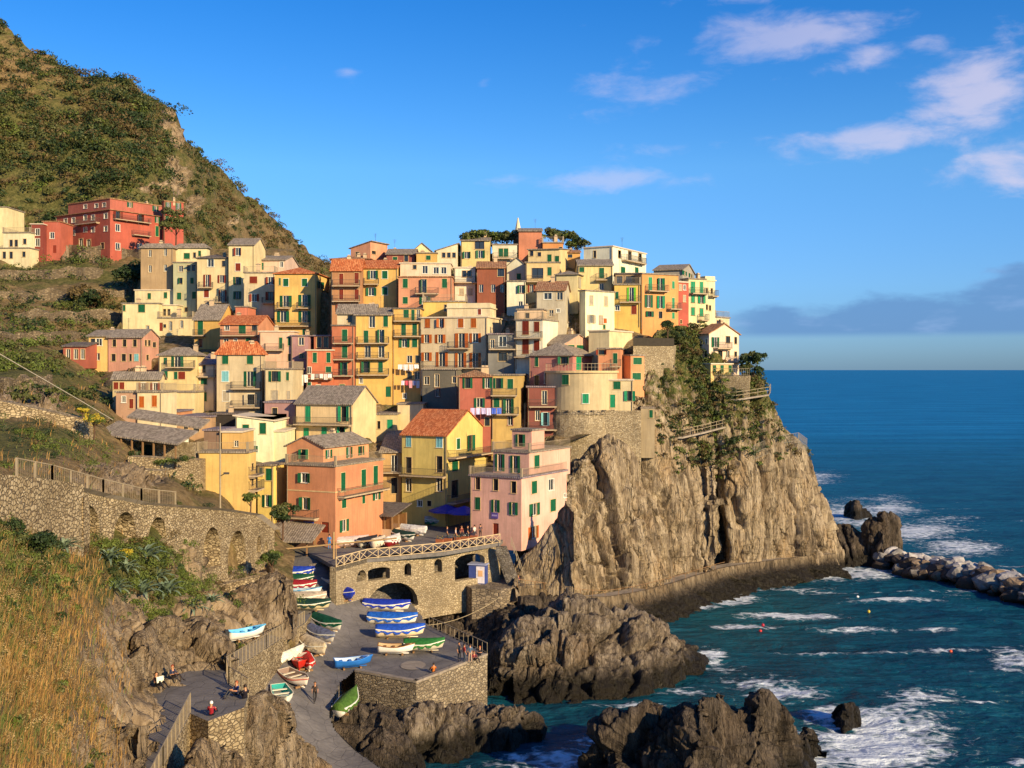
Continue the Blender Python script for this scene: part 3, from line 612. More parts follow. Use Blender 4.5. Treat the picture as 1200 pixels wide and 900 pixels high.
H('cream upper floor with small pediment above the ochre loggia house', 619, 656, 678, 292, 311, 186, 12, 'DFBF80', 'gx', 'k4x6:623,297 g5x10:644,303 g5x8:654,304 k4x5:632,298', rh=1.0)
H('yellow orange attic house behind the balustrade', 657, 680, 684, 296, 314, 194, 0, 'DDA048', 'gx', 'k5x4:668,300', 'rust', rh=.8)
H('large white house with a flat white roof highest on the right of the village', 684, 718, 757, 289, 330, 186, 30, 'E6DCC2', 'flat', 'w3x8:697,298 K7x9:726,298 K8x13:738,300 K8x9:750,300 g5x8:730,317 g4x7:746,317 y:728,752,307', 'white', rh=.5, chim=1)
H('pale yellow house with slate roof below the large white house', 678, 718, 722, 311, 345, 179, 0, 'DFC078', 'gx', 'g6x6:681,316 g6x12:705,320 k6x8:705,336 y:698,711,328', rh=1.3)
H('cream house with long pale shuttered windows above the pale cream corner house', 652, 677, 705, 322, 348, 176, 16, 'DCC488', 'hip', 'S7x13:681,332 S8x12:692,333', rh=.8)
H('weathered timber grey house with red roof and blue white windows', 628, 662, 680, 340, 376, 168, 8, 'C9B8A0', 'gx', 'w9x8:642,347 w7x9:656,347 w5x8:646,367 w4x4:654,364', 'rust', rh=1.6)
H('pale cream corner house with yellow green side and dark green shutters', 679, 686, 720, 341, 390, 170, 52, 'EBDFB4', 'flat', 's4x11:693,352 s4x11:710,353 S9x10:693,374 s4x10:704,375 b4x6:709,376 g3x5:708,383', LB=None)
H('yellow house with lime green shutters left of the orange house', 720, 750, 755, 334, 376, 174, 4, 'E0B030', 'ter', 'L10x16:740,345 k5x6:723,361 m6x10:743,363 g4x8:723,346 y:726,750,354')
H('dark awning terrace room above the lime shuttered house', 721, 752, 754, 321, 335, 176.5, 4, '8A6A50', 'flat', 'k7x9:726,328/737,328 k6x9:746,328', 'dark', LB=5, chim=0)
H('orange house with teal shutters at the cliff edge row', 752, 752.5, 795, 321, 378, 174, 62, 'DC8F38', 'flat', 't4x16:762,333/774,334 t3x9:789,334 G9x15:760,353 t4x15:774,354 t3x14:789,356 g4x7:761,368 k4x8:774,369 t3x7:789,370 y:757,780,341/782,795,362')
H('narrow red house between orange house and green shuttered cream house', 794.5, 795, 807, 331, 383, 180, 62, 'C04A34', 'flat', 'w3x6:802,337 s3x7:797,337 s3x8:802,350 k2x4:798,377', 'white')
H('grey lavender top house on the skyline behind the orange house', 766, 800, 814, 316, 334, 186, 20, 'A99C92', 'gx', 'G5x5:802,318 G4x5:809,318', rh=1.3)
H('cream house with bright green shutters near the right end of the village', 806.5, 807, 827, 327, 386, 182, 62, 'D9C48E', 'flat', 't5x14:812,337 t4x13:822,337 t4x9:812,350/822,351 t4x9:812,365/822,366 y:808,826,344/818,827,375')
H('last white cream house of the upper row with a round balcony', 826, 826.5, 838, 329, 386, 186, 62, 'E2D4A6', 'par', 'k2x6:828,341/834,341 k2x6:828,360/832,361 y:831,838,347')
H('cream garden veranda jutting right below the last upper house', 832, 838, 851, 372, 388, 188, 40, 'DCC9A0', 'ter', 'k6x5:843,378', LB=5, chim=0)
H('pink and white house with brown roof alone on the cliff spur above the sea', 817, 831, 866, 391, 428, 174, 52, 'EBC7B0', 'gx', 'k3x6:822,403/828,400 a3x8:827,415 G9x12:838,401 k5x8:853,398 k3x8:862,399 k5x8:844,415 k4x8:853,415 k3x6:862,415 y:836,853,408/850,866,424', 'rust', rh=1.6, ext=2)
H('ochre ground floor with four dark green doors under the pink and white spur house', 832, 833, 870, 427, 441, 171, 52, 'D9AE62', 'flat', 'g4x8:837,432 g4x9:846,432/857,432 g3x7:866,431', 'white', LB=5, chim=0)
# ---- centre middle ----
H('orange red rooftop room between the purple house and tall terracotta house', 368, 389, 391, 394, 414, 170, 0, 'B8603A', 'flat', 'k5x12:374,401/382,401', 'purple', LB=6)
H('tall orange house with white laundry balcony in the centre left', 359, 390, 392, 411, 482, 166, 0, 'D0622E', 'flat', 'g5x12:369,419/385,419 g6x7:385,433 K9x8:357,434 g5x8:373,455/357,452 y:360,390,443', 'white')
H('tall narrow terracotta house with four stacked green doors', 389, 415, 417, 382, 482, 167, 0, 'CD6A3C', 'flat', 'g6x14:404,393 g6x15:404,412 g6x15:404,432 g6x9:401,455 y:391,414,402/391,414,421/391,414,440', 'dark')
H('terrace room with a stone slab roof on top of the terracotta and yellow towers', 395, 440, 444, 367, 384, 169, 0, 'D8BE98', 'gx', 'w5x8:410,374 k7x11:420,374 k7x14:436,377', rh=1.4)
H('tall bright yellow house with four balconies in the very centre', 416, 459, 461, 369, 472, 168, 0, 'E0AC38', 'gx', 'k7x14:436,377 g5x13:452,376 g5x15:429,395/447,394 W14x14:431,412/447,412 g5x13:429,430/446,430 w4x6:423,446 w4x5:423,457 d6x12:455,459 y:419,456,402/419,456,420/419,456,439', rh=1.2)
H('second tall yellow house with laundry between bright yellow and cream shuttered houses', 460, 493, 496, 362, 470, 169, 0, 'DCA436', 'flat', 'g6x9:476,364 g4x14:484,366 K8x13:491,365 g5x14:473,386/486,386 g6x10:474,402/486,402 K12x8:480,421 k5x9:490,421 K10x8:480,440 k6x9:489,440 k4x6:474,464 y:462,494,376/462,494,394', 'dark')
H('bright yellow rooftop block with a grey terrace edge above the cream shuttered house', 496, 546, 549, 354, 374, 174, 0, 'E0B238', 'ter', 'k3x8:522,361', LB=6)
H('large cream house with many orange brown shutters in the upper centre', 493, 571, 604, 372, 433, 166, 14, 'D8BC94', 'flat', 'b5x10:501,378/517,378 b7x11:540,374 b6x11:555,374 B12x10:500,397/516,397 B15x17:541,399 B13x11:557,396 B12x10:500,418 B14x17:518,421 B14x17:540,422 B13x17:557,422 b4x10:596,375 k5x9:600,377 k8x13:579,398 y:526,551,408/496,568,431', 'white', pcb=None)
H('cream rooftop room of the large shuttered house', 524, 574, 580, 361, 373, 169, 10, 'DCC49C', 'par', 'm4x7:562,360', LB=5)
H('grey stone basement storey with white framed openings under the large shuttered house', 495, 536, 572, 433.5, 478, 164.5, 14, '6E655A', 'flat', 'w6x9:500,446 w5x15:512,446 k5x10:513,460 w5x8:535,445', 'slate', kind='house')
H('white house with brown shutters on two balconies and an orange band', 604, 636, 678, 375, 425, 162, 22, 'E4D4BC', 'ter', 'm7x16:616,384 m6x12:629,383 m7x17:616,406 m7x13:629,405 y:605,636,396/605,636,418', chim=0)
H('small white terrace room over the orange banded house', 606, 636, 642, 363, 376, 164.5, 10, 'E2B890', 'flat', 'w5x6:618,370', LB=5)
H('house with blue shade put into its grey plaster and dark balconies behind the large cream house', 572, 604, 606, 392, 441, 164, 0, '7F7A78', 'flat', 'k5x10:577,403 k9x12:589,400 k10x10:589,418 y:573,604,409', 'purple')  # grey plaster colour stands in for the blue shade over these balconies
H('raspberry house with slate roof behind the round tower', 620, 671, 713, 417, 470, 157, 24, 'B86A62', 'hip', 'g4x11:629,423 k5x12:629,446 w4x13:640,443 g8x9:661,422 g9x10:650,445 t6x15:678,425 t4x13:698,423 y:620,652,454/620,652,480', rh=2.0)
H('dark pink lower house with blue door left of the round tower', 618, 650, 656, 454, 508, 154, 0, '8F443A', 'flat', 'W12x16:638,466 c5x15:639,491 w5x12:630,487 y:620,652,476/618,652,503', 'purple', LB=6, chim=0)
H('small pink gable house with two green windows above the raspberry house', 640, 661, 695, 403, 424, 162, 40, 'D9937A', 'gx', 'g8x5:669,399 g9x9:680,400', rh=1.4, LB=None)
H('cream stepped house right of the small pink gable', 690, 714, 741, 388, 416, 163, 30, 'EBCF98', 'flat', '', 'white', LB=None, chim=0)
H('orange house with outside stair between cream stepped house and small orange house', 700, 727, 737, 409, 445, 158, 10, 'D98550', 'flat', 'g5x12:721,420 m7x6:699,405 y:716,728,429', LB=None)
H('small orange house with two wide green windows by the stone buttress', 738, 739, 755, 417, 447, 160, 62, 'DC8A50', 'flat', 'g10x8:747,423/746,441')
H('red house with laundry and green shutters right of the stone basement', 537, 575, 577, 442, 500, 152, 0, 'BE5A42', 'hip', 'G12x12:548,448 G10x12:571,449 G13x11:562,472 k6x10:577,494 k4x7:551,492', 'rust', rh=1.0, LB=9)
H('yellow house joined to the red house with a shared balcony', 576, 608, 621, 440, 506, 151.8, 6, 'CFA448', 'flat', 'G11x12:584,449 g7x12:598,450 g7x11:582,472 g6x17:596,476 k6x11:598,493 y:574,606,463/576,608,485', LB=None)
# ---- front rows ----
H('white and pale lime house with two green windows left of the orange corner house', 276, 320, 322, 488, 541, 141, 0, 'E9E2B6', 'shl', 'g7x13:288,504/308,502 g6x7:299,526', 'white', rh=-.6)
H('pale lime lower wing stepping down from the white house', 320, 333, 336, 506, 541, 141.3, 0, 'DDD8A8', 'flat', '', 'white', LB=7, chim=0)
H('yellow orange rooftop box with one small window on the big yellow house', 260, 283, 285, 507, 530, 127, 0, 'E0A94A', 'flat', 'w5x7:277,520', 'white', LB=6, chim=0)
H('brown screened rooftop lean-to beside the yellow orange rooftop box', 239, 259, 260, 505, 530, 127.5, 0, '8E6A58', 'flat', '', 'purple', LB=6, kind='shed', cat='lean-to', name='rooftop_lean_to', chim=0)
H('big plain yellow house with a roof terrace behind the arched stone wall', 232, 290, 300, 531, 600, 122, 4, 'E6B64E', 'ter', 'k3x8:296,547/296,565 y:291,300,556/291,300,573', chim=0, ext=6)
H('narrow lemon yellow house with green shutters between yellow and orange corner houses', 302, 321, 336, 546, 618, 129, 14, 'E2BE46', 'flat', 'g4x10:306,553 g6x14:315,556 G10x14:313,587 a4x7:315,612', rh=1.0, LB=None)
H('mauve house with flat purple grey roof behind the lime wing', 310, 346, 349, 472, 500, 150, 0, 'A9787A', 'flat', 'k6x12:322,484', 'purple', LB=9)
H('tan lower floor under the mauve house', 322, 347, 350, 499, 518, 149.5, 0, 'B79A74', 'flat', 'k7x10:340,507', LB=5, chim=0)
H('long cream house with grey gable roof, orange band and six green windows', 347, 413, 441, 473, 528, 146, 18, 'E6BE84', 'gx', 't6x18:361,485/403,485 t6x13:359,508/380,507/401,507 y1.1:348,413,497', rh=2.2, LB=None, chim=1)
H('cream passage house with one green window left of the red tiled yellow house', 440, 465, 469, 486, 516, 156, 0, 'DDBE80', 'flat', 't7x11:457,497 k3x9:444,498', LB=8)
H('cream wall house above the red tiled yellow house', 466, 496, 500, 474, 500, 160, 0, 'DDBB8A', 'flat', '', LB=7, chim=0)
H('big orange corner house with white balustrade terrace and tall green shutters on the square', 336, 393, 449, 547, 641, 125.5, 24, 'DB8450', 'ter', 'g8x11:357,560 g7x14:358,590 o9x12:381,618 k6x6:360,622 g5x22:402,565/426,561/440,557 g5x12:403,589 g3x12:426,584 G9x12:441,580 G11x14:403,616 y:346,374,606/395,449,577 -:547/577', chim=0)
H('set back attic of the orange corner house with a lead grey gable roof', 336, 379, 432, 524, 547.5, 129.0, 24, 'DE8C54', 'gy', 'g8x11:357,532 G8x10:385,532 G7x12:409,530 G7x10:423,528', rh=1.1, ext=.2, name='attic_block', LB=None, chim=1)
H('orange cream annex left of the red tiled yellow house with two tall dark doors', 446, 470, 472, 530, 600, 147, 0, 'D9A455', 'sh', 'k7x19:462,543 k7x18:462,569 y:447,471,553', rh=2.2, LB=9)
H('yellow house with red tiled gable roof and long balconies facing the boats', 471, 524, 570, 510, 602, 143, 26, 'D6B64A', 'gx', 'c6x13:479,517 c7x13:515,518 k7x19:479,545/515,544 k7x16:479,568/515,568 k5x7:492,590 k5x6:503,590 g4x12:537,520 g4x18:551,519 g7x14:533,545 k8x20:533,573 y:472,523,557 y1.4:524,569,533/524,552,586', 'terra', rh=3.0, chim=1)
H('pink waterfront house with stacked terraces at the foot of the cliff', 551, 611, 664, 561, 640, 131, 30, 'E8A694', 'ter', 'w6x14:560,566/581,568/602,571 g6x14:560,590 G8x15:581,593/602,596 o7x14:581,620 g6x14:626,571 w6x13:646,568 G12x14:626,597 g6x14:648,592 B12x14:625,624 w3x5:665,580', 'purple', chim=0, ext=.6)
H('second storey block of the pink waterfront house with three tall green doors', 578, 620, 668, 531, 562, 134, 30, 'E6A590', 'ter', 'G12x20:586,542/604,544 g6x15:629,541', chim=0, ext=.2, name='terrace_block')
H('small pink top room of the pink waterfront house', 600, 623, 638, 505, 531, 137, 30, 'E6A28C', 'flat', 'G11x14:610,516', chim=0, ext=.2, name='terrace_block')
# ---------------- terrain ----------------
def grid_pts(px, py, d):
    return np.stack([(px-600)/F*d, d, HC-(py-HY)/F*d], -1)
def normals(Pg):
    du = np.gradient(Pg, axis=1); dv = np.gradient(Pg, axis=0); n = np.cross(du, dv); n /= np.linalg.norm(n, axis=-1, keepdims=True)+1e-9
    return n
HCTRL = [(-200, 1000, 15), (0, 1000, 17), (0, 900, 23), (0, 750, 36), (0, 650, 48), (0, 602, 59), (0, 588, 63), (60, 1000, 26), (60, 900, 34), (60, 750, 46), (60, 650, 60), (60, 630, 66), (60, 612, 70.6), (120, 642, 75), (120, 626, 79.5), (165, 640, 81), (165, 620, 85.5), (110, 1000, 38), (110, 900, 46), (110, 800, 54), (110, 720, 62), (118, 660, 72),
 (150, 1000, 47), (150, 900, 53), (155, 850, 59), (172, 800, 68), (170, 740, 73), (170, 690, 78), (200, 650, 86), (205, 622, 92), (250, 676, 99), (280, 678, 104), (248, 640, 103), (280, 640, 108), (310, 658, 113), (312, 630, 117), (240, 700, 90), (250, 765, 80), (225, 740, 80), (260, 690, 97), (300, 730, 93), (330, 700, 102), (320, 665, 109),
 (220, 850, 67), (255, 815, 75), (190, 900, 60), (200, 1000, 52), (300, 850, 92), (300, 1000, 84), (290, 770, 90), (345, 740, 97),
 (0, 555, 67), (60, 562, 73), (120, 575, 82), (200, 590, 94), (260, 604, 106), (325, 630, 122),
 (0, 535, 80), (60, 540, 84), (120, 550, 95), (180, 570, 106), (230, 575, 118), (290, 600, 130), (-200, 560, 55), (-200, 700, 30), (-200, 480, 90), (-200, 400, 130), (-200, 300, 200),
 (0, 480, 108), (80, 500, 108), (130, 520, 116), (200, 545, 122), (0, 430, 142), (60, 440, 140), (120, 465, 146), (0, 400, 166), (90, 425, 170), (150, 440, 178),
 (0, 350, 200), (100, 350, 205), (160, 345, 214), (0, 310, 224), (60, 305, 232), (150, 300, 240), (0, 290, 242), (220, 400, 208), (250, 470, 175), (300, 480, 180), (330, 560, 160), (300, 560, 145), (330, 450, 192), (230, 330, 226), (330, 330, 225), (0, 270, 255), (150, 270, 262), (330, 290, 260)]
_hc = [(a, b) for a, b, _ in HCTRL]; _hv = [math.log(c) for *_, c in HCTRL]
def hill_d(px, py): return np.exp(rbf(_hc, _hv, np.stack([np.ravel(px), np.ravel(py)], -1))).reshape(np.shape(px))
def hill_xyz(px, py): return P(px, py, float(hill_d(np.array([px]), np.array([py]))[0]))
def blob(PX, PY, lst):
    r = np.zeros(PX.shape)
    for x, y, rx, ry in lst: r = np.maximum(r, np.exp(-(((PX-x)/rx)**2+((PY-y)/ry)**2)))
    return r
def land_mat():
    t = MT('hillside_ground'); p = t.pos()
    g = t.at('green'); rk = t.at('rock'); n = t.noise(p, .25, 6, .65); n2 = t.noise(p, 1.3, 6, .7); n3 = t.noise(p, 5, 4, .6)
    v = t.math('ADD', g, t.math('MULTIPLY', t.math('SUBTRACT', n, .5), 1.4))
    dry = t.ramp(n2, [(.3, (.09, .06, .028)), (.5, (.19, .13, .06)), (.7, (.30, .21, .10))]); gr = t.ramp(n2, [(.3, (.035, .038, .012)), (.5, (.095, .092, .028)), (.72, (.19, .16, .06))])
    a = t.mix(t.mr(v, .3, .6), dry, gr)
    st = t.map(p, (1, 1, .35), (.5, .8, 0)); r1 = t.noise(st, .9, 7, .65, .4); rc = t.ramp(r1, [(.32, (.10, .07, .045)), (.48, (.24, .175, .108)), (.66, (.38, .29, .19))])
    vv = t.vor(t.map(p, (.6, .6, .3), (.6, .8, .2)), 1., 'DISTANCE_TO_EDGE'); rc = t.mix(t.mr(vv, 0, .035, .75, 0), rc, (.05, .035, .02))
    a = t.mix(t.mr(t.math('ADD', rk, t.math('MULTIPLY', t.math('SUBTRACT', n2, .5), .9)), .42, .56), a, rc)
    t.bump(t.math('ADD', t.math('ADD', n2, t.math('MULTIPLY', n3, .4)), r1), .8, .35); return t.col(a, .92, .15)
LAND = land_mat()
def sheet(name, PX, PY, D, amp, green, rock, mat=LAND, fr=.12, steps=None, label=None, cat=None, kind='structure', back=None):
    Pg = grid_pts(PX, PY, D); N = normals(Pg); q = Pg.reshape(-1, 3)
    dsp = fbm(q*fr, 5, 11).reshape(PX.shape)*amp+rid(q*np.array([.35, .35, .2]), 4, 23).reshape(PX.shape)*amp*.45*(.3+rock)
    if steps: 
        ph = q[:, 2]/steps+fbm(q*.05, 2, 5)*.8; dsp = dsp+(((ph % 1)-.5)*steps*.35).reshape(PX.shape)*np.clip(1-rock*1.5, 0, 1)
    if mat is LAND: dsp = dsp+(facets(q, (.4, .4, .22), 1.3, 1.2, .8, .7, 31)+facets(q, (1.2, 1.2, .7), .35, .4, .25, .7, 37)).reshape(PX.shape)*np.clip(rock*1.4-.35, 0, 1)*(np.clip(D/110, .45, 2.5) if name != 'village_ground' else 0)
    Pg = Pg+N*dsp[..., None]
    me = npmesh(name, Pg.reshape(-1, 3), gridf(*PX.shape), True); attr(me, 'green', green.ravel()); attr(me, 'rock', rock.ravel())
    o = link(name, me, mat); tag(o, label, cat, None, kind); return o, Pg
# hillside from the foreground up to the red houses
uu = np.concatenate([np.linspace(-420, -40, 40), np.linspace(-36, 345, 250)]); vv_ = np.concatenate([np.linspace(1150, 920, 20), np.linspace(918, 292, 330)])
PX, PY = np.meshgrid(uu, vv_); D = hill_d(PX, PY)
rockm = blob(PX, PY, [(160, 730, 45, 40), (150, 770, 60, 55), (120, 860, 50, 60), (200, 760, 50, 40), (240, 720, 40, 40), (290, 720, 45, 40), (300, 690, 40, 30), (170, 870, 40, 60), (230, 800, 60, 60), (220, 660, 25, 30), (30, 470, 50, 22), (140, 560, 60, 20), (100, 300, 45, 6)])
greenm = np.clip(.35+blob(PX, PY, [(30, 445, 60, 26), (0, 660, 40, 60), (20, 740, 40, 60), (150, 660, 70, 50), (60, 322, 100, 10), (200, 690, 50, 30), (20, 520, 60, 20)])*.6-blob(PX, PY, [(90, 800, 40, 120), (80, 380, 70, 12), (60, 700, 30, 60)])*.5, 0, 1)
hill_o, HILLP = sheet('hillside', PX, PY, D, 1.0*np.clip(D/150, .3, 1.2), greenm, np.clip(rockm*1.2, 0, 1), fr=.15, steps=None)
HILLUV = (PX, PY)
# mountain behind
rx = [-520, -200, -60, 0, 12, 30, 60, 100, 145, 175, 200, 210, 250, 300, 350, 385, 430]; ry = [-170, -60, 0, 24, 34, 52, 68, 98, 92, 112, 128, 160, 194, 240, 284, 312, 350]
u = np.linspace(-520, 430, 380); rdg = np.interp(u, rx, ry); 
MC_ = [(-500, 420, 170), (-500, 200, 215), (-500, -170, 330), (-200, 420, 200), (-200, 200, 250), (-200, -60, 345), (0, 420, 225), (0, 300, 248), (0, 200, 276), (0, 100, 310), (0, 24, 345), (100, 420, 240), (100, 300, 252), (100, 200, 278), (100, 98, 330), (170, 420, 246), (170, 300, 256), (160, 220, 276), (175, 112, 330), (210, 420, 262), (210, 300, 276), (215, 200, 320), (210, 160, 345), (250, 420, 300), (250, 300, 310), (250, 194, 395), (300, 420, 335), (300, 320, 345), (300, 240, 440), (350, 420, 400), (350, 330, 420), (350, 284, 500), (385, 420, 470), (385, 312, 560), (430, 420, 520), (430, 350, 620)]
vt = np.linspace(0, 1, 260); PX = np.repeat(u[None], 260, 0); PY = 420+(rdg[None]-420)*vt[:, None]
D = np.exp(rbf([(a, b) for a, b, _ in MC_], [math.log(c) for *_, c in MC_], np.stack([PX.ravel(), PY.ravel()], -1), .01)).reshape(PX.shape)
back_n = 30; PXb = np.repeat(u[None], back_n, 0); Pm = grid_pts(PX, PY, D)
rockm = np.clip(blob(PX, PY, [(197, 138, 8, 16), (207, 160, 8, 18), (203, 195, 9, 18), (212, 212, 11, 20), (185, 218, 18, 6), (228, 240, 9, 14), (268, 262, 6, 8), (172, 222, 14, 5)])*.95, 0, 1)
greenm = np.clip(.5+blob(PX, PY, [(140, 190, 60, 30), (50, 170, 60, 40), (30, 230, 60, 20)])*.3-blob(PX, PY, [(330, 290, 60, 30), (40, 80, 60, 20)])*.35, 0, 1)
mount_o, MOUNT = sheet('mountain', PX, PY, D, 3.2, greenm, rockm, fr=.045, steps=5.0)
# the far side of the mountain so it has thickness
top = MOUNT[-1]; rows = [top]
for k in range(1, 12): 
    rr = top.copy(); rr[:, 1] += k*14; rr[:, 2] -= k*9+k*k*.5; rows.append(rr)
Bk = np.stack(rows); Bk[1:] += (fbm(Bk[1:].reshape(-1, 3)*.05, 4, 3)*4).reshape(Bk[1:].shape[:2])[..., None]
me = npmesh('mountain_back', Bk.reshape(-1, 3), gridf(*Bk.shape[:2]), True); attr(me, 'green', np.full(Bk.shape[0]*Bk.shape[1], .5)); attr(me, 'rock', np.zeros(Bk.shape[0]*Bk.shape[1]))
tag(link('mountain_back', me, LAND), kind='structure')
# ground under the village, always some metres behind the house fronts
u = np.linspace(100, 880, 300); sk = np.interp(u, [100, 150, 165, 300, 385, 390, 455, 540, 600, 640, 690, 756, 800, 835, 866, 880], [425, 368, 312, 318, 342, 322, 312, 300, 294, 294, 308, 338, 348, 392, 440, 452])
bt = np.interp(u, [100, 140, 330, 600, 650, 700, 760, 880], [450, 580, 655, 640, 525, 505, 480, 450])
vt = np.linspace(0, 1, 220); PX = np.repeat(u[None], 220, 0); PY = bt[None]+(sk-bt)[None]*vt[:, None]
HOUSES += [(545, 625, 490, 650, 149), (560, 640, 500, 600, 150)]; num = np.zeros(PX.shape); den = np.zeros(PX.shape)+1e-9; mn = np.zeros(PX.shape)
for (xl, xr, yt, yb, d) in HOUSES:
    cx, cy = (xl+xr)/2, (yt+yb)/2; dx = np.maximum(0, np.abs(PX-cx)-(xr-xl)/2); dy = np.maximum(0, np.abs(PY-cy)-(yb-yt)/2); w = np.exp(-(dx**2+dy**2)/(2*14**2))+1e-6/(1+(dx**2+dy**2)/1e4)
    num += w*(d+6.5); den += w; mn = np.maximum(mn, np.where((dx < 2) & (dy < 2), d+3.0, 0))
D = num/den
for _ in range(6): 
    D[1:-1, 1:-1] = (D[1:-1, 1:-1]*2+D[:-2, 1:-1]+D[2:, 1:-1]+D[1:-1, :-2]+D[1:-1, 2:])/6
D = np.maximum(D, mn)
for _ in range(3): 
    D[1:-1, 1:-1] = (D[1:-1, 1:-1]*2+D[:-2, 1:-1]+D[2:, 1:-1]+D[1:-1, :-2]+D[1:-1, 2:])/6
vill_o, VILLP = sheet('village_ground', PX, PY, D, .5, np.clip(.35+fbm(np.stack([PX.ravel(), PY.ravel(), D.ravel()], -1)*.03, 3).reshape(PX.shape), 0, 1), np.full(PX.shape, .45), fr=.3)

# ---------------- cliff ----------------
def crom(pts, n):
    """Catmull-Rom through rows of points: pts (m,...) -> (n,...)"""
    m = len(pts); t = np.linspace(0, m-1, n); i = np.minimum(t.astype(int), m-2); f = (t-i).reshape(-1, *([1]*(pts.ndim-1)))
    p0 = pts[np.maximum(i-1, 0)]; p1 = pts[i]; p2 = pts[i+1]; p3 = pts[np.minimum(i+2, m-1)]
    cr = .5*((2*p1)+(-p0+p2)*f+(2*p0-5*p1+4*p2-p3)*f**2+(-p0+3*p1-3*p2+p3)*f**3)
    return cr*.6+(p1*(1-f)+p2*f)*.4
def strata(q, rot, a1, a2, s=0, k1=.45, k2=1.3):
    """stepped slabs: each layer of rock sits a little further out or in"""
    w = fbm(q*.12, 3, 31+s)*1.4+fbm(q*.5, 3, 35+s)*.35
    sx_ = q[:, 0]*math.cos(rot)+q[:, 2]*math.sin(rot)+q[:, 1]*.25+w
    def lay(k, sd):
        x = sx_*k; i = np.floor(x).astype(np.int64); f = x-i; h0 = _h(i, i*0+sd, (np.floor(q[:, 2]*.07+_h(i, i*0, i*0, sd)*4)).astype(np.int64)); h1 = _h(i+1, i*0+sd, (np.floor(q[:, 2]*.07+_h(i+1, i*0, i*0, sd)*4)).astype(np.int64))
        b = np.clip((f-.86)/.14, 0, 1); return h0*(1-b)+h1*b-.5
    return lay(k1, 5+s)*a1+lay(k2, 9+s)*a2
CC = [
 [(600, 490, 176), (600, 555, 168), (605, 600, 150), (606, 640, 141), (604, 662, 133), (598, 694, 125.5), (598, 760, 124)],
 [(645, 490, 174), (645, 548, 163), (652, 582, 142), (648, 618, 138), (638, 655, 133), (628, 697, 130.5), (628, 740, 130)],
 [(683, 470, 168), (688, 515, 160), (690, 532, 150.5), (680, 590, 146.5), (668, 650, 140), (660, 700, 137), (660, 735, 137)],
 [(720, 430, 165), (722, 490, 160), (722, 524, 152), (712, 590, 149), (704, 650, 146), (700, 703, 143.5), (700, 730, 143)],
 [(752, 400, 169), (756, 447, 161.4), (756, 524, 155.5), (752, 590, 153), (746, 650, 149), (742, 697, 147.5), (742, 730, 147)],
 [(786, 380, 174), (792, 436, 164), (800, 530, 159.5), (798, 590, 156.5), (794, 640, 155), (786, 686, 153.5), (786, 720, 153)],
 [(806, 382, 175), (812, 450, 168.5), (826, 541, 163), (831, 600, 160.5), (830, 640, 160), (822, 676, 159.5), (822, 700, 159)],
 [(818, 384, 176), (824, 462, 170.5), (832, 545, 162.8), (834, 600, 160.4), (835, 640, 160), (830, 673, 160), (828, 698, 160)],
 [(826, 384, 179), (832, 462, 171.5), (838, 548, 177), (839, 600, 178), (843, 640, 177), (844, 669, 173), (844, 694, 173)],
 [(834, 386, 179), (840, 462, 170), (848, 550, 168), (852, 600, 167), (860, 640, 167), (860, 665, 167.6), (860, 688, 167)],
 [(858, 438, 176), (866, 468, 169.6), (878, 546, 168.5), (876, 600, 167.5), (874, 640, 167.5), (872, 663, 168.5), (872, 685, 168)],
 [(880, 442, 177), (893, 468, 171.5), (908, 536, 172), (914, 590, 172.5), (916, 630, 172.5), (916, 657, 173), (916, 680, 173)],
 [(889, 446, 182), (908, 492, 181), (934, 524, 180), (954, 575, 179), (972, 620, 178.5), (978, 649, 179), (980, 672, 179)],
 [(884, 452, 194), (905, 500, 196), (932, 530, 198), (956, 580, 198), (972, 620, 198), (978, 645, 198), (984, 665, 198)],
 [(850, 460, 215), (870, 510, 220), (890, 540, 226), (905, 580, 230), (915, 615, 232), (920, 640, 232), (925, 655, 232)],
]
ctrl = np.array([[P(*c) for c in colm] for colm in CC])           # (cols, rows, 3)
g = crom(ctrl, 620); g = crom(g.transpose(1, 0, 2), 330)          # rows, cols
N = normals(g); q = g.reshape(-1, 3)
if N[..., 1].mean() > 0: N = -N
left = np.clip(1-(g[..., 0]-6-(g[..., 2]-12)*.35)/3, 0, 1).ravel()                   # the left part leans like a pile of slates
s1 = strata(q, .10, 2.3, .5, 0, .24, .95); s2 = strata(q, -.45, .9, .8, 3, .7, 2.6)
f1 = facets(q, (.15, .2, .022), 2.3, .5, 1.7, .16, 3, .8)+facets(q, (.45, .5, .07), .5, .3, .45, .12, 9, .6)+facets(q, (1.6, 1.6, .5), .10, .14, .10, .1, 19); f2 = facets(q, (.75, .5, .10), .8, .7, .5, -.45, 5)+facets(q, (2.2, 1.4, .4), .3, .3, .2, -.5, 15)
dsp = s1*.35*(1-left)+s2*.6*left+f1*(1-left)+f2*left+fbm(q*.10, 3, 41)*.6+rid(q*np.array([.6, .6, .14]), 4, 47)*.14+fbm(q*1.6, 3, 51)*.08
crack = np.abs(fbm(q*np.array([.22, .22, .05])+fbm(q*.3, 3, 63)[:, None]*.25, 2, 61)); dsp -= np.exp(-(crack/.025)**2)*1.1
rowt = np.linspace(0, 1, g.shape[0])[:, None]*np.ones((1, g.shape[1]))
Pc = g+N*(dsp.reshape(rowt.shape)*(.55+.45*np.clip(rowt*3, 0, 1)))[..., None]
me = npmesh('cliff', Pc.reshape(-1, 3), gridf(*rowt.shape), False)
vg = np.clip(1.25-(rowt-.02)/.34, 0, 1)*np.clip((g[..., 0]-14)/8, 0.15, 1)*.78+.0
vg += blob(np.cumsum(np.ones(rowt.shape), 1), rowt*600, [(70, 180, 40, 60)])*.0
attr(me, 'veg', vg.ravel())
CLIFF = link('cliff', me, ROCK); tag(CLIFF, kind='structure')

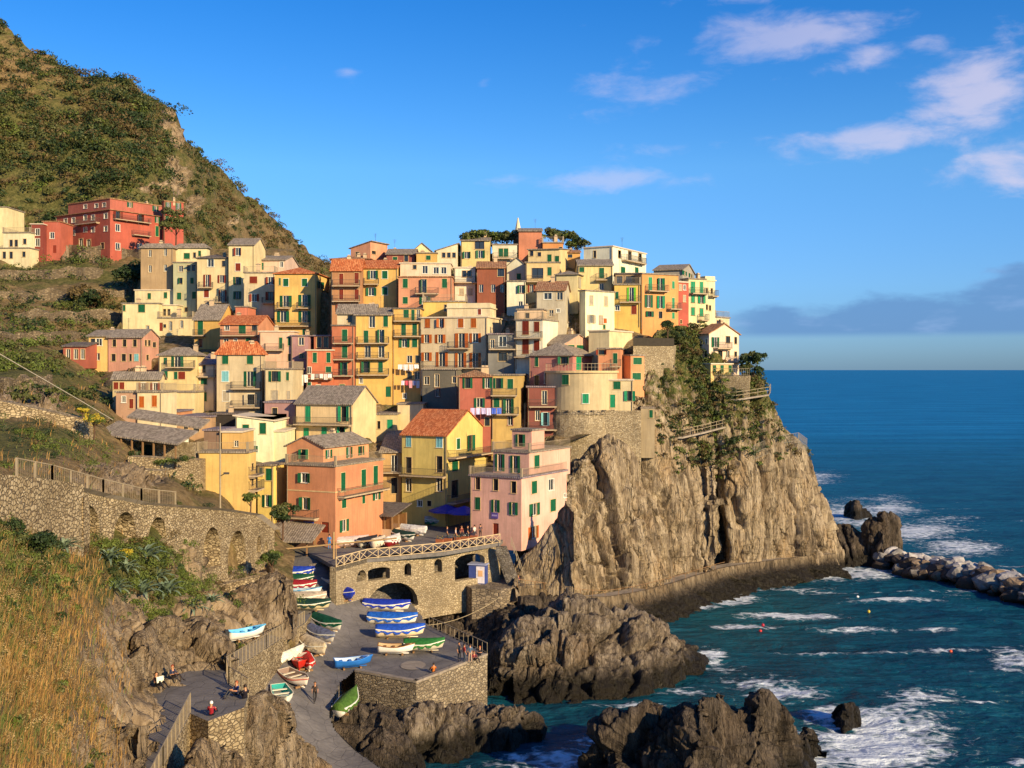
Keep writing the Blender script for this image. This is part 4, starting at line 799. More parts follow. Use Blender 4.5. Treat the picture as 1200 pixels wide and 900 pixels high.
# ---------------- rocks standing in or by the water ----------------
def rock(name, label, top, base, ridge=6, depth=18, seed=0, amp=.8, mat=None, zb=0, nu=170, nv=110, rot=-.5, kind=None, sharp=1., cat='rock', a1=1.1, a2=.6):
    """top: skyline pixels, base: waterline pixels (left to right); the body is a real mound between front and back"""
    x0 = max(top[0][0], base[0][0]); x1 = min(top[-1][0], base[-1][0]); u = np.linspace(x0, x1, nu)
    ty = np.interp(u, *zip(*top)); by = np.interp(u, *zip(*base)); df = DZ(by, zb); ends = np.sin(np.pi*np.clip((u-x0)/(x1-x0), 0, 1))**.5
    dr = df+ridge*ends+.3; zr = HC-(ty-HY)/F*dr; dp = depth*ends+.6; v = np.linspace(0, 1, nv); rows = []
    for t in v:
        if t < .5: s = t/.5; dd = df+(dr-df)*s**1.0; z = zb-1.5+(zr-zb+1.5)*(1-(1-s)**1.6)
        else: s = (t-.5)/.5; dd = dr+(dp)*s; z = zr+(zb-2-zr)*s**1.4
        xm = (u-600)/F*(df*.5+dr*.5); cxm = xm.mean(); pers = (u-600)/F*dd if t <= .5 else (u-600)/F*dr
        rows.append(np.stack([pers, dd+0*u, z], -1))
    g = np.stack(rows); N = normals(g)
    if N[..., 2].mean() < 0: N = -N
    q = g.reshape(-1, 3)+seed*13.7
    dsp = strata(q, rot, a1*amp*.4, a2*amp*.6, seed)+fbm(q*.2, 3, seed)*.8*amp+rid(q*np.array([.5, .5, .35]), 4, seed+3)*.2*amp*sharp+fbm(q*1.8, 3, seed+5)*.12+facets(q, (.22, .24, .11), 1.9*amp, 1.9*amp*sharp, 1.1*amp, rot*.8, seed, .9)+facets(q, (.7, .7, .3), .5*amp, .6*amp*sharp, .35*amp, rot, seed+20)+facets(q, (2.2, 2.2, 1.1), .1*amp, .16*amp, .08*amp, rot, seed+30)
    fade = np.minimum(1, 8*np.minimum(v, 1-v))[:, None]*np.minimum(1, 6*ends)[None]
    cr = np.abs(fbm(q*np.array([.2, .2, .1]), 2, seed+8)); dsp -= np.exp(-(cr/.03)**2)*.9*amp
    g = g+N*(dsp.reshape(nv, nu)*(.25+.75*fade)*.8)[..., None]; g[..., 1] += 0
    me = npmesh(name, g.reshape(-1, 3), gridf(nv, nu), False); attr(me, 'veg', np.zeros(nv*nu))
    o = link(name, me, mat or ROCKD); tag(o, label, cat if kind is None else None, None, kind); return o
rock('sea_rock', 'large rounded grey brown rock standing in the water below the cliff path', [(574, 800), (582, 765), (600, 742), (622, 728), (645, 716), (662, 700), (690, 700), (735, 712), (760, 732), (785, 742), (806, 760), (826, 786), (830, 800)], [(574, 818), (600, 826), (640, 829), (700, 826), (750, 820), (790, 808), (830, 796)], 9, 16, 1, 1.0, nu=260, nv=160)
rock('strata_slope', 'dark slanting slate slope under the pier between the slipway and the sea rock', [(478, 735), (500, 712), (530, 716), (560, 716), (590, 708), (620, 700), (660, 700), (690, 705)], [(478, 770), (520, 790), (560, 800), (590, 815), (630, 800), (690, 760)], 12, 12, 2, .8, mat=ROCKB, rot=-.9, zb=.2, nu=220, nv=130)
rock('shore_rock', 'brown layered rock under the terrace wall with its nose in the surf', [(425, 872), (445, 852), (470, 840), (488, 828), (530, 826), (568, 836), (590, 828), (615, 828), (630, 842), (634, 862)], [(425, 905), (460, 912), (520, 905), (560, 896), (600, 890), (634, 872)], 4, 10, 3, .7, mat=ROCKD, rot=-.5, nu=220, nv=110)
rock('slipway_rock', 'flat dark slate slab below the green covered boat', [(382, 850), (398, 832), (420, 820), (450, 828), (475, 850), (490, 880), (500, 903)], [(382, 900), (410, 905), (450, 915), (500, 905)], 6, 8, 4, .35, mat=ROCKB, rot=-1.0, zb=1.5, nu=160, nv=90)
rock('foreground_rock', 'jagged dark brown reef in the bottom right foreground with two pointed peaks', [(676, 905), (690, 888), (715, 868), (750, 848), (775, 838), (796, 842), (815, 818), (848, 806), (862, 822), (878, 830), (890, 806), (902, 812), (912, 838), (925, 840), (940, 858), (952, 848), (962, 868), (966, 880)], [(676, 935), (740, 960), (820, 985), (900, 960), (966, 890)], 5, 11, 5, .75, mat=ROCKB, rot=.7, nu=300, nv=170, sharp=1.5)
rock('sea_stack', 'tall dark pointed rock at the foot of the cliff, right of the path end', [(1010, 660), (1020, 615), (1030, 600), (1040, 597), (1052, 612), (1060, 636), (1062, 655)], [(1010, 664), (1035, 668), (1062, 660)], 4, 9, 6, .8, mat=ROCKB, rot=.4, nu=110, nv=90)
rock('sea_stack', 'lower double dark rock between the cliff end and the tall pointed rock', [(974, 655), (980, 622), (992, 610), (1002, 616), (1010, 624), (1018, 618), (1026, 640), (1030, 655)], [(974, 662), (1000, 666), (1030, 664)], 4, 8, 7, .8, mat=ROCKB, rot=.4, nu=110, nv=90)
rock('islet', 'small dark islet in white surf behind the pointed rock', [(986, 606), (990, 590), (998, 584), (1008, 588), (1018, 600), (1021, 606)], [(986, 606), (1004, 610), (1021, 607)], 3, 6, 8, .6, mat=ROCKB, nu=70, nv=50)
rock('islet', 'round black rock ringed by foam near the bottom right', [(971, 848), (975, 830), (986, 822), (1000, 823), (1008, 832), (1009, 848)], [(971, 850), (990, 862), (1009, 850)], 1.5, 3, 9, .35, mat=ROCKB, nu=70, nv=60)
rock('path_rock', 'brown rock mass in the bottom left between the lower path and the boat ramp', [(204, 930), (222, 890), (236, 866), (246, 880), (262, 888), (285, 874), (292, 826), (306, 817), (326, 838), (345, 864), (372, 888), (394, 908)], [(196, 1250), (245, 1160), (290, 1070), (330, 1000), (394, 940)], 3, 8, 10, .6, mat=ROCKG, rot=-.8, zb=1.5, nu=260, nv=150)
rock('shore_rock', 'tan rock spur rising against the right side of the pink waterfront house', [(596, 676), (606, 660), (614, 648), (628, 638), (642, 618), (652, 600), (664, 585), (672, 600)], [(596, 686), (625, 689), (655, 691), (672, 693)], 1.5, 6, 22, .35, mat=ROCK, rot=-.55, zb=7.3, nu=150, nv=110)
rock('path_rock', 'pale brown rock outcrop above the seated readers on the lower path', [(112, 850), (135, 790), (165, 745), (200, 722), (230, 720), (255, 742), (264, 768)], [(112, 900), (150, 850), (182, 815), (215, 795), (264, 785)], 5, 9, 11, .55, mat=ROCKG, rot=-.6, zb=12.9, nu=200, nv=120)
rock('path_rock', 'brown crag between the covered boats and the white dinghy path', [(248, 730), (262, 705), (285, 690), (305, 680), (325, 668), (338, 676), (342, 720)], [(248, 748), (290, 742), (320, 732), (342, 728)], 5, 8, 12, .45, mat=ROCKG, rot=-.2, zb=11.5, nu=140, nv=90)
rock('path_rock', 'large weathered boulder bank at the left edge of the lower path', [(100, 960), (118, 890), (136, 852), (150, 842), (162, 860), (163, 884), (156, 908)], [(100, 1010), (136, 960), (156, 925)], 3, 8, 13, .45, mat=ROCKG, rot=-.6, zb=12.8, nu=120, nv=80)
# boulders of the breakwater
def boulder_meshes(n):
    out = []
    for k in range(n):
        nu, nv = 9, 7; th = np.linspace(0, 2*math.pi, nu, endpoint=False); ph = np.linspace(.12, math.pi-.12, nv); T, H_ = np.meshgrid(th, ph)
        q = np.stack([np.sin(H_)*np.cos(T), np.sin(H_)*np.sin(T), np.cos(H_)], -1); q = np.sign(q)*np.abs(q)**.7
        r = 1+fbm(q.reshape(-1, 3)*1.3+k*9, 2, k).reshape(T.shape)*.35; q = q*r[..., None]*np.array([1, .8+.3*rnd.random(), .6+.2*rnd.random()])
        f = []
        for i in range(nv-1):
            for j in range(nu): f.append((i*nu+j, (i+1)*nu+j, (i+1)*nu+(j+1) % nu, i*nu+(j+1) % nu))
        me = bpy.data.meshes.new('boulder'); me.from_pydata([tuple(x) for x in q.reshape(-1, 3)], [], f+[tuple(range(nu)), tuple(range(nv*nu-1, (nv-1)*nu-1, -1))]); me.materials.append(ROCKB); out.append(me)
    return out
BM_ = boulder_meshes(9); 
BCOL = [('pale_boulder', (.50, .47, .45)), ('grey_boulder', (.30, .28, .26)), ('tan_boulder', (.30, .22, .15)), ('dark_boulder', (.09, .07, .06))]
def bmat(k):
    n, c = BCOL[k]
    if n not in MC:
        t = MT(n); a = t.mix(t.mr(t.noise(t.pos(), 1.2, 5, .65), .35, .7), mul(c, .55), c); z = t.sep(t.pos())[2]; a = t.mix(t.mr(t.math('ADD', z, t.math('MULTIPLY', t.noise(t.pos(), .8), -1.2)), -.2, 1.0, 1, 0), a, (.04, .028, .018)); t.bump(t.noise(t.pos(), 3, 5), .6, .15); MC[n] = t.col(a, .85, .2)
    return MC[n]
for k in range(235):
    t = rnd.random()**.9; px = 1030+t*230; lo = np.interp(px, [1030, 1060, 1100, 1200, 1260], [664, 694, 704, 722, 736]); hi = np.interp(px, [1030, 1060, 1100, 1200, 1260], [655, 650, 652, 672, 686])
    y = hi+(lo-hi)*rnd.random(); s = (y-hi)/(lo-hi); d = np.interp(px, [1030, 1260], [186, 150])+(.5-s)*10; z = 3.2*math.sin(math.pi*min(1, max(.06, 1-s*.95)))*.8
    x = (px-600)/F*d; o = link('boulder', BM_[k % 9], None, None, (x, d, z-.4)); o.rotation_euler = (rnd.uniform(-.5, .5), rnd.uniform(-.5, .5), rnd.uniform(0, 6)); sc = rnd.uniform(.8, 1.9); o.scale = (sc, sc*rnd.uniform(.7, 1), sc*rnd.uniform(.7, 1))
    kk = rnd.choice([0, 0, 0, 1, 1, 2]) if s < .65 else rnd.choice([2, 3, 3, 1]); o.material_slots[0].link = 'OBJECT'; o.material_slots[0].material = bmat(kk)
    zone_ = ['beside the dark pointed rock', 'left of the breakwater middle', 'in the middle of the breakwater', 'right of the breakwater middle', 'at the right edge of the photo'][min(4, int((px-1030)/36))]; zn_ = 'outer sea side' if s < .33 else 'crest' if s < .66 else 'bay side'; sz_ = 'small' if sc < 1.15 else 'middling' if sc < 1.5 else 'large'
    tag(o, f"{sz_} {['pale white', 'grey', 'tan brown', 'dark wet'][kk]} boulder on the {zn_}, {zone_}", 'boulder', 'boulders of the breakwater')

# ---------------- sea ----------------
py = np.concatenate([np.array([433.7, 434, 434.5, 435, 436, 437.5, 440, 443, 447, 452, 458, 465]), np.linspace(470, 960, 560), np.array([1000, 1100, 1300, 1700])])
pxs = np.concatenate([np.linspace(-2500, 380, 14), np.linspace(390, 1230, 620), np.linspace(1250, 3700, 14)])
PX, PY = np.meshgrid(pxs, py); D = DZ(PY, 0); X = (PX-600)/F*D; Y = D
q = np.stack([X.ravel(), Y.ravel(), np.zeros(X.size)], -1)
near = np.clip(1-(D.ravel()-90)/260, 0, 1)
hw = (fbm(q*np.array([.10, .16, 1])+3, 3, 71)*.55+rid(q*np.array([.3, .5, 1]), 3, 77)*.22)*near
# white water: rings round the rocks, run up by the swell
SPOTS = [(985, 838, 34, 12, 1.15), (1030, 850, 40, 22, 1.0), (950, 890, 60, 24, 1.05), (1010, 885, 60, 25, .85), (930, 812, 50, 9, .95), (1030, 870, 85, 36, .95), (900, 800, 60, 10, .7), (1080, 820, 50, 16, .6), (620, 905, 70, 14, 1.0), (1060, 830, 30, 18, .6), (640, 892, 60, 14, 1.1), (600, 890, 30, 8, 1.0), (700, 870, 40, 10, .55), (1075, 622, 60, 14, 1.0), (1040, 596, 40, 14, .9), (1120, 640, 50, 14, .7), (985, 606, 20, 12, .9), (1010, 612, 40, 10, .9),
 (960, 672, 60, 9, .9), (1020, 674, 50, 6, .85), (855, 700, 28, 8, 1.0), (820, 712, 30, 6, .75), (890, 686, 30, 5, .75), (835, 770, 18, 12, .9), (850, 785, 28, 8, .6), (800, 812, 40, 6, .7), (740, 828, 60, 4, .6), (1185, 775, 28, 14, 1.0), (1100, 738, 30, 3, .85), (1050, 706, 60, 3, .8), (930, 722, 60, 4, .85), (880, 735, 40, 3, .75), (1010, 738, 60, 4, .5), (1120, 700, 60, 6, .4), (1150, 824, 20, 3, .5), (1000, 590, 60, 10, .5), (960, 560, 30, 10, .6), (1190, 895, 14, 6, .7), (940, 690, 60, 3, .5)]
foam = np.zeros(PX.shape); wx = fbm(q*.07, 3, 91).reshape(PX.shape)*14; wy = fbm(q*.07+40, 3, 93).reshape(PX.shape)*5
for x, y, rx_, ry_, a in SPOTS: foam = np.maximum(foam, a*np.exp(-(((PX-x+wx)/rx_)**2+((PY-y+wy)/ry_)**2)**.8))
streak = np.clip(rid(q*np.array([.035, .09, 1]), 4, 95).reshape(PX.shape)-.52, 0, 1)*1.6*(PX > 760)*np.clip((PY-560)/60, 0, 1)
foam = foam*np.clip(.98+fbm(q*np.array([.09, .16, 1]), 4, 97).reshape(PX.shape)*.8, .25, 1.35); foam = np.clip(np.maximum(foam, streak), 0, 1.2)
hw = hw+foam.ravel()*.18*near
me = npmesh('sea', np.stack([X.ravel(), Y.ravel(), hw], -1), gridf(*PX.shape), True); attr(me, 'foam', foam.ravel())
shal = np.clip(blob(PX, PY, [(860, 715, 120, 35), (760, 790, 60, 30), (1000, 620, 90, 30), (900, 860, 140, 40)]), 0, 1); attr(me, 'shal', shal.ravel())
def sea_mat():
    t = MT('sea_water'); p = t.pos(); f = t.at('foam'); sh = t.at('shal')
    n = t.noise(t.map(p, (1, 1.4, 1)), .55, 9, .72, .8); n2 = t.noise(p, .09, 4, .55); v = t.vor(t.map(p, (1, 1.3, 1)), .55, 'DISTANCE_TO_EDGE')
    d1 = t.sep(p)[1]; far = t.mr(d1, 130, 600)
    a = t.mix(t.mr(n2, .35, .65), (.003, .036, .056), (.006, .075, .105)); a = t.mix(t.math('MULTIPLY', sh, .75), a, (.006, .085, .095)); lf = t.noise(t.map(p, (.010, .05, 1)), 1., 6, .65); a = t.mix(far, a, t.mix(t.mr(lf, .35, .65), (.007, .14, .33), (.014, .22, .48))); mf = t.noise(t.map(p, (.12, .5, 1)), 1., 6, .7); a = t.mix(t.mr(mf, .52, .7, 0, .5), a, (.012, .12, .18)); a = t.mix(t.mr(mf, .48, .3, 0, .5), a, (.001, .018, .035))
    web = t.mr(v, 0, .22, .30, 0); th = t.math('ADD', t.math('ADD', t.math('MULTIPLY', f, .78), t.math('MULTIPLY', t.math('SUBTRACT', n, .5), 1.9)), t.math('MULTIPLY', web, t.mr(f, .1, .5)))
    fm = t.mr(th, .36, .74)
    a = t.mix(fm, a, (.62, .68, .74)); c = t.N.new('ShaderNodeMix'); t.lk(fm, c.inputs[0]); c.inputs[2].default_value = .12; c.inputs[3].default_value = .7
    t.b.inputs['IOR'].default_value = 1.33
    w1 = t.noise(t.map(p, (.7, 1.6, 1)), .45, 6, .62, .4); w2 = t.noise(t.map(p, (.6, 1.5, 1)), 1.9, 5, .6); w3 = t.noise(t.map(p, (.3, 1.2, 1)), .06, 4, .6)
    t.bump(t.math('ADD', t.math('ADD', t.math('MULTIPLY', w1, 1.0), t.math('MULTIPLY', w2, .35)), t.math('MULTIPLY', w3, 2.5)), 1.0, .75)
    m = t.col(a, .12, .35); N = t.N; df = N.new('ShaderNodeBsdfDiffuse'); t.lk(a, df.inputs[0]); gl = N.new('ShaderNodeBsdfGlossy'); t.lk(t.b.inputs['Normal'].links[0].from_socket, gl.inputs['Normal']); t.lk(t.b.inputs['Normal'].links[0].from_socket, df.inputs['Normal']); t.val(gl.inputs['Roughness'], .18)
    fr = N.new('ShaderNodeFresnel'); fr.inputs[0].default_value = 1.33; t.lk(t.b.inputs['Normal'].links[0].from_socket, fr.inputs['Normal']); k = t.math('MINIMUM', fr.outputs[0], t.mr(d1, 100, 500, .13, .08)); k = t.math('MULTIPLY', k, t.math('SUBTRACT', 1, t.math('MULTIPLY', fm, .9)))
    mx = N.new('ShaderNodeMixShader'); t.lk(k, mx.inputs[0]); t.lk(df.outputs[0], mx.inputs[1]); t.lk(gl.outputs[0], mx.inputs[2]); t.lk(mx.outputs[0], N['Material Output'].inputs[0]); return m
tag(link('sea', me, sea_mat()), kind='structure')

def merge(house, extra, wallname):
    """an upper storey is part of its house: hand its walls, roof and windows over to the house"""
    hs = {o['label']: o for o in col.objects if o.type == 'EMPTY' and 'label' in o}
    h = next(o for l, o in hs.items() if l.startswith(house)); e = next(o for l, o in hs.items() if l.startswith(extra))
    def mat_(o): return Matrix.Translation(o.location) @ o.rotation_euler.to_matrix().to_4x4()
    rel_m = mat_(h).inverted() @ mat_(e)
    for c in [o for o in col.objects if o.parent == e]:
        c.parent = h; m = rel_m @ mat_(c); c.location = m.to_translation(); c.rotation_euler = m.to_euler()
        if c.name.startswith('wall'): c.name = wallname
    bpy.data.objects.remove(e)
merge('big red building', 'top storey of the red', 'attic_wall'); merge('big red building', 'red wing', 'wing_wall')
merge('tall tan rendered', 'cream base storey', 'base_wall'); merge('small cream villa', 'upper floor cream villa', 'upper_wall')
merge('white house with brown shutters on two', 'small white terrace room', 'terrace_room_wall'); merge('large cream house with many', 'cream rooftop room', 'rooftop_room_wall'); merge('large cream house with many', 'grey stone basement', 'basement_wall')
merge('big orange corner', 'set back attic', 'attic_wall'); merge('pink waterfront', 'second storey', 'upper_wall'); merge('pink waterfront', 'small pink top', 'top_room_wall')
merge('ochre loggia', 'cream upper floor', 'upper_wall'); merge('pink and white house', 'ochre ground floor', 'ground_floor_wall')
# ---------------- square, ramp, terrace, paths ----------------
def paving(name, c1, c2, sc=.8):
    if name in MC: return MC[name]
    t = MT(name); p = t.pos(); n = t.noise(p, .5, 6, .65); n2 = t.noise(t.map(p, (1, 3, 1), (0, 0, .5)), 1.6, 5, .6); a = t.mix(t.mr(n, .35, .68), c1, c2); a = t.mix(t.mr(n2, .5, .75, 0, .5), a, mul(c1, .6))
    v = t.vor(p, sc, 'DISTANCE_TO_EDGE'); a = t.mix(t.mr(v, 0, .03, .5, 0), a, mul(c1, .4)); t.bump(t.math('ADD', n2, t.mr(v, 0, .04, 0, .4)), .5, .06)
    MC[name] = t.col(a, .75, .3); return MC[name]
PAVE = paving('slipway_paving', (.12, .11, .105), (.20, .182, .168)); CONC = paving('concrete_path', (.24, .20, .155), (.36, .30, .235), .3)
def xy(px, py, z): return G(px, py, z)[:2]
# square of the village on its arched wall
sqp = [xy(394, 665, 12.5), xy(430, 655, 12.5), xy(520, 647, 12.5), xy(586, 636, 12.5), xy(600, 622, 12.5), xy(560, 596, 12.5), xy(430, 592, 12.5), xy(345, 608, 12.5), xy(340, 640, 12.5), xy(372, 652, 12.5)]
m = MB(); m.prism(sqp, 12.1, 12.5); tag(m.obj('village_square', PAVE), kind='structure')
def arch_poly(x0, x1, z0, z1, rise=None, n=10):
    r = rise if rise is not None else (x1-x0)/2; r = min(r, (z1-z0)*.9); c = (x0+x1)/2; w = (x1-x0)/2
    return [(x0, z0), (x1, z0), (x1, z1-r)]+[(c+w*math.cos(a), z1-r+r*math.sin(a)) for a in [math.pi*i/n for i in range(1, n)]]+[(x0, z1-r)]
def arch_wall(mb, p0, p1, zt0, zt1, zb0, zb1, ops, thick=.8, back=None, mi=0, backmi=0):
    """masonry wall from p0 to p1 (plan), real openings through it"""
    a = Vector((*p0, 0)); b = Vector((*p1, 0)); L = (b-a).length; u = (b-a)/L; nrm = Vector((u.y, -u.x, 0))
    if nrm.y > 0: nrm = -nrm
    zt = lambda s: zt0+(zt1-zt0)*s/L; zb = lambda s: zb0+(zb1-zb0)*s/L
    outer = [(0, zb0), (L, zb1), (L, zt1), (0, zt0)]; loops = [outer]+[list(reversed(o)) for o in ops]
    flat = [p for l in loops for p in l]; tr = tessellate_polygon([[Vector((x, z, 0)) for x, z in l] for l in loops])
    def W(p, k): return a+u*p[0]-nrm*k+Vector((0, 0, p[1]))
    n = len(flat); mb.add([W(p, 0) for p in flat]+[W(p, thick) for p in flat], [t for t in tr]+[tuple(n+i for i in reversed(t)) for t in tr], mi)
    st = 0
    for l in loops:
        k = len(l); mb.add([W(p, 0) for p in l]+[W(p, thick) for p in l], [(i, (i+1) % k, k+(i+1) % k, k+i) for i in range(k)], mi)
    if back:
        for o in ops:
            xs = [p[0] for p in o]; zs = [p[1] for p in o]; mb.add([W((min(xs)-.1, min(zs)-.1), back), W((max(xs)+.1, min(zs)-.1), back), W((max(xs)+.1, max(zs)+.1), back), W((min(xs)-.1, max(zs)+.1), back)], [(0, 1, 2, 3)], backmi)
class Seg:
    def __init__(s, p0, p1):
        s.p0 = Vector(p0); s.p1 = Vector(p1); u = (s.p1-s.p0).normalized(); s.L = (s.p1-s.p0).length; s.f = Face((p0[0], p0[1], 0), (u.x, u.y))
    def op(s, x0, x1, yt, yb, rise=None):
        a, b = s.f.t(x0), s.f.t(x1); dm = s.f.d((x0+x1)/2); return arch_poly(a, b, HC-(yb-HY)/F*dm, HC-(yt-HY)/F*dm, rise)
W0, W1, W2, W3 = xy(394, 665, 12.5), xy(430, 655, 12.5), xy(520, 647, 12.5), xy(586, 636, 12.5)
mb = MB(); s0 = Seg(W0, W1); s1 = Seg(W1, W3)
arch_wall(mb, W0, W1, 12.5, 12.5, 7, 5, [s0.op(418, 429.5, 668, 681, 1.)])
arch_wall(mb, W1, W3, 12.5, 12.5, 5, 5, [s1.op(431, 457, 665, 679.5, .35), s1.op(428.5, 490, 683, 714), s1.op(474, 482, 660, 675), s1.op(509, 518, 655, 671), s1.op(533, 568, 649, 679, .8)], .9)
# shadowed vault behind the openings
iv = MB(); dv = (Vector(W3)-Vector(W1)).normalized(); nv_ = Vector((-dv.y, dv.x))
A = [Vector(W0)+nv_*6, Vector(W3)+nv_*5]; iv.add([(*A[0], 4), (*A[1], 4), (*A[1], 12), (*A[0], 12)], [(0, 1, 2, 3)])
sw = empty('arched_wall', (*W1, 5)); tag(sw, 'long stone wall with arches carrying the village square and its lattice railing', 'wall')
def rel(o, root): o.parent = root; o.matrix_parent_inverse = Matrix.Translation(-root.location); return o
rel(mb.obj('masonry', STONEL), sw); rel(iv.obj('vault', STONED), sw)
# lattice railing
rr = MB()
for p, q in ((W0, W1), (W1, W2), (W2, W3)):
    p = Vector((*p, 12.5)); q = Vector((*q, 12.5)); n = max(2, round((q-p).length/1.35)); up = Vector((0, 0, 1.05))
    for k in range(n):
        a = p+(q-p)*(k/n); b = p+(q-p)*((k+1)/n); rr.bar(a, a+up, .055); rr.bar(a+up, b+up, .06); rr.bar(a+up*.08, b+up*.08, .045); rr.bar(a+up*.12, b+up*.95, .04); rr.bar(a+up*.95, b+up*.12, .04)
    rr.bar(q, q+up, .055)
tag(rr.obj('lattice_railing', plain('concrete_rail', 'C2AC88', .9)), 'pale lattice railing of crossed bars along the edge of the village square', 'railing')
# ramp + terrace surface
RC = [(330, 632, 12.9), (340, 640, 12.6), (392, 640, 12.6), (320, 670, 11.2), (392, 668, 11.3), (320, 700, 9.3), (410, 690, 9.3), (425, 705, 8.2), (320, 720, 8.8), (480, 705, 7.2), (360, 735, 8.2), (450, 735, 6.7), (500, 735, 6.4), (400, 760, 6.35), (500, 750, 6.3), (345, 765, 7.9), (352, 785, 7.3), (310, 800, 8.0), (400, 800, 6.1), (400, 830, 5.5), (325, 830, 6.9), (310, 850, 6.4), (345, 870, 5.3), (400, 880, 4.2), (430, 905, 3.8), (350, 940, 3.4), (450, 950, 3.2), (480, 780, 6.3), (570, 767, 6.3), (488, 799, 6.3), (417, 786, 6.3)]
_rc = [(a, b) for a, b, _ in RC]; _rv = [c for *_, c in RC]
def ramp_z(px, py): return float(rbf(_rc, _rv, [(px, py)], .002)[0])
gx_, gy_ = np.meshgrid(np.linspace(285, 580, 150), np.linspace(628, 950, 170)); z_ = rbf(_rc, _rv, np.stack([gx_.ravel(), gy_.ravel()], -1), .002).reshape(gx_.shape)
poly = [(336, 634), (326, 660), (322, 722), (300, 800), (288, 850), (300, 948), (480, 948), (452, 905), (418, 880), (392, 855), (385, 835), (398, 800), (416, 786), (488, 799.5), (571, 767), (502, 733), (480, 704), (430, 704), (414, 690), (397, 668), (396, 634)]
def inside(x, y, pg):
    r = np.zeros(x.shape, bool); n = len(pg)
    for i in range(n):
        x0, y0 = pg[i]; x1, y1 = pg[(i+1) % n]; c = ((y0 > y) != (y1 > y)) & (x < (x1-x0)*(y-y0)/(y1-y0+1e-9)+x0); r ^= c
    return r
fq = gridf(*gx_.shape); cxq = gx_.ravel()[fq].mean(1); cyq = gy_.ravel()[fq].mean(1); fq = fq[inside(cxq, cyq, poly)]
dd = DZ(gy_, z_); Pg = np.stack([(gx_-600)/F*dd, dd, z_], -1).reshape(-1, 3); Pg[:, 2] += fbm(Pg*.6, 3, 5)*.06
tag(link('boat_ramp', npmesh('boat_ramp', Pg, fq, True), PAVE), kind='structure')
T = [xy(416, 786, 6.3), xy(488, 799.5, 6.3), xy(571, 767, 6.3), xy(502, 733, 6.3), xy(450, 730, 6.3), xy(400, 762, 6.3)]
m = MB(); m.prism(T, -1, 6.22); rel_ = m.obj('terrace_wall', STONE); tag(rel_, 'stone retaining wall of the boat terrace, dark on one face and sunlit on the other', 'wall')
m = MB(); 
for p, q in ((T[1], T[2]), (T[0], T[1])): 
    a = Vector(p); b = Vector(q); n = Vector(((b-a).y, -(b-a).x)).normalized()*.06; k = Vector((-(b-a).y, (b-a).x)).normalized()*.4
    m.prism([tuple(a+n), tuple(b+n), tuple(b+k), tuple(a+k)], 6.221, 6.42)
tag(m.obj('kerb', CONC), 'low concrete kerb along the edge of the boat terrace', 'kerb')
m = MB(); m.rail((*xy(571, 766, 6.4), 6.4), (*xy(503, 734, 6.4), 6.4), 1.0, .9, .03); tag(m.obj('railing', RAILM), 'thin metal railing behind the people at the terrace corner', 'railing')
c = xy(484, 780, 6.3); m = MB(); n = 24; m.add([(c[0], c[1], 6.345)]+[(c[0]+1.15*math.cos(2*math.pi*i/n), c[1]+1.5*math.sin(2*math.pi*i/n), 6.345) for i in range(n)], [(0, i+1, (i+1) % n+1) for i in range(n)])
tag(m.obj('paving_circle', CONC), kind='structure')
# rough masonry under the ramp edge
m = MB(); e = [(398, 800), (385, 835), (392, 855), (418, 880), (452, 905)]
for i in range(len(e)-1):
    p = e[i]; q = e[i+1]; za = ramp_z(*p); zb = ramp_z(*q); a = Vector(G(*p, za)); b = Vector(G(*q, zb)); m.add([a, b, (b.x, b.y, -1), (a.x, a.y, -1)], [(0, 1, 2, 3)])
tag(m.obj('ramp_wall', STONED), 'dark rough wall carrying the curved edge of the slipway', 'wall')
# pier block with the kiosk
pz = 8.0; pp = [xy(530, 678, pz), xy(553, 690, pz), xy(587, 691, pz), xy(616, 686, pz), xy(616, 672, pz), xy(600, 660, pz), xy(560, 664, pz), xy(535, 668, pz)]
m = MB(); m.prism(pp, 0, pz); tag(m.obj('pier', stone('pier_stone', (.16, .125, .09), (.28, .22, .15), (.40, .32, .22), 2.2)), 'square stone pier platform below the square with a kiosk on top', 'pier')
kx, ky = xy(561, 683, pz); k = empty('kiosk', (kx, ky, pz), -.25, 'small blue kiosk with a pale poster door standing in the right arch', 'kiosk')
m = MB(); m.box(-1.0, 1.0, -.7, .7, 0, 2.2); m.obj('cabin', plain('kiosk_blue', '3A4A8C', .6), k)
m = MB(); m.box(-1.12, 1.12, -.85, .85, 2.2, 2.32); m.obj('roof', plain('kiosk_top', '9AA0C0', .6), k)
m = MB(); m.box(-.1, .9, -.75, -.703, .1, 2.05); dr = m.obj('door', plain('kiosk_door', 'D8D2DA', .5), k)
m = MB(); m.box(.15, .7, -.79, -.752, .9, 1.6); m.obj('poster', plain('poster_orange', 'D8A878', .7), dr)
# stair from the square down to the pier
m = MB(); a = Vector(G(588, 640, 12.4)); b = Vector(G(604, 684, 8.1))
for i in range(22):
    p = a+(b-a)*(i/22); m.box(p.x-.7, p.x+.6, p.y-.18, p.y+.2, p.z-.9-(i % 2)*.002, p.z)
tag(m.obj('stone_stair', STONED), 'stone stair going down from the square to the pier beside the pink house', 'stair')
m = MB()
for off in (0, .5): m.bar(a+Vector((1.1, 0, .5+off)), b+Vector((1.1, 0, .5+off)), .04)
for i in range(6): p = a+(b-a)*(i/5)+Vector((1.1, 0, 0)); m.bar(p, p+Vector((0, 0, 1.05)), .04)
tag(m.obj('handrail', RAILM), 'double bar handrail beside the stone stair', 'handrail')
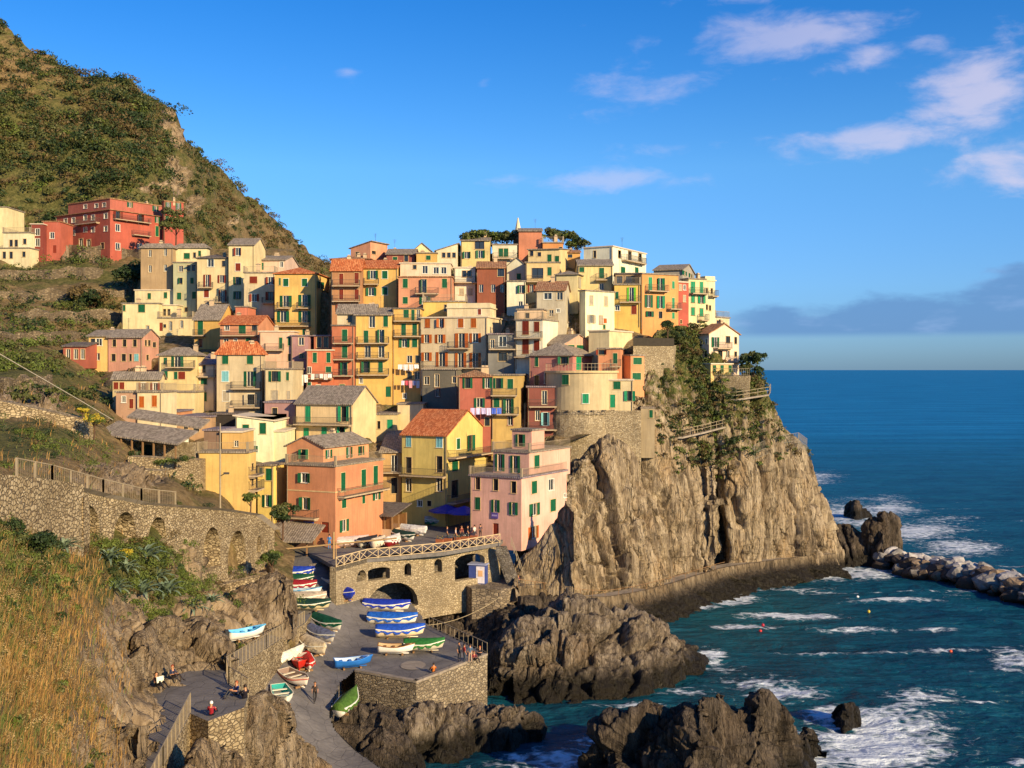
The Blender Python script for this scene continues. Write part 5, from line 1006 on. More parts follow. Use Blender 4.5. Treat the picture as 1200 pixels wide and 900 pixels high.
# cliff path with sea wall
PTH = [(600, 687, 8), (625, 691, 7.2), (645, 695, 6.2), (665, 698, 5.2), (700, 700, 4.0), (740, 694, 3.6), (780, 684, 3.5), (812, 674, 3.5), (840, 666, 3.5), (870, 661, 3.4), (900, 657, 3.3), (940, 652, 3.2), (974, 649, 3.2)]
pts = [Vector(G(*p)) for p in PTH]; dense = crom(np.array([tuple(p) for p in pts]), 90)
tan = np.gradient(dense, axis=0); tan[:, 2] = 0; tan /= np.linalg.norm(tan, axis=1, keepdims=True); nr = np.stack([tan[:, 1], -tan[:, 0], tan[:, 2]*0], -1)
def ribbon(offs, zoff):
    rows = []
    for o_, zo in zip(offs, zoff):
        r = dense+nr*o_; r[:, 2] = (dense[:, 2]+zo) if zo > -50 else zo+100; rows.append(r)
    return np.stack(rows)
rb = ribbon([-1.7, 1.1], [0.02, 0.02]); tag(link('cliff_path', npmesh('cliff_path', rb.reshape(-1, 3), gridf(*rb.shape[:2])), CONC), kind='structure')
d2 = crom(np.array([tuple(p) for p in pts]), 420); t2 = np.gradient(d2, axis=0); t2[:, 2] = 0; t2 /= np.linalg.norm(t2, axis=1, keepdims=True); n2 = np.stack([t2[:, 1], -t2[:, 0], t2[:, 2]*0], -1)
pr_ = [(.8, 0), (.8, .22), (1.1, .22), (1.15, 0), (1.3, -.9), (1.9, -1.4), (2.6, -1.9), (3.4, -2.6), (4.4, -3.4), (5.6, -5)]; tt = np.concatenate([[0, 1, 2, 3], np.linspace(3.2, 9, 26)]); ofs = np.interp(tt, range(10), [p[0] for p in pr_]); zfs = np.interp(tt, range(10), [p[1] for p in pr_])
rb = np.stack([d2+n2*o_+np.array([0, 0, z_]) for o_, z_ in zip(ofs, zfs)]); q = rb.reshape(-1, 3); dv_ = (facets(q, (.45, .45, .5), .9, .8, .5, 0, 71)+facets(q, (1.4, 1.4, 1.4), .25, .3, .2, 0, 73)+fbm(q*.3, 3, 5)*.8).reshape(rb.shape[:2])*np.clip((tt-4)/2.5, 0, 1)[:, None]; rb = rb+n2[None]*(dv_*1.2)[..., None]; rb[..., 2] += dv_*.35
tag(link('sea_wall', npmesh('sea_wall', rb.reshape(-1, 3), gridf(*rb.shape[:2])), rockmat('sea_wall_stone', (.15, .11, .068), (.23, .17, .105), (.33, .255, .16), (0, 1.57, 0), sc=1.5, wet=2.2)), 'curved stone sea wall and wet shelf along the outer edge of the cliff path', 'wall')
# rubble under the left part of the path
rock('shore_rock', 'brown rubble bank below the bend of the cliff path', [(600, 712), (640, 706), (700, 706), (745, 702), (790, 692), (815, 690), (838, 684)], [(600, 760), (640, 740), (700, 735), (745, 728), (790, 716), (815, 704), (838, 690)], 5, 3, 21, .5, mat=ROCKD, nu=160, nv=60)
m = MB(); n = 26
for i in range(0, 58, 3):
    p = Vector(dense[i])+Vector(nr[i])*1.0; m.bar(p, p+Vector((0, 0, 1)), .04)
    q_ = Vector(dense[i+3])+Vector(nr[i+3])*1.0; m.bar(p+Vector((0, 0, 1)), q_+Vector((0, 0, 1)), .035)
tag(m.obj('path_railing', plain('rust_rail', '8A6A4A', .8)), 'thin railing on the sea side of the cliff path', 'railing')
# boats shelter niche on the path
m = MB(); c = G(742, 690, 3.55); 
# ---------------- round tower and its stone base ----------------
tc_ = P(685, 460, 160); R0 = (705-655)/2/F*153+1.6
tw = empty('round_tower', (tc_[0]-.6, 157.4, 22.0), 0, 'round plastered bastion on a rough stone base with a terrace on its top', 'tower')
def ring(r, z0, z1, r1=None, n=48, a0=-math.pi, a1=math.pi, wob=0):
    mm = MB(); vs = []; r1 = r1 if r1 is not None else r
    hn = max(2, int(abs(z1-z0)/.6)+1)
    for j in range(hn+1):
        t = j/hn
        for i in range(n): a = a0+(a1-a0)*i/(n); rr_ = r+(r1-r)*t+wob*float(fbm([[math.cos(a)*3, math.sin(a)*3, (z0+(z1-z0)*t)*.7]], 3, 4)[0]); vs.append((rr_*math.cos(a), rr_*math.sin(a), z0+(z1-z0)*t))
    fs = [(j*n+i, j*n+(i+1) % n, (j+1)*n+(i+1) % n, (j+1)*n+i) for j in range(hn) for i in range(n)]; mm.add(vs, fs+[tuple(range(hn*n, (hn+1)*n))]); return mm
RT = 5.1; zt = ZZ(437, 152)-22; zm = ZZ(481, 152)-22; zb = ZZ(548, 152)-22
ring(RT, zm, zt).obj('wall', plaster('CDB184'), tw, smooth=False); ring(RT+.25, zt, zt+.3).obj('cornice', CREAMT, tw); ring(RT+.6, zb, zm, RT+.12, wob=.35).obj('stone_base', STONEL, tw)
ring(RT+.3, zm-.6, zm-.2).obj('stone_band', STONE, tw)
rl = MB(); n = 30
for i in range(n):
    a = math.pi+i*math.pi/n; b = math.pi+(i+1)*math.pi/n; p = Vector((RT*math.cos(a), RT*math.sin(a), zt+.3)); q_ = Vector((RT*math.cos(b), RT*math.sin(b), zt+.3)); rl.bar(p, p+Vector((0, 0, 1)), .03); rl.bar(p+Vector((0, 0, 1)), q_+Vector((0, 0, 1)), .035); rl.bar(p+Vector((0, 0, .5)), q_+Vector((0, 0, .5)), .02)
rl.obj('terrace_railing', RAILM, tw)
for px, py, w_, h_, k_ in ((663, 445, 1.0, 1.4, 'g'), (686, 467, .9, 1.3, 't')):
    xx = (px-600)/F*152.6-tw.location.x; xx = max(-RT*.9, min(RT*.9, xx)); a = -math.acos(xx/RT); z = ZZ(py, 152.6)-22
    wo = link('window', trim_mesh(w_, h_, False), CREAMT, tw, ((RT+.02)*math.cos(a), (RT+.02)*math.sin(a), z), a+math.pi/2)
    for sg in (-1, 1): _ms(link('shutter', shut_mesh(q1(w_/2), h_), None, wo, (sg*w_/4, -.02, 0)), SHC[k_])
m = MB()
for i in range(9):
    a = math.pi*1.08+i*math.pi*.1; m.box((RT+.3)*math.cos(a)-.25, (RT+.3)*math.cos(a)+.25, (RT+.3)*math.sin(a)-.2, (RT+.3)*math.sin(a)+.2, zm-.18, zm+.05)
m.obj('corbel', STONE, tw)
H('cream three window block joined right of the round tower', 700, 742, 748, 446, 481, 153.5, 6, 'D8BE8E', 'flat', 'g4x10:705,447 g8x9:723,447 g4x10:704,467 t6x15:718,470 t6x12:738,464', 'white', chim=0, ext=1)
# stone substructure of the block
f0 = Face(P(700, 481, 153.2), (1, 0)); m = MB(); xa, xb = P(696, 481, 153.2)[0], P(751, 481, 153.2)[0]
m.box(xa, xb, 153.0, 162, 17, ZZ(481, 153.2)-.05); tag(m.obj('buttress_wall', STONEL), 'rough stone wall under the cream three window block', 'wall')
H('narrow grey buttress turret with one small green window', 751, 767, 771, 479, 530, 155, 8, 'B39A78', 'flat', 'g4x9:763,485', 'slate', LB=5, chim=0, kind='t', cat='turret', name='buttress_turret', ov=.1, ext=.8)
# big stone retaining wall right of the small orange house
def block(name, label, pxy, ztop, zbot, mat=STONEL, cat='wall', dmp=None):
    m = MB(); m.prism([P(px, 433, d)[:2] for px, d in pxy], zbot, ztop); return tag(m.obj(name, mat), label, cat)
block('retaining_wall', 'tall rough stone retaining wall right of the small orange house', [(742, 162), (790, 165), (800, 175), (742, 175)], ZZ(404, 163), ZZ(462, 163))
m = MB(); a = P(742, 403.5, 161.9); b = P(790, 403.5, 164.9); m.bar((a[0], a[1]-.05, ZZ(395, 162)-.8), (b[0], b[1]-.05, ZZ(395, 165)-.8), .02)
m.add([(a[0], a[1]-.06, ZZ(405, 163)), (b[0], b[1]-.06, ZZ(405, 163)), (b[0], b[1]-.06, ZZ(396, 163)), (a[0], a[1]-.06, ZZ(396, 163)), (a[0], a[1]-.02, ZZ(405, 163)), (b[0], b[1]-.02, ZZ(405, 163)), (b[0], b[1]-.02, ZZ(396, 163)), (a[0], a[1]-.02, ZZ(396, 163))], [(0, 1, 2, 3), (7, 6, 5, 4), (3, 2, 6, 7)])
tag(m.obj('screen_fence', plain('dark_net', '3A342C', .9)), 'dark netted fence on top of the tall rough retaining wall', 'fence')
block('retaining_wall', 'stone retaining wall under the pink and white spur house', [(822, 172), (878, 170), (884, 182), (822, 186)], ZZ(440, 171), 22)
m = MB(); m.rail((*P(822, 0, 171.8)[:2], ZZ(440, 171)), (*P(878, 0, 169.8)[:2], ZZ(440, 171)), 1.1, .3, .03); tag(m.obj('railing', RAILM), 'white terrace railing in front of the ochre ground floor of the spur house', 'railing')
def walkway(label, pl, h=1.1, width=1.3):
    root = empty('walkway', P(*pl[0]), 0, label, 'walkway'); m = MB(); r = MB()
    for i in range(len(pl)-1):
        a = Vector(P(*pl[i])); b = Vector(P(*pl[i+1])); m.add([a, b, b+Vector((0, width, 0)), a+Vector((0, width, 0)), a-Vector((0, 0, .25)), b-Vector((0, 0, .25)), b+Vector((0, width, -.25)), a+Vector((0, width, -.25))], [(0, 1, 2, 3), (4, 7, 6, 5), (0, 4, 5, 1), (2, 6, 7, 3), (1, 5, 6, 2), (3, 7, 4, 0)])
        n = max(1, int((b-a).length/1.5))
        for k in range(n+1): p = a+(b-a)*(k/n); r.bar(p, p+Vector((0, 0, h)), .05)
        for z in (h, h*.55): r.bar(a+Vector((0, 0, z)), b+Vector((0, 0, z)), .045)
    rel(m.obj('deck', CONC), root); rel(r.obj('railing', RAILM), root)
walkway('railed walkway on the green slope below the ochre ground floor', [(830, 466, 170), (862, 468, 168.5), (901, 462, 170), (903, 458, 174)])
walkway('lower railed walkway between the buttress turret and the green gully', [(768, 513, 158.5), (800, 512, 160), (826, 506, 163), (853, 499, 168)])
m = MB(); pl = [(872, 552, 169.5), (884, 538, 170), (908, 528, 173), (936, 523, 176.5), (946, 530, 180)]
for i in range(len(pl)-1):
    a = Vector(P(*pl[i])); b = Vector(P(*pl[i+1])); n = 14; up = Vector((0, 0, 2.2))
    m.bar(a+Vector((0, 0, -.6)), a+up, .07)
    for k in range(n): m.bar(a+(b-a)*(k/n), a+(b-a)*((k+1)/n)+up*.98, .015); m.bar(a+(b-a)*((k+1)/n), a+(b-a)*(k/n)+up*.98, .015)
    for z in (0, 1, 2.2): m.bar(a+Vector((0, 0, z)), b+Vector((0, 0, z)), .03)
tag(m.obj('rockfall_fence', plain('steel_net', '8A8478', .6)), 'steel mesh fence running over the top edge of the right cliff', 'fence')
# ---------------- left viaduct ----------------
VL = [(-60, 556, 54), (18, 563, 63), (60, 569, 68.5), (120, 583, 77), (165, 592, 83), (205, 595, 89), (260, 599, 100), (300, 605, 110), (322, 622, 116)]
VB = [630, 650, 650, 650, 645, 650, 690, 690, 680]
mb = MB(); Vp = [P(*v) for v in VL]
ops = {1: [(51, 68, 582, 640)], 2: [(82, 117, 592, 634)], 3: [(133, 159, 600, 634)], 4: [(174, 195, 606, 634)], 5: [(238, 258, 618, 668)], 6: [(267, 288, 622, 672)], 7: [(301, 306, 628, 648), (310, 314, 634, 648)]}
for i in range(len(Vp)-1):
    a, b = Vp[i], Vp[i+1]; s = Seg(a[:2], b[:2]); o_ = [s.op(*q) for q in ops.get(i, [])]; zb0, zb1 = ZZ(VB[i]+12, a[1]), ZZ(VB[i+1]+12, b[1])
    lim = min(zb0, zb1)-.6
    for o2 in o_: lim = min(lim, min(p[1] for p in o2)-.3)
    arch_wall(mb, a[:2], b[:2], a[2]+.05, b[2]+.05, lim, lim, o_, 2.0, 1.9)
VM = stone('viaduct_stone', (.27, .20, .115), (.40, .31, .18), (.54, .43, .27), 3.0, mortar=(.17, .12, .07))
tag(mb.obj('viaduct_wall', VM), 'long stone retaining wall with blind arches carrying the coast footpath on the left', 'wall')
m = MB(); i0 = 0
for i in range(len(Vp)-1):
    a = Vector(Vp[i]); b = Vector(Vp[i+1]); w_ = Vector((.4, 1.1, 0)); m.add([a+Vector((0, 0, .06)), b+Vector((0, 0, .06)), b+w_+Vector((0, 0, .06)), a+w_+Vector((0, 0, .06))], [(0, 1, 2, 3)])
tag(m.obj('footpath', CONC), kind='structure')
m = MB()
for i in range(1, 5):
    a = Vector(Vp[i])+Vector((0, .15, 0)); b = Vector(Vp[i+1])+Vector((0, .15, 0)); L_ = (b-a).length; n = max(1, round(L_/2.6))
    for k in range(n+1): p = a+(b-a)*k/n; m.bar(p, p+Vector((0, 0, 1.3)), .075)
    for z in (.12, 1.27): m.bar(a+Vector((0, 0, z)), b+Vector((0, 0, z)), .045)
    n = int(L_/.3)
    for k in range(n+1): p = a+(b-a)*k/n; m.bar(p+Vector((0, 0, .12)), p+Vector((0, 0, 1.27)), .010)
tag(m.obj('footpath_railing', RAILM), 'metal mesh railing with pale posts along the coast footpath on the left', 'railing')
# lower path
zp = 13.0
LP = [(140, 960, 13), (165, 905, 13), (176, 855, 13), (180, 805, 13), (213, 789, 13), (255, 773, 12.6), (300, 752, 11.2), (345, 726, 9.3), (366, 718, 8.8), (358, 730, 9.0), (312, 760, 10.9), (264, 791, 12.8), (267, 801, 13), (291, 816, 13), (286, 829, 13), (244, 845, 13), (223, 836, 13), (190, 902, 13), (165, 960, 13)]
m = MB(); m.prism([xy(*p) for p in LP], 3.0, [p[2] for p in LP]); o = m.obj('path_wall', [PAVE, VM], smooth=False)
for p in o.data.polygons: p.material_index = 0 if p.normal.z > .5 else 1
tag(o, kind='structure'); o.name = 'lower_path'
def fence(name, label, pl, z=zp, h=1.15, sp=1.3, net=.22, w=.028, mat=RAILM):
    m = MB()
    for i in range(len(pl)-1):
        za = pl[i][2] if len(pl[i]) > 2 else z; zb_ = pl[i+1][2] if len(pl[i+1]) > 2 else z; a = Vector(G(*pl[i][:2], za)); b = Vector(G(*pl[i+1][:2], zb_)); n = max(1, round((b-a).length/sp))
        for k in range(n+1): p = a+(b-a)*k/n; m.bar(p, p+Vector((0, 0, h)), w*1.4)
        for zz in (.1, h): m.bar(a+Vector((0, 0, zz)), b+Vector((0, 0, zz)), w)
        n = int((b-a).length/net)
        for k in range(n+1): p = a+(b-a)*k/n; m.bar(p+Vector((0, 0, .1)), p+Vector((0, 0, h)), .01)
    return tag(m.obj(name, mat), label, 'fence')
fence('path_fence', 'pale fence at the lower left edge of the photo beside the foreground path', [(176, 930), (191, 900), (223, 835)])
fence('path_fence', 'long pale fence with posts along the path above the boat ramp', [(265, 790, 12.8), (312, 760, 10.9), (357, 730, 9.0)])
fence('path_fence', 'short fence bending round the corner above the dark arch niche', [(265, 790, 12.8), (268, 802, 13), (291, 817, 13)], net=.3)
# wall above the dinghy
block_ = MB(); A = G(262, 742, 13); 
m = MB(); a = P(250, 700, 96); b = P(313, 673, 104); m.prism([a[:2], b[:2], (b[0]+.5, b[1]+1.5), (a[0]-.5, a[1]+1.5)], 11, [ZZ(688, 96), ZZ(673, 104), ZZ(673, 104), ZZ(688, 96)]); tag(m.obj('terrace_wall', VM), 'sloping stone wall panel above the white dinghy path', 'wall')
m = MB()
for k_, (x0_, x1_, yt_, d0_) in enumerate([(100, 190, 548, 104), (150, 235, 535, 112), (0, 100, 470, 104)]):
    m = MB(); a = P(x0_, yt_, d0_); b = P(x1_, yt_+(4 if k_ < 2 else 22), d0_+(8 if k_ < 2 else 4)); m.prism([a[:2], b[:2], (b[0], b[1]+2), (a[0], a[1]+2)], min(a[2], b[2])-4, [a[2], b[2], b[2], a[2]])
    tag(m.obj('terrace_wall', VM), ['rough dry stone terrace wall above the footpath railing', 'stone wall below the restaurant shed hedge', 'rubble wall on the bank left of the yellow flowering bush'][k_], 'wall')

# dry stone terraces of the left hillside
for label, x0_, y0_, x1_, y1_, hh in (('stone wall directly below the big red building', 72, 298, 186, 304, 2.2), ('uppermost dry stone terrace wall under the red building wall', -30, 328, 120, 322, 1.6), ('dry stone terrace wall level with the russet shrub', -30, 352, 150, 348, 1.7), ('broken dry stone terrace wall above the pink row', 20, 378, 148, 376, 2.0), ('dry stone terrace wall left of the lattice shed', -30, 402, 100, 398, 1.5), ('low terrace wall beside the overhead cable', -40, 462, 60, 456, 1.6)):
    m = MB(); n = 16; pr = None
    for i in range(n+1):
        x_ = x0_+(x1_-x0_)*i/n; p = Vector(hill_xyz(x_, y0_+(y1_-y0_)*i/n+1.2*math.sin(i*1.3+y0_)))+Vector((0, -1.0, 0)); tp = p+Vector((0, 0, hh*rnd.uniform(.7, 1.1)))
        if pr: a, ta = pr; m.add([a-Vector((0, 0, 2)), p-Vector((0, 0, 2)), tp, ta, a+Vector((0, 1.4, -2)), p+Vector((0, 1.4, -2)), tp+Vector((0, 1.4, 0)), ta+Vector((0, 1.4, 0))], [(0, 1, 2, 3), (3, 2, 6, 7), (5, 4, 7, 6)])
        pr = (p, tp)
    tag(m.obj('terrace_wall', stone('dry_stone', (.12, .09, .055), (.22, .165, .10), (.32, .25, .16), 2.6)), label, 'wall')
# ---------------- boats ----------------
def paint(hexc): return plain('paint_'+hexc, hexc, .45, .4, 0, .08)
def hull_sec(t, L, B, Hh):
    """t 0 stern .. 1 bow -> half beam, keel z, sheer z, x"""
    x = -L/2+L*t; w = B/2*(.72+.28*math.sin(min(1, t*1.6)*math.pi/2))*(1 if t < .5 else max(.02, 1-((t-.5)/.5)**2.1)); return x, w, Hh*.06+Hh*.35*max(0, t-.7)**1.2/.3, Hh*(.82+.35*(t-.45)**2*2.6)
def boat(label, px, py, z, L, B, ang, hullc, cover=None, inner='D8D0BE', rim='F0EAD8', stripe=None, pitch=0, name='rowing_boat', cat='boat', roll=0, motor=False, grp='small boats pulled up in the harbour'):
    x, y, _ = G(px, py, z); root = empty(name, (x, y, z+.12), 0, label, cat, grp); root.rotation_euler = (R(roll+rnd.uniform(-3, 3)), R(-pitch+rnd.uniform(-1.5, 1.5)), R(ang+rnd.uniform(-6, 6))); Hh = .30*B+.40
    n = 16; m = MB(); vs = []
    for i in range(n+1):
        X_, w, kz, shz = hull_sec(i/n, L, B, Hh)
        for fx, fz in ((-1, 1), (-.94, .62), (-.72, .28), (-.3, .06), (0, 0), (.3, .06), (.72, .28), (.94, .62), (1, 1)): vs.append((X_+(.25*fz*max(0, i/n-.85)/.15), w*fx, kz+(shz-kz)*fz))
    m.add(vs, [(i*9+j, i*9+j+1, (i+1)*9+j+1, (i+1)*9+j) for i in range(n) for j in range(8)]+[tuple(range(8, -1, -1)), tuple(range(n*9, n*9+9))])
    m.bar((-L*.42, 0, .02), (L*.4, 0, .02), .05)
    ho = m.obj('hull', paint(hullc), root, smooth=True)
    m = MB()
    for sg in (-1, 1):
        for i in range(n):
            a = hull_sec(i/n, L, B, Hh); b = hull_sec((i+1)/n, L, B, Hh); m.bar((a[0]+.25*max(0, i/n-.85)/.15, sg*a[1], a[3]+.01), (b[0]+.25*max(0, (i+1)/n-.85)/.15, sg*b[1], b[3]+.01), .045)
    a = hull_sec(0, L, B, Hh); m.bar((a[0], -a[1], a[3]), (a[0], a[1], a[3]), .045); m.obj('gunwale', paint(rim), root)
    if stripe:
        m = MB()
        for sg in (-1, 1):
            for i in range(n):
                a = hull_sec(i/n, L, B, Hh); b = hull_sec((i+1)/n, L, B, Hh); za, zb_ = a[2]+(a[3]-a[2])*.8, b[2]+(b[3]-b[2])*.8; m.bar((a[0]+.2*max(0, i/n-.85)/.15, sg*a[1]*.985, za), (b[0]+.2*max(0, (i+1)/n-.85)/.15, sg*b[1]*.985, zb_), .06)
        m.obj('rubbing_strake', paint(stripe), root)
    if cover:
        m = MB(); vs = []; nc = 9; i0 = 0
        for i in range(n+1):
            X_, w, kz, shz = hull_sec(i/n, L*1.02, B*1.06, Hh)
            rid_ = .20+.18*B*math.sin(math.pi*min(1, .15+.8*i/n)); 
            for j in range(nc):
                f = -1+2*j/(nc-1); k = rnd.uniform(-.012, .02); fl = .27 if j in (0, nc-1) else 0
                vs.append((X_+(.22*max(0, i/n-.85)/.15), w*(f if not fl else f*1.02), shz+.05+rid_*(1-abs(f)**1.4)+k-fl*(1.2+.5*math.sin(i*1.9))))
        m.add(vs, [(i*nc+j, i*nc+j+1, (i+1)*nc+j+1, (i+1)*nc+j) for i in range(n) for j in range(nc-1)]+[tuple(range(nc-1, -1, -1)), tuple(range(n*nc, n*nc+nc))])
        t = 'canvas_'+cover
        if t not in MC:
            q = MT(t); c = s2l(cover); nn = q.noise(q.pos(), 1.8, 5, .6, 1.5); q.bump(nn, .8, .12); MC[t] = q.col(q.mix(q.mr(nn, .35, .7), mul(c, .7), mul(c, 1.15)), .7, .2)
        m.obj('cover', MC[t], root, smooth=True)
    else:
        m = MB(); vs = []
        for i in range(n+1):
            X_, w, kz, shz = hull_sec(i/n, L*.97, B*.93, Hh)
            for fx, fz in ((-1, .99), (-.8, .5), (-.5, .22), (.5, .22), (.8, .5), (1, .99)): vs.append((X_, w*fx, kz+(shz-kz)*fz+.03))
        m.add(vs, [(i*6+j, (i+1)*6+j, (i+1)*6+j+1, i*6+j+1) for i in range(n) for j in range(5)]+[tuple(range(6)), tuple(range(n*6+5, n*6-1, -1))]); m.obj('inner_hull', paint(inner), root)
        for t in (.2, .45, .68):
            X_, w, kz, shz = hull_sec(t, L, B, Hh); q = MB(); q.box(X_-.12, X_+.12, -w*.9, w*.9, shz-.16, shz-.11); q.obj('bench', paint(rim), root)
        X_, w, kz, shz = hull_sec(.9, L, B, Hh); q = MB(); q.add([(X_-.35, -w*1.25, shz-.01), (X_-.35, w*1.25, shz-.01), (X_+.25, 0, shz+.05)], [(0, 1, 2)]); q.obj('foredeck', paint(rim), root)
    for xx in (-L*.25, L*.22):
        q = MB(); q.box(xx-.08, xx+.08, -B*.3, B*.3, -.12, .03); q.obj('chock', WOOD, root)
    if motor:
        q = MB(); q.box(-L/2-.3, -L/2-.02, -.14, .14, Hh*.6, Hh*.6+.45); q.box(-L/2-.2, -L/2-.08, -.05, .05, -.1, Hh*.6); q.obj('outboard_motor', paint('2A2C30'), root)
    return root
def Bt(label, px, py, L, B, ang, hullc, z=None, **k): return boat(label, px, py, ramp_z(px, py) if z is None else z, L, B, ang, hullc, **k)
# row under the left crag, bows to the right
Bt('white boat with royal blue cover nearest the thatched hut, topmost of the left row', 346, 678, 3.6, 1.5, 4, 'E8DCC4', cover='1F3FA8')
Bt('boat with dark green cover, second from the top in the left row', 346, 686, 3.4, 1.3, 0, 'E6E0D0', cover='164A34')
Bt('boat with maroon red cover, third from the top in the left row', 348, 693, 3.6, 1.3, -3, 'EDE6D8', cover='8C1E28')
Bt('open white boat with light blue bow in the middle of the left row', 352, 700, 4.0, 1.4, -5, 'E9E4D6', inner='A8B8C4', rim='4C9AC8')
Bt('beige hulled boat with pale grey cover, fifth in the left row', 357, 708, 4.0, 1.4, -3, 'E0D4BC', cover='B8A894')
Bt('boat with black green cover and cream hull, lowest of the left row', 360, 716, 4.2, 1.4, -4, 'C8B890', cover='14342C')
Bt('long boat under a dark green cover lying diagonally in the middle of the ramp', 383, 738, 4.4, 1.7, -50, 'D8D4C4', cover='14503A')
Bt('boat under a blue grey cover between the green and cream covered boats', 376, 752, 4.2, 1.6, -46, 'D0C8BC', cover='6A7088')
Bt('boat under a big cream tarpaulin with hanging folds', 369, 766, 3.8, 1.8, -48, 'E0D0B4', cover='D2C0A0')
Bt('long narrow white hull lying against the fence wall', 336, 776, 4.6, .8, 62, 'EFE4CC', cover='EDE2CC')
Bt('red boat with grey seats beside the cream tarpaulin', 352, 783, 3.2, 1.4, -78, 'B8281C', inner='A8A29A', rim='C43222')
Bt('boat under a bright red cover with white bow beside the red boat', 361, 784, 3.6, 1.2, -80, 'E8DAC8', cover='C02A1C')
Bt('white and pink boat full of red and dark gear left of the walking person', 346, 803, 3.6, 1.6, -52, 'EBDDD0', inner='8A7468', rim='E0D2B8', stripe='C46A5A')
Bt('open boat with turquoise floor and cream rim, lowest on the left of the ramp', 331, 824, 3.8, 1.6, -68, 'EFE6D6', inner='2A9A94', rim='EADFC6')
Bt('small bright blue open dinghy at the edge of the terrace', 413, 783, 3.2, 1.4, 22, '2468B8', inner='9FB4C8', rim='2E78CC')
Bt('white boat with olive green cover standing bow up below the terrace wall', 407, 832, 3.6, 1.6, 78, 'EEE4D8', cover='4A6A28', z=5.2, pitch=6)
Bt('small white open boat near the wooden mast at the top of the ramp', 393, 688, 2.9, 1.4, -20, 'E8E0D4', inner='B8ACA4')
Bt('boat wholly under a royal blue cover in the middle of the ramp', 405, 703, 3.4, 1.8, -55, '2038A0', cover='2038B4')
Bt('white boat with dark blue cover nearest the big arch, first of the blue row', 452, 717, 4.8, 1.6, -4, 'EADFCB', cover='1C34A0')
Bt('white hulled boat with bright blue cover, second of the blue row', 459, 733, 4.9, 1.7, -3, 'F0E4D2', cover='1E5CB8')
Bt('cream boat with a rumpled blue cover, third of the blue row', 468, 748, 4.6, 1.8, 4, 'E6D2AC', cover='2250B4')
Bt('open white wooden boat with brown rim in front of the blue covered boats', 463, 767, 3.2, 1.5, 8, 'EFE6DC', inner='B09468', rim='8A5A30')
Bt('boat with a mid green cover on the terrace beside the wooden boat', 496, 764, 3.6, 1.5, 5, 'C8C0A8', cover='2A6A30')
Bt('white dinghy with light blue inside on the path below the stone panel', 288, 750, 2.9, 1.3, 38, 'F0E8DE', z=11.75, inner='5AB0E0', rim='6ABCE8', motor=True)
for a in [('pale pink covered boat beside the corner of the orange house', 412, 641, 3.6, 1.4, 25, 'D8B8A8', 'CDB8B0'), ('dark covered boat in front of the glazed restaurant annex', 431, 641, 2.8, 1.3, 60, 'C8C0AC', '2A2A30'), ('cream covered boat third in the row on the square', 444, 642, 3.2, 1.4, 70, 'E0D0B8', 'DDCDB4'), ('white covered boat with a dark red hull on the square', 461, 640, 3.4, 1.5, 75, '8C1C20', 'DCD4CC'), ('dark green covered boat with white bow on the square', 473, 634, 3.4, 1.4, -40, 'E6E0D4', '1E3A34'), ('long white covered boat lying diagonally at the end of the square row', 484, 627, 4.4, 1.4, -35, 'EFEAE2', 'E4E0DA'),
          ('white boat near the yellow house on the far side of the square', 503, 609, 3.6, 1.4, 20, 'E8E4DC', 'D8D4D0'), ('small dark boat beside the annex on the far side of the square', 480, 611, 2.8, 1.3, 80, 'BFD0D8', '24282C'), ('green hulled boat with grey cover beside the blue parasols', 512, 616, 3.2, 1.3, 10, '2E7A5A', 'B0ACA8')]:
    boat(a[0], a[1], a[2], 12.5, a[3], a[4], a[5], a[6], cover=a[7])
# ---------------- restaurant annex, hut, parasols, mast ----------------
r_ = empty('restaurant_annex', (*xy(442, 625, 12.5), 12.5), R(-20), 'glazed wooden annex with a low brown roof joined to the orange corner house', 'annex')
an = r_; m = MB(); m.box(-3, 3, -2, 2.4, 0, .9); m.obj('plinth', plaster('D0A884'), an)
for x in np.linspace(-3, 3, 7): q = MB(); q.box(x-.1, x+.1, -2.02, -1.84, .901, 2.5); q.obj('post', WOOD, an)
for y in (0, 2.2): q = MB(); q.box(2.84, 3.02, y-.1, y+.1, .901, 2.5); q.obj('post', WOOD, an)
m = MB(); m.box(-2.95, 2.95, -1.9, 2.3, .901, 2.45); m.obj('glazing', plain('amber_glass', '6A4A2C', .2, .6), an)
m = MB(); m.add([(-3.5, -2.7, 2.52), (3.5, -2.7, 2.52), (3.5, 2.8, 3.5), (-3.5, 2.8, 3.5), (-3.5, -2.7, 2.66), (3.5, -2.7, 2.66), (3.5, 2.8, 3.64), (-3.5, 2.8, 3.64)], [(0, 3, 2, 1), (4, 5, 6, 7), (0, 1, 5, 4), (1, 2, 6, 5), (2, 3, 7, 6), (3, 0, 4, 7)]); m.obj('roof', roofmat('dark'), an)
hx_, hy_ = xy(348, 650, 12.2); ht = empty('harbour_hut', (hx_-1.2, hy_+1, 10.3), R(-4), 'open harbour hut with a big brown grey roof at the head of the ramp', 'hut')
m = MB(); m.box(-3.2, -1.4, -1.4, 2.0, 0, 3.3); m.obj('wall', plaster('D8C6A2'), ht)
for x, y in ((-1.0, -1.6), (2.6, -1.6), (2.6, 2.0), (-1.0, 2.0)): q = MB(); q.box(x-.1, x+.1, y-.1, y+.1, 0, 3.5); q.obj('post', WOOD, ht)
m = MB(); m.box(-1.4, 2.4, 1.9, 2.0, 0, 3.2); m.obj('back_panel', plain('hut_dark', '4A3428', .9), ht)
m = MB(); y0, y1 = -2.6, 3.2
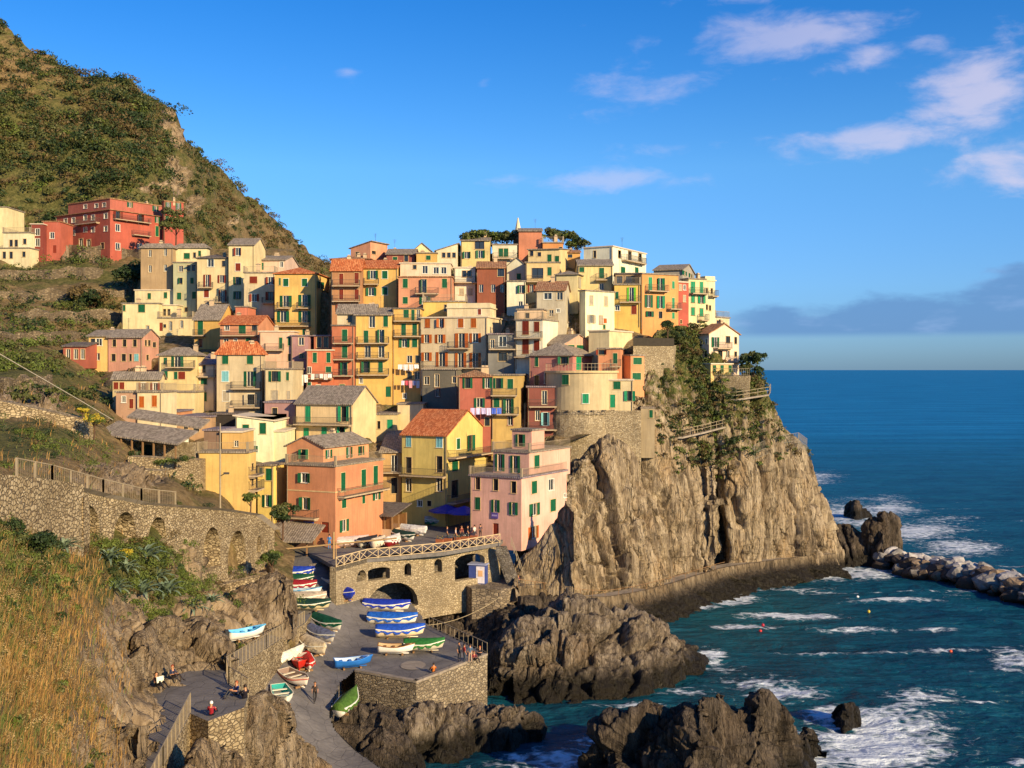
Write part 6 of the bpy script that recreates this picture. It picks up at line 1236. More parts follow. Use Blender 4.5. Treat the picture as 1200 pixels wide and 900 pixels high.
m.add([(-4.2, y0, 2.9), (-2.2, y0, 3.5), (3.4, y0, 3.5), (3.9, y1, 5.0), (-1.2, y1, 5.0), (-3.6, y1, 4.3)]+[(-4.2, y0, 3.05), (-2.2, y0, 3.66), (3.4, y0, 3.66), (3.9, y1, 5.16), (-1.2, y1, 5.16), (-3.6, y1, 4.46)], [(6, 7, 10, 11), (7, 8, 9, 10), (0, 5, 4, 1), (1, 4, 3, 2), (0, 1, 7, 6), (1, 2, 8, 7), (2, 3, 9, 8), (3, 4, 10, 9), (4, 5, 11, 10), (5, 0, 6, 11)])
m.obj('roof', roofmat('slate'), ht)
mp = G(391, 684, 9.8); ms = empty('crane_mast', mp, 0, 'wooden crane mast with a long horizontal boom over the head of the ramp', 'mast')
m = MB(); m.bar((0, 0, 0), (0, 0, 5.6), .11, n=8); m.bar((.3, 0, 0), (.25, 0, 4.6), .05, n=6); m.obj('mast', plain('mast_wood', 'A88A60', .8), ms)
m = MB(); m.bar((-5.3, .3, 3.7), (6.8, .2, 4.9), .09, n=6); m.obj('boom', plain('mast_wood', 'A88A60', .8), ms)
def parasol(label, px, py, z, c, w=2.6):
    x, y, _ = G(px, py, z); t = empty('parasol', (x, y, z), R(rnd.uniform(-20, 20)), label, 'parasol', 'parasols on the square'); m = MB(); m.bar((0, 0, 0), (0, 0, 2.9), .04, n=6); m.obj('pole', WOOD, t)
    m = MB(); n = 8; vs = [(0, 0, 3.0)]+[(w*math.cos(2*math.pi*i/n+.4)*(.7), w*math.sin(2*math.pi*i/n+.4)*.7, 2.25) for i in range(n)]+[(w*math.cos(2*math.pi*i/n+.4)*(.7), w*math.sin(2*math.pi*i/n+.4)*.7, 2.05) for i in range(n)]
    m.add(vs, [(0, 1+i, 1+(i+1) % n) for i in range(n)]+[(1+i, 1+n+i, 1+n+(i+1) % n, 1+(i+1) % n) for i in range(n)]); m.obj('canopy', paint(c), t)
parasol('royal blue parasol left of the two on the square', 523, 618, 12.5, '1E2FA0', 3.3); parasol('royal blue parasol right of the two, beside the pink house', 544, 620, 12.5, '2238B8', 3.3)
parasol('small orange parasol behind the left blue parasol', 515, 612, 12.5, 'B8543A', 1.6)
# ---------------- people ----------------
FIG = {}
def figure_mesh(pose):
    if pose in FIG: return FIG[pose]
    if pose == 'stand': J = dict(pel=(0, 0, .95), ch=(0, 0, 1.32), nk=(0, 0, 1.47), hd=(0, -.01, 1.60), tp=(0, 0, 1.70), ls=(-.17, 0, 1.40), le=(-.22, .03, 1.12), lw=(-.21, -.08, .90), rs=(.17, 0, 1.40), re=(.22, .03, 1.12), rw=(.21, -.10, .92), lh=(-.09, 0, .90), lk=(-.10, -.02, .50), la=(-.10, .02, .08), lt=(-.11, -.14, .04), rh=(.09, 0, .90), rk=(.11, -.05, .50), ra=(.12, .0, .08), rt=(.13, -.16, .04))
    elif pose == 'walk': J = dict(pel=(0, 0, .93), ch=(0, -.03, 1.30), nk=(0, -.04, 1.45), hd=(0, -.06, 1.58), tp=(0, -.05, 1.68), ls=(-.17, -.03, 1.38), le=(-.22, .12, 1.13), lw=(-.21, .10, .90), rs=(.17, -.03, 1.38), re=(.22, -.12, 1.14), rw=(.19, -.28, .98), lh=(-.09, 0, .88), lk=(-.10, -.20, .52), la=(-.10, -.22, .08), lt=(-.10, -.38, .05), rh=(.09, 0, .88), rk=(.10, .06, .48), ra=(.10, .32, .14), rt=(.10, .22, .04))
    else: J = dict(pel=(0, 0, .14), ch=(0, .10, .50), nk=(0, .09, .65), hd=(0, .05, .78), tp=(0, .07, .88), ls=(-.17, .1, .58), le=(-.24, -.05, .36), lw=(-.14, -.28, .42), rs=(.17, .1, .58), re=(.24, -.05, .36), rw=(.12, -.28, .40), lh=(-.09, -.02, .13), lk=(-.14, -.40, .44), la=(-.13, -.72, .08), lt=(-.13, -.88, .06), rh=(.09, -.02, .13), rk=(.14, -.42, .40), ra=(.15, -.80, .08), rt=(.16, -.95, .07))
    rad = dict(pel=(.135, .105), ch=(.15, .10), nk=(.055, .055), hd=(.085, .10), tp=(.05, .055), ls=(.06, .06), le=(.043, .043), lw=(.028, .03), rs=(.06, .06), re=(.043, .043), rw=(.028, .03), lh=(.085, .085), lk=(.058, .058), la=(.038, .038), lt=(.035, .03), rh=(.085, .085), rk=(.058, .058), ra=(.038, .038), rt=(.035, .03))
    nm = list(J); E = [('pel', 'ch'), ('ch', 'nk'), ('nk', 'hd'), ('hd', 'tp'), ('ch', 'ls'), ('ls', 'le'), ('le', 'lw'), ('ch', 'rs'), ('rs', 're'), ('re', 'rw'), ('pel', 'lh'), ('lh', 'lk'), ('lk', 'la'), ('la', 'lt'), ('pel', 'rh'), ('rh', 'rk'), ('rk', 'ra'), ('ra', 'rt')]
    me = bpy.data.meshes.new('sk'); me.from_pydata([J[k] for k in nm], [(nm.index(a), nm.index(b)) for a, b in E], []); ob = bpy.data.objects.new('sk', me); col.objects.link(ob)
    md = ob.modifiers.new('s', 'SKIN'); sv = me.skin_vertices[0].data
    for i, k in enumerate(nm): sv[i].radius = rad[k]; sv[i].use_root = (k == 'pel')
    ob.modifiers.new('u', 'SUBSURF').levels = 1
    dg = bpy.context.evaluated_depsgraph_get(); out = bpy.data.meshes.new_from_object(ob.evaluated_get(dg)); bpy.data.objects.remove(ob)
    b = MB(); b.v = [tuple(v.co) for v in out.vertices]; b.f = [tuple(p.vertices) for p in out.polygons]
    def segd(p, a, c): a = Vector(a); c = Vector(c); t = max(0, min(1, (p-a).dot(c-a)/(c-a).length_squared)); return (p-a-(c-a)*t).length
    for f in b.f:
        p = sum((Vector(b.v[i]) for i in f), Vector())/len(f); e = min(E, key=lambda e: segd(p, J[e[0]], J[e[1]]))
        b.m.append(1 if e in (('pel', 'ch'), ('ch', 'ls'), ('ch', 'rs'), ('ls', 'le'), ('rs', 're')) else 0 if e in (('ch', 'nk'), ('nk', 'hd'), ('le', 'lw'), ('re', 'rw')) else 0 if e == ('hd', 'tp') else 3 if e in (('la', 'lt'), ('ra', 'rt')) else 2)
    for w, e_, sg in (('lw', 'le', 1), ('rw', 're', -1)):       # palm, four fingers and thumb
        a = Vector(J[w]); dr = (a-Vector(J[e_])).normalized(); side = dr.cross(Vector((0, 1, 0))).normalized() if abs(dr.y) < .9 else Vector((1, 0, 0)); fw = dr.cross(side)
        b.bar(a, a+dr*.09, .03, 0, 6, .036)
        for k, ln in enumerate((.07, .08, .075, .055)): p = a+dr*.085+fw*(.027-.018*k); q = p+dr*ln*.55; b.bar(p, q, .009, 0, 4); b.bar(q, q+(dr*.8-side*sg*.5).normalized()*ln*.5, .008, 0, 4)
        b.bar(a+dr*.03+fw*.03, a+dr*.075+fw*.06, .011, 0, 4)
    h = Vector(J['hd']); b.bar(h+Vector((0, -.085, .02)), h+Vector((0, -.118, -.015)), .014, 0, 4)
    for sg in (-1, 1): b.bar(h+Vector((sg*.033, -.080, .03)), h+Vector((sg*.033, -.098, .03)), .012, 3, 5); b.bar(h+Vector((sg*.082, 0, .03)), h+Vector((sg*.1, .005, -.02)), .018, 0, 4)
    b.bar(h+Vector((-.028, -.092, -.05)), h+Vector((.028, -.092, -.05)), .008, 3, 4)
    me = b.me('person', True); hb = MB(); 
    for i in range(6):
        for j in range(10):
            pass
    nn, mm = 7, 12; vs = []; c = h+Vector((0, .015, .035))
    for i in range(nn):
        ph = math.pi*.62*i/(nn-1)
        for j in range(mm): th = 2*math.pi*j/mm; k = 1 if math.sin(th) > -.35 else max(.35, 1-.6*(ph/1.9)); vs.append(tuple(c+Vector((.108*math.sin(ph*k)*math.cos(th), .118*math.sin(ph*k)*math.sin(th), .118*math.cos(ph*k)))))
    hb.add(vs, [(i*mm+j, (i+1)*mm+j, (i+1)*mm+(j+1) % mm, i*mm+(j+1) % mm) for i in range(nn-1) for j in range(mm)]); hm = hb.me('hair', True); hm.materials.append(WHITE)
    for k in range(4): me.materials.append(WHITE)
    FIG[pose] = (me, hm); return FIG[pose]
SKIN = plain('skin', 'C08A66', .6)
def person(label, px, py, z, pose, ang, shirt, trous, hair='2A1C14', s=1.0, grp=None, lift=0.):
    me, hm = figure_mesh(pose); x, y, _ = G(px, py, z); o = link('person', me, None, None, (x, y, z+lift+.02), R(ang)); o.scale = (s, s, s)
    for i, m in enumerate((SKIN, paint(shirt), paint(trous), paint('241C18'))): o.material_slots[i].link = 'OBJECT'; o.material_slots[i].material = m
    h = link('hair', hm, None, o); h.material_slots[0].link = 'OBJECT'; h.material_slots[0].material = paint(hair); return tag(o, label, 'person', grp)
person('person in dark coat and black trousers reclining on the ledge holding a pale paper', 184, 812, zp, 'sit', 60, '4A2A22', '16161C', lift=.35)
person('person in dark blue top and grey trousers sitting right of the reclining reader', 203, 803, zp, 'sit', 55, '1E2440', '3A3436', 'A0402A', lift=.35)
m = MB(); c = G(184, 812, zp); m.add([(c[0]+.12, c[1]-.42, zp+.72), (c[0]+.42, c[1]-.02, zp+.72), (c[0]+.38, c[1]+.0, zp+1.08), (c[0]+.08, c[1]-.40, zp+1.08), (c[0]+.14, c[1]-.43, zp+.72), (c[0]+.44, c[1]-.03, zp+.72), (c[0]+.40, c[1]-.01, zp+1.08), (c[0]+.10, c[1]-.41, zp+1.08)], [(0, 1, 2, 3), (7, 6, 5, 4), (3, 2, 6, 7)]); tag(m.obj('newspaper', paint('D8D8C4')), 'pale paper held by the reclining reader on the ledge', 'newspaper')
for px_, py_, l_ in ((183, 811, 'low stone ledge under the reclining reader'), (202, 802, 'low stone ledge under the person right of the reader')):
    x, y, z = G(px_, py_, zp); m = MB(); m.box(x-.45, x+.35, y-.2, y+.7, zp-.1, zp+.35); tag(m.obj('stone_ledge', ROCKG), l_, 'ledge')
person('person in blue jacket sitting at the platform corner by the short fence', 276, 816, zp, 'sit', -40, '3A4A7A', '1A1C24', 'A85A34')
person('person in dark jacket sitting right of the blue jacket at the platform corner', 287, 820, zp, 'sit', -150, '24202A', '1C1A20')
person('person with white cap and red top seen over the platform edge', 248, 840, zp, 'sit', 180, '9A2430', '1A1A1E', 'EDE8E0')
person('person in brown jacket walking down the ramp toward the sea', 369, 824, ramp_z(369, 824), 'walk', 20, '3A2A20', '1E1A1A', '3A2416')
person('tall person in blue shirt and tan trousers standing at the terrace corner', 551, 777, 6.3, 'stand', 190, '4A6078', 'B89A80')
person('person in red jacket standing left of the tall person on the terrace', 544, 777, 6.3, 'stand', 120, 'A03030', '3A4454')
person('person in grey clothes standing leftmost of the group on the terrace', 538, 775, 6.3, 'stand', 40, '5A5450', '2C2C34')
person('person in dark red sitting low beside the tall person on the terrace', 556, 775, 6.35, 'sit', 30, '7A2228', '2A2024')
person('person in black with orange hair sitting at the terrace corner', 562, 769, 6.35, 'sit', -20, '201C22', '1A1A20', 'C8603A')  # hair is plain orange paint
person('person in orange top crouching alone on the terrace edge', 508, 789, 6.3, 'sit', 200, 'C8702A', '1C1A1C')
person('person in blue dress standing beside the corner of the orange house', 386, 644, 12.5, 'stand', 180, '2A78B8', '2A78B8')
for k, (x, y, p_, s_, t_, l_) in enumerate([(524, 634, 'stand', '3A2A34', '20202A', 'person in plum top standing nearest the left blue parasol'), (534, 635, 'stand', 'C8B8B0', '3A3A44', 'person in pale top standing between the two blue parasols'), (541, 633, 'stand', '7A3A30', '2A2A30', 'person in rust top in the crowd beside the parasols'), (548, 633, 'stand', '20242E', '3A3A40', 'person in black top in front of the right blue parasol'), (556, 632, 'stand', 'D8D0C8', '44444C', 'person in white top in front of the right blue parasol'), (563, 631, 'stand', '50404A', '1E1E26', 'person in grey purple top right of the right parasol'), (570, 630, 'stand', '28324A', '2E2A2A', 'person in navy top rightmost in the square crowd'),
        (596, 679, 'stand', '8A2E34', '26262C', 'person in red top at the bottom of the stone stair'), (603, 681, 'sit', '2E4A8A', '3A3A3E', 'person in blue top sitting on the pier end'), (607, 683, 'sit', '6A3A5A', '22222A', 'person in purple top sitting on the pier end')]):
    person(l_, x, y, 12.5 if y < 640 else 8.0, p_, rnd.uniform(0, 360), s_, t_, rnd.choice(['2A1C14', '5A3A20', '16120E']))
# planters on the square edge
for k in range(5):
    x, y, _ = G(515+k*10, 637-k*1.1, 12.5); t = empty('flower_planter', (x, y+.4, 12.5), R(-18), ['planter of yellow flowers at the left end of the square railing', 'planter of blue flowers second along the square railing', 'planter of yellow flowers in the middle of the square railing', 'planter of white flowers beside the crowd', 'planter of pink flowers at the right end of the railing'][k], 'planter', 'planters behind the square railing')
    m = MB(); m.box(-.45, .45, -.18, .18, 0, .45); m.obj('box', plain('terracotta', '9A5A3A', .9), t); m = MB()
    for q in range(40): a = Vector((rnd.uniform(-.45, .45), rnd.uniform(-.2, .2), .45+rnd.random()*.35)); u = Vector((rnd.uniform(-.08, .08), rnd.uniform(-.08, .08), rnd.uniform(-.05, .08))); w = Vector((rnd.uniform(-.08, .08), rnd.uniform(-.05, .05), .07)); m.add([a, a+u, a+w], [(0, 1, 2)], int(q % 2))
    m.obj('flowers', [paint(['D8B030', '3A4AB0', 'D8B030', 'E8E4DA', 'C86A8A'][k]), plain('leaf_green', '3E5A22', .7)], t)
# ---------------- laundry ----------------
def laundry(label, px0, px1, py, d, cols, drop=1.0, out=1.0):
    a = Vector(P(px0, py, d-out)); b = Vector(P(px1, py, d-out)); t = empty('laundry_line', a, 0, label, 'laundry'); m = MB(); m.bar((0, 0, 0), b-a, .012); m.obj('line', IRON, t); n = len(cols); L = (b-a).length
    for i, c in enumerate(cols):
        w = L/n*.86; x0 = L*(i+.07)/n; h = drop*rnd.uniform(.65, 1.15); m = MB(); k = 5
        vs = [(x0+w*j/k, .05*math.sin(j*2.1+i)*(q/3), -h*q/3) for q in range(4) for j in range(k+1)]; m.add(vs, [(q*(k+1)+j, q*(k+1)+j+1, (q+1)*(k+1)+j+1, (q+1)*(k+1)+j) for q in range(3) for j in range(k)]); m.obj('cloth', paint(c), t)
laundry('white sheets hanging from the orange house balcony', 346, 361, 439, 166, ['E8E4E0', 'DCD8D4', 'E4E0DC'], 1.6)
laundry('white and grey washing along the orange house balcony rail', 364, 389, 438, 165.8, ['D8D0C8', '8A8480', 'E0D8D0', 'C8C0B8', 'E4E0DC'], .8)
laundry('white washing on the upper line of the second yellow house', 466, 491, 427, 168.5, ['E8E0D8', 'E0DCD8', 'DCD0D0', 'E8E4E0'], .9)
laundry('pink and red washing on the lower line of the second yellow house', 470, 492, 446, 168.5, ['D8C8E0', 'C0485A', 'D89098', 'B8B0D0', 'E0D8E0'], 1.0)
laundry('lilac and blue washing between the red and the yellow house', 551, 588, 478, 151.4, ['C8BCE0', 'D0C8E8', 'B8B0D8', 'C8C0E0', '3A5AC0', '4A6AD0'], 1.1)

# boards on the house fronts
def board(house, px, py, w, h, c, c2):
    """a small sign board fixed to the front of a house, as one of its parts"""
    e = next(o for o in col.objects if o.type == 'EMPTY' and str(o.get('label', '')).startswith(house)); wl = next(o for o in col.objects if o.parent == e and o.name.startswith('wall')); xs = [v.co.x for v in wl.data.vertices]; ys = [v.co.y for v in wl.data.vertices]
    M_ = Matrix.Translation(e.location) @ e.rotation_euler.to_matrix().to_4x4(); o0 = M_ @ Vector((max(xs), min(ys), 0)); u = (M_.to_3x3() @ Vector((-1, 0, 0))); f = Face(tuple(o0), (u.x, u.y)); t = f.t(px); z = f.z(px, py)-e.location.z; k = f.d(px)/F
    m = MB(); m.box(max(xs)-t-w*k/2, max(xs)-t+w*k/2, min(ys)-.12, min(ys)-.003, z-h*k/2, z+h*k/2, 0); m.box(max(xs)-t-w*k*.38, max(xs)-t+w*k*.38, min(ys)-.13, min(ys)-.121, z-h*k*.12, z+h*k*.15, 1); m.obj('sign_board', [paint(c), paint(c2)], e)
board('big orange corner', 362, 614, 14, 6, '1E3A9A', '8AA0D8'); board('pink waterfront', 580, 604, 9, 7, '5A4A90', 'A898C8')
# ---------------- vegetation ----------------
LEAF = [leafmat('leaf_dark', [(0, (.010, .020, .006)), (.5, (.026, .045, .012)), (1, (.055, .08, .02))]), leafmat('leaf_olive', [(0, (.03, .038, .010)), (.5, (.075, .085, .022)), (1, (.14, .135, .04))]),
        leafmat('leaf_rust', [(0, (.045, .032, .012)), (.5, (.105, .072, .026)), (1, (.18, .13, .05))]), leafmat('leaf_bright', [(0, (.04, .06, .01)), (.5, (.09, .12, .02)), (1, (.17, .20, .04))]), leafmat('leaf_straw', [(0, (.16, .11, .04)), (.5, (.30, .21, .09)), (1, (.45, .33, .15))]),
        leafmat('leaf_yellow', [(0, (.22, .17, .02)), (.5, (.45, .34, .03)), (1, (.62, .5, .06))])]
rng = np.random.default_rng(5)
def clumps(C, Rr, cnt, leaf, mats, flat=.8, lumps=3):
    """leaf-sized quads spread through lumpy crowns; returns verts, faces, material index"""
    C = np.asarray(C, float); n = len(C); Rr = np.broadcast_to(np.asarray(Rr, float), (n,)); mats = np.broadcast_to(np.asarray(mats), (n,))
    cnt = np.broadcast_to(np.asarray(cnt), (n,)).astype(int); idx = np.repeat(np.arange(n), cnt); m = len(idx)
    lo = rng.normal(size=(n, lumps, 3))*.42; lo[:, :, 2] = np.abs(lo[:, :, 2])*.8; k = rng.integers(0, lumps, m)
    dirs = rng.normal(size=(m, 3)); dirs /= np.linalg.norm(dirs, axis=1, keepdims=True); dirs[:, 2] = np.where(rng.random(m) < .75, np.abs(dirs[:, 2]), dirs[:, 2])
    rad = rng.uniform(.45, 1, m)**.5*.62; p = lo[idx, k]+dirs*rad[:, None]; p[:, 2] *= flat; p = C[idx]+p*Rr[idx][:, None]
    s = leaf*rng.uniform(.6, 1.4, m)*(Rr[idx]**.25); a = rng.normal(size=(m, 3)); a -= (a*dirs).sum(1, keepdims=True)*dirs*.55; a /= np.linalg.norm(a, axis=1, keepdims=True); b = np.cross(dirs+rng.normal(size=(m, 3))*.5, a); b /= np.linalg.norm(b, axis=1, keepdims=True)
    a *= s[:, None]; b *= s[:, None]*.6
    v = np.stack([p-a, p-b*.8, p+a, p+b], 1).reshape(-1, 3); f = np.arange(m*4).reshape(m, 4); return v, f, mats[idx]
def leafobj(name, parts, mats, parent=None, **t):
    v = np.concatenate([p[0] for p in parts]); off = np.cumsum([0]+[len(p[0]) for p in parts[:-1]]); f = np.concatenate([p[1]+o for p, o in zip(parts, off)]); mi = np.concatenate([p[2] for p in parts])
    me = bpy.data.meshes.new(name); me.vertices.add(len(v)); me.vertices.foreach_set('co', v.astype(np.float32).ravel()); me.loops.add(f.size); me.loops.foreach_set('vertex_index', f.astype(np.int32).ravel())
    me.polygons.add(len(f)); me.polygons.foreach_set('loop_start', np.arange(0, f.size, 4, dtype=np.int32)); me.polygons.foreach_set('loop_total', np.full(len(f), 4, np.int32)); me.polygons.foreach_set('material_index', mi.astype(np.int32)); me.update(calc_edges=True)
    o = link(name, me, mats, parent); tag(o, t.get('label'), t.get('cat'), t.get('group'), t.get('kind')); return o
# mountain shrubs
nr, nc = MOUNT.shape[:2]; n = 5600; ii = rng.integers(20, nr, n); jj = rng.integers(90, nc-4, n); Cp = MOUNT[ii, jj]; pxm = Cp[:, 0]/Cp[:, 1]*F+600; pym = HY-(Cp[:, 2]-HC)/Cp[:, 1]*F
nz = fbm(Cp*.03, 3, 8); bl = np.zeros(n)
for x, y, rx_, ry_ in [(197, 138, 7, 14), (207, 160, 7, 16), (203, 195, 8, 16), (212, 212, 10, 18), (228, 240, 8, 12), (185, 218, 16, 5)]: bl = np.maximum(bl, np.exp(-(((pxm-x)/rx_)**2+((pym-y)/ry_)**2)))
dark = np.exp(-(((pxm-140)/70)**2+((pym-150)/60)**2)); keep = (bl < .35) & (rng.random(n) < .35+.6*np.clip(nz+.35+dark*.6, 0, 1)); Cp = Cp[keep]; nz = nz[keep]; dark = dark[keep]; pxk = pxm[keep]
r = rng.uniform(1.2, 3.4, len(Cp))*(1+dark*.45)*(Cp[:, 1]/300)**.5; u = rng.random(len(Cp)); mi = np.where(u < .34+.25*dark, 0, np.where(u < .74, 1, np.where(u < .93, 2, 3)))
mi = np.where((pxk > 250) & (rng.random(len(Cp)) < .5), 2, mi)
leafobj('mountain_shrubs', [clumps(Cp, r, (115+20*dark).astype(int), .25, mi)], LEAF, kind='stuff')
# shrubs and herbs of the near hillside terraces
HP = HILLP; PXh, PYh = HILLUV; n = 9000; ii = rng.integers(0, HP.shape[0], n); jj = rng.integers(34, HP.shape[1], n); C_ = HP[ii, jj]; px_ = PXh[ii, jj]; py_ = PYh[ii, jj]; d_ = C_[:, 1]
def zone(x, y, rx_, ry_): return np.exp(-(((px_-x)/rx_)**2+((py_-y)/ry_)**2))
w = .10+zone(60, 318, 110, 14)*.8+zone(30, 365, 90, 16)*.7+zone(40, 392, 90, 10)*.6+zone(100, 355, 40, 18)*.5+zone(30, 420, 70, 26)*.9+zone(50, 470, 60, 20)*.5+zone(40, 520, 60, 18)*.5+zone(150, 540, 50, 14)*.3+zone(35, 640, 50, 45)*.9+zone(10, 720, 30, 40)*.5+zone(170, 655, 55, 40)*.9+zone(200, 700, 40, 25)*.6+zone(120, 640, 40, 20)*.5+zone(240, 560, 80, 20)*.3+zone(270, 680, 40, 16)*.3
for ax, ay in ((171, 662), (130, 664), (168, 704), (197, 702), (226, 722), (186, 684), (138, 700), (150, 676)): w = w*(1-.85*zone(ax, ay, 11, 8))
w = np.where((py_ > 735) & (px_ > 110), .02, w); w = np.where((px_ > 175) & (py_ > 770), 0, w); w *= np.clip(.5+fbm(C_*.12, 3, 2)*1.4, 0, 2)
keep = (rng.random(n) < w) & (d_ > 24) & ~((py_ > 560) & (py_ < 600) & (px_ > 20) & (px_ < 210)); C_ = C_[keep]; d_ = d_[keep]; pk = px_[keep]; qk = py_[keep]
r = np.clip(d_/110, .28, 2.2)*rng.uniform(.5, 1.2, len(C_)); u = rng.random(len(C_)); mi = np.where(u < .38, 0, np.where(u < .68, 1, np.where(u < .78, 2, 3))); mi = np.where((qk > 400) & (qk < 450) & (pk < 60), np.where(u < .6, 3, 1), mi)
kz = ~((qk > 578) & (qk < 634) & (pk > 15) & (pk < 205)) & ~((qk > 605) & (qk < 668) & (pk > 230) & (pk < 295)); C_ = C_[kz]; d_ = d_[kz]; r = r[kz]; mi = mi[kz]; nearm = d_ < 112
leafobj('hillside_scrub', [clumps(C_[~nearm], r[~nearm], 90, .17, mi[~nearm]), clumps(C_[nearm], r[nearm]*1.05, 170, .075, np.where(rng.random(nearm.sum()) < .45, 3, mi[nearm]))], LEAF, kind='stuff')
# dry grass in the foreground
wf2 = lambda x, y: np.clip(np.exp(-(((x-10)/45)**2+((y-690)/75)**2))+np.exp(-(((x-45)/40)**2+((y-640)/45)**2))+.9*np.exp(-(((x-0)/60)**2+((y-870)/22)**2)), 0, 1)
def blades(px0, px1, py0, py1, n, hmin, hmax, wd, mats, wf=None, lean=.5):
    x = rng.uniform(px0, px1, n); y = py0+(py1-py0)*rng.random(n)**.8; ok = np.ones(n, bool) if wf is None else rng.random(n) < wf(x, y); x = x[ok]; y = y[ok]; n = len(x)
    fi = np.interp(x, HILLUV[0][0], np.arange(HILLUV[0].shape[1])); fj = np.interp(-y, -HILLUV[1][:, 0], np.arange(HILLUV[1].shape[0])); p = HILLP[fj.astype(int), fi.astype(int)]+rng.normal(size=(n, 3))*np.array([.06, .1, .03])*np.clip(HILLP[fj.astype(int), fi.astype(int)][:, 1:2]/30, .5, 2.5)
    h = rng.uniform(hmin, hmax, n); a = rng.normal(size=n)*.6+.9; ln = rng.uniform(.2, 1, n)*lean; dx = np.stack([np.cos(a)*ln, np.sin(a)*ln*.6, np.zeros(n)], -1)*h[:, None]; up = np.zeros((n, 3)); up[:, 2] = h
    th = rng.uniform(0, 3.14, n); w_ = np.stack([np.cos(th)*.8+.2, np.sin(th)*.5, 0*th], -1)*wd*(p[:, 1:2]/35)
    v0, v1 = p-w_, p+w_; m0 = p+up*.6+dx*.3; t = p+up*.93+dx
    v = np.stack([v0, v1, m0+w_*.8, m0-w_*.8, t+w_*.15, t-w_*.15], 1).reshape(-1, 3); b = np.arange(n)*6; f = np.concatenate([np.stack([b, b+1, b+2, b+3], -1), np.stack([b+3, b+2, b+4, b+5], -1)]); m = rng.choice(mats, n); return v, f, np.concatenate([m, m])
wf = lambda x, y: np.clip(1.1-np.clip((x-70-(y-560)*.12)/45, 0, 1), 0, 1)*np.clip(.55+fbm(np.stack([x*.02, y*.02, x*0], -1), 3, 6)*1.6+.35*(y > 760), .1, 1)*(1-.8*wf2(x, y))
GR = [leafmat('grass_gold', [(0, (.15, .08, .022)), (.5, (.32, .18, .055)), (1, (.52, .33, .12))], .4, .8), leafmat('grass_brown', [(0, (.06, .035, .012)), (.5, (.15, .085, .03)), (1, (.27, .165, .07))], .4, .8), leafmat('grass_green', [(0, (.04, .055, .012)), (.5, (.09, .11, .025)), (1, (.16, .17, .05))], 1.2, .7)]
leafobj('dry_grass', [blades(-170, 150, 585, 1050, 56000, .2, .75, .011, [0, 1, 0, 0, 1, 1, 2], wf), blades(-60, 240, 450, 760, 16000, .25, .7, .014, [0, 1, 2], lambda x, y: .5*np.clip(fbm(np.stack([x*.03, y*.04, x*0], -1), 2, 3)+.5, 0, 1)*((y < 560) | (x < 120)), .6)], GR, kind='stuff')
wf2 = lambda x, y: np.clip(np.exp(-(((x-10)/45)**2+((y-690)/75)**2))+np.exp(-(((x-45)/40)**2+((y-640)/45)**2))+.9*np.exp(-(((x-0)/60)**2+((y-870)/22)**2)), 0, 1)
n_ = 1500; bx_ = rng.uniform(-80, 125, n_); by_ = rng.uniform(590, 960, n_); fj_ = np.interp(-by_, -HILLUV[1][:, 0], np.arange(HILLUV[1].shape[0])).astype(int); fi_ = np.interp(bx_, HILLUV[0][0], np.arange(HILLUV[0].shape[1])).astype(int); cb_ = HILLP[fj_, fi_]; kk_ = (rng.random(n_) < np.clip(.45+fbm(cb_*.35, 2, 12)*1.6, 0, 1)) & (cb_[:, 1] > 21); cb_ = cb_[kk_]
leafobj('low_brush', [clumps(cb_, rng.uniform(.2, .55, len(cb_))*(cb_[:, 1]/45), 110, .035, rng.choice([4, 4, 4, 2, 1], len(cb_)), 1.1)], LEAF, kind='stuff')
leafobj('green_grass', [blades(-80, 120, 585, 960, 24000, .2, .6, .014, [2, 2, 1], wf2)], GR, kind='stuff')
# cliff-top vegetation
nr, nc = Pc.shape[:2]; n = 9000; ii = rng.integers(0, int(nr*.46), n); jj = rng.integers(int(nc*.30), int(nc*.93), n); C_ = Pc[ii, jj]; X_ = C_[:, 0]/C_[:, 1]*F+600; Y_ = HY-(C_[:, 2]-HC)/C_[:, 1]*F
def zn(x, y, rx_, ry_): return np.exp(-(((X_-x)/rx_)**2+((Y_-y)/ry_)**2))
w = zn(800, 410, 22, 32)*1.0+zn(815, 455, 26, 22)*.7+zn(830, 480, 34, 22)*.8+zn(790, 500, 30, 14)*.6+zn(850, 520, 50, 22)*.55+zn(895, 490, 22, 24)*.6+zn(885, 435, 12, 22)*.8+zn(770, 385, 20, 8)*.5+zn(930, 530, 18, 12)*.4+zn(700, 505, 30, 10)*.35+zn(820, 530, 40, 12)*.5
keep = rng.random(n) < w*.30*np.clip(1+fbm(C_*.35, 2, 9)*2, 0, 2); C_ = C_[keep]; u = rng.random(len(C_)); mi = np.where(u < .25, 0, np.where(u < .62, 1, np.where(u < .82, 2, 3)))
leafobj('cliff_scrub', [clumps(C_+np.array([0, -.2, .1]), rng.uniform(.4, 1.1, len(C_)), 60, .17, mi)], LEAF, kind='stuff')
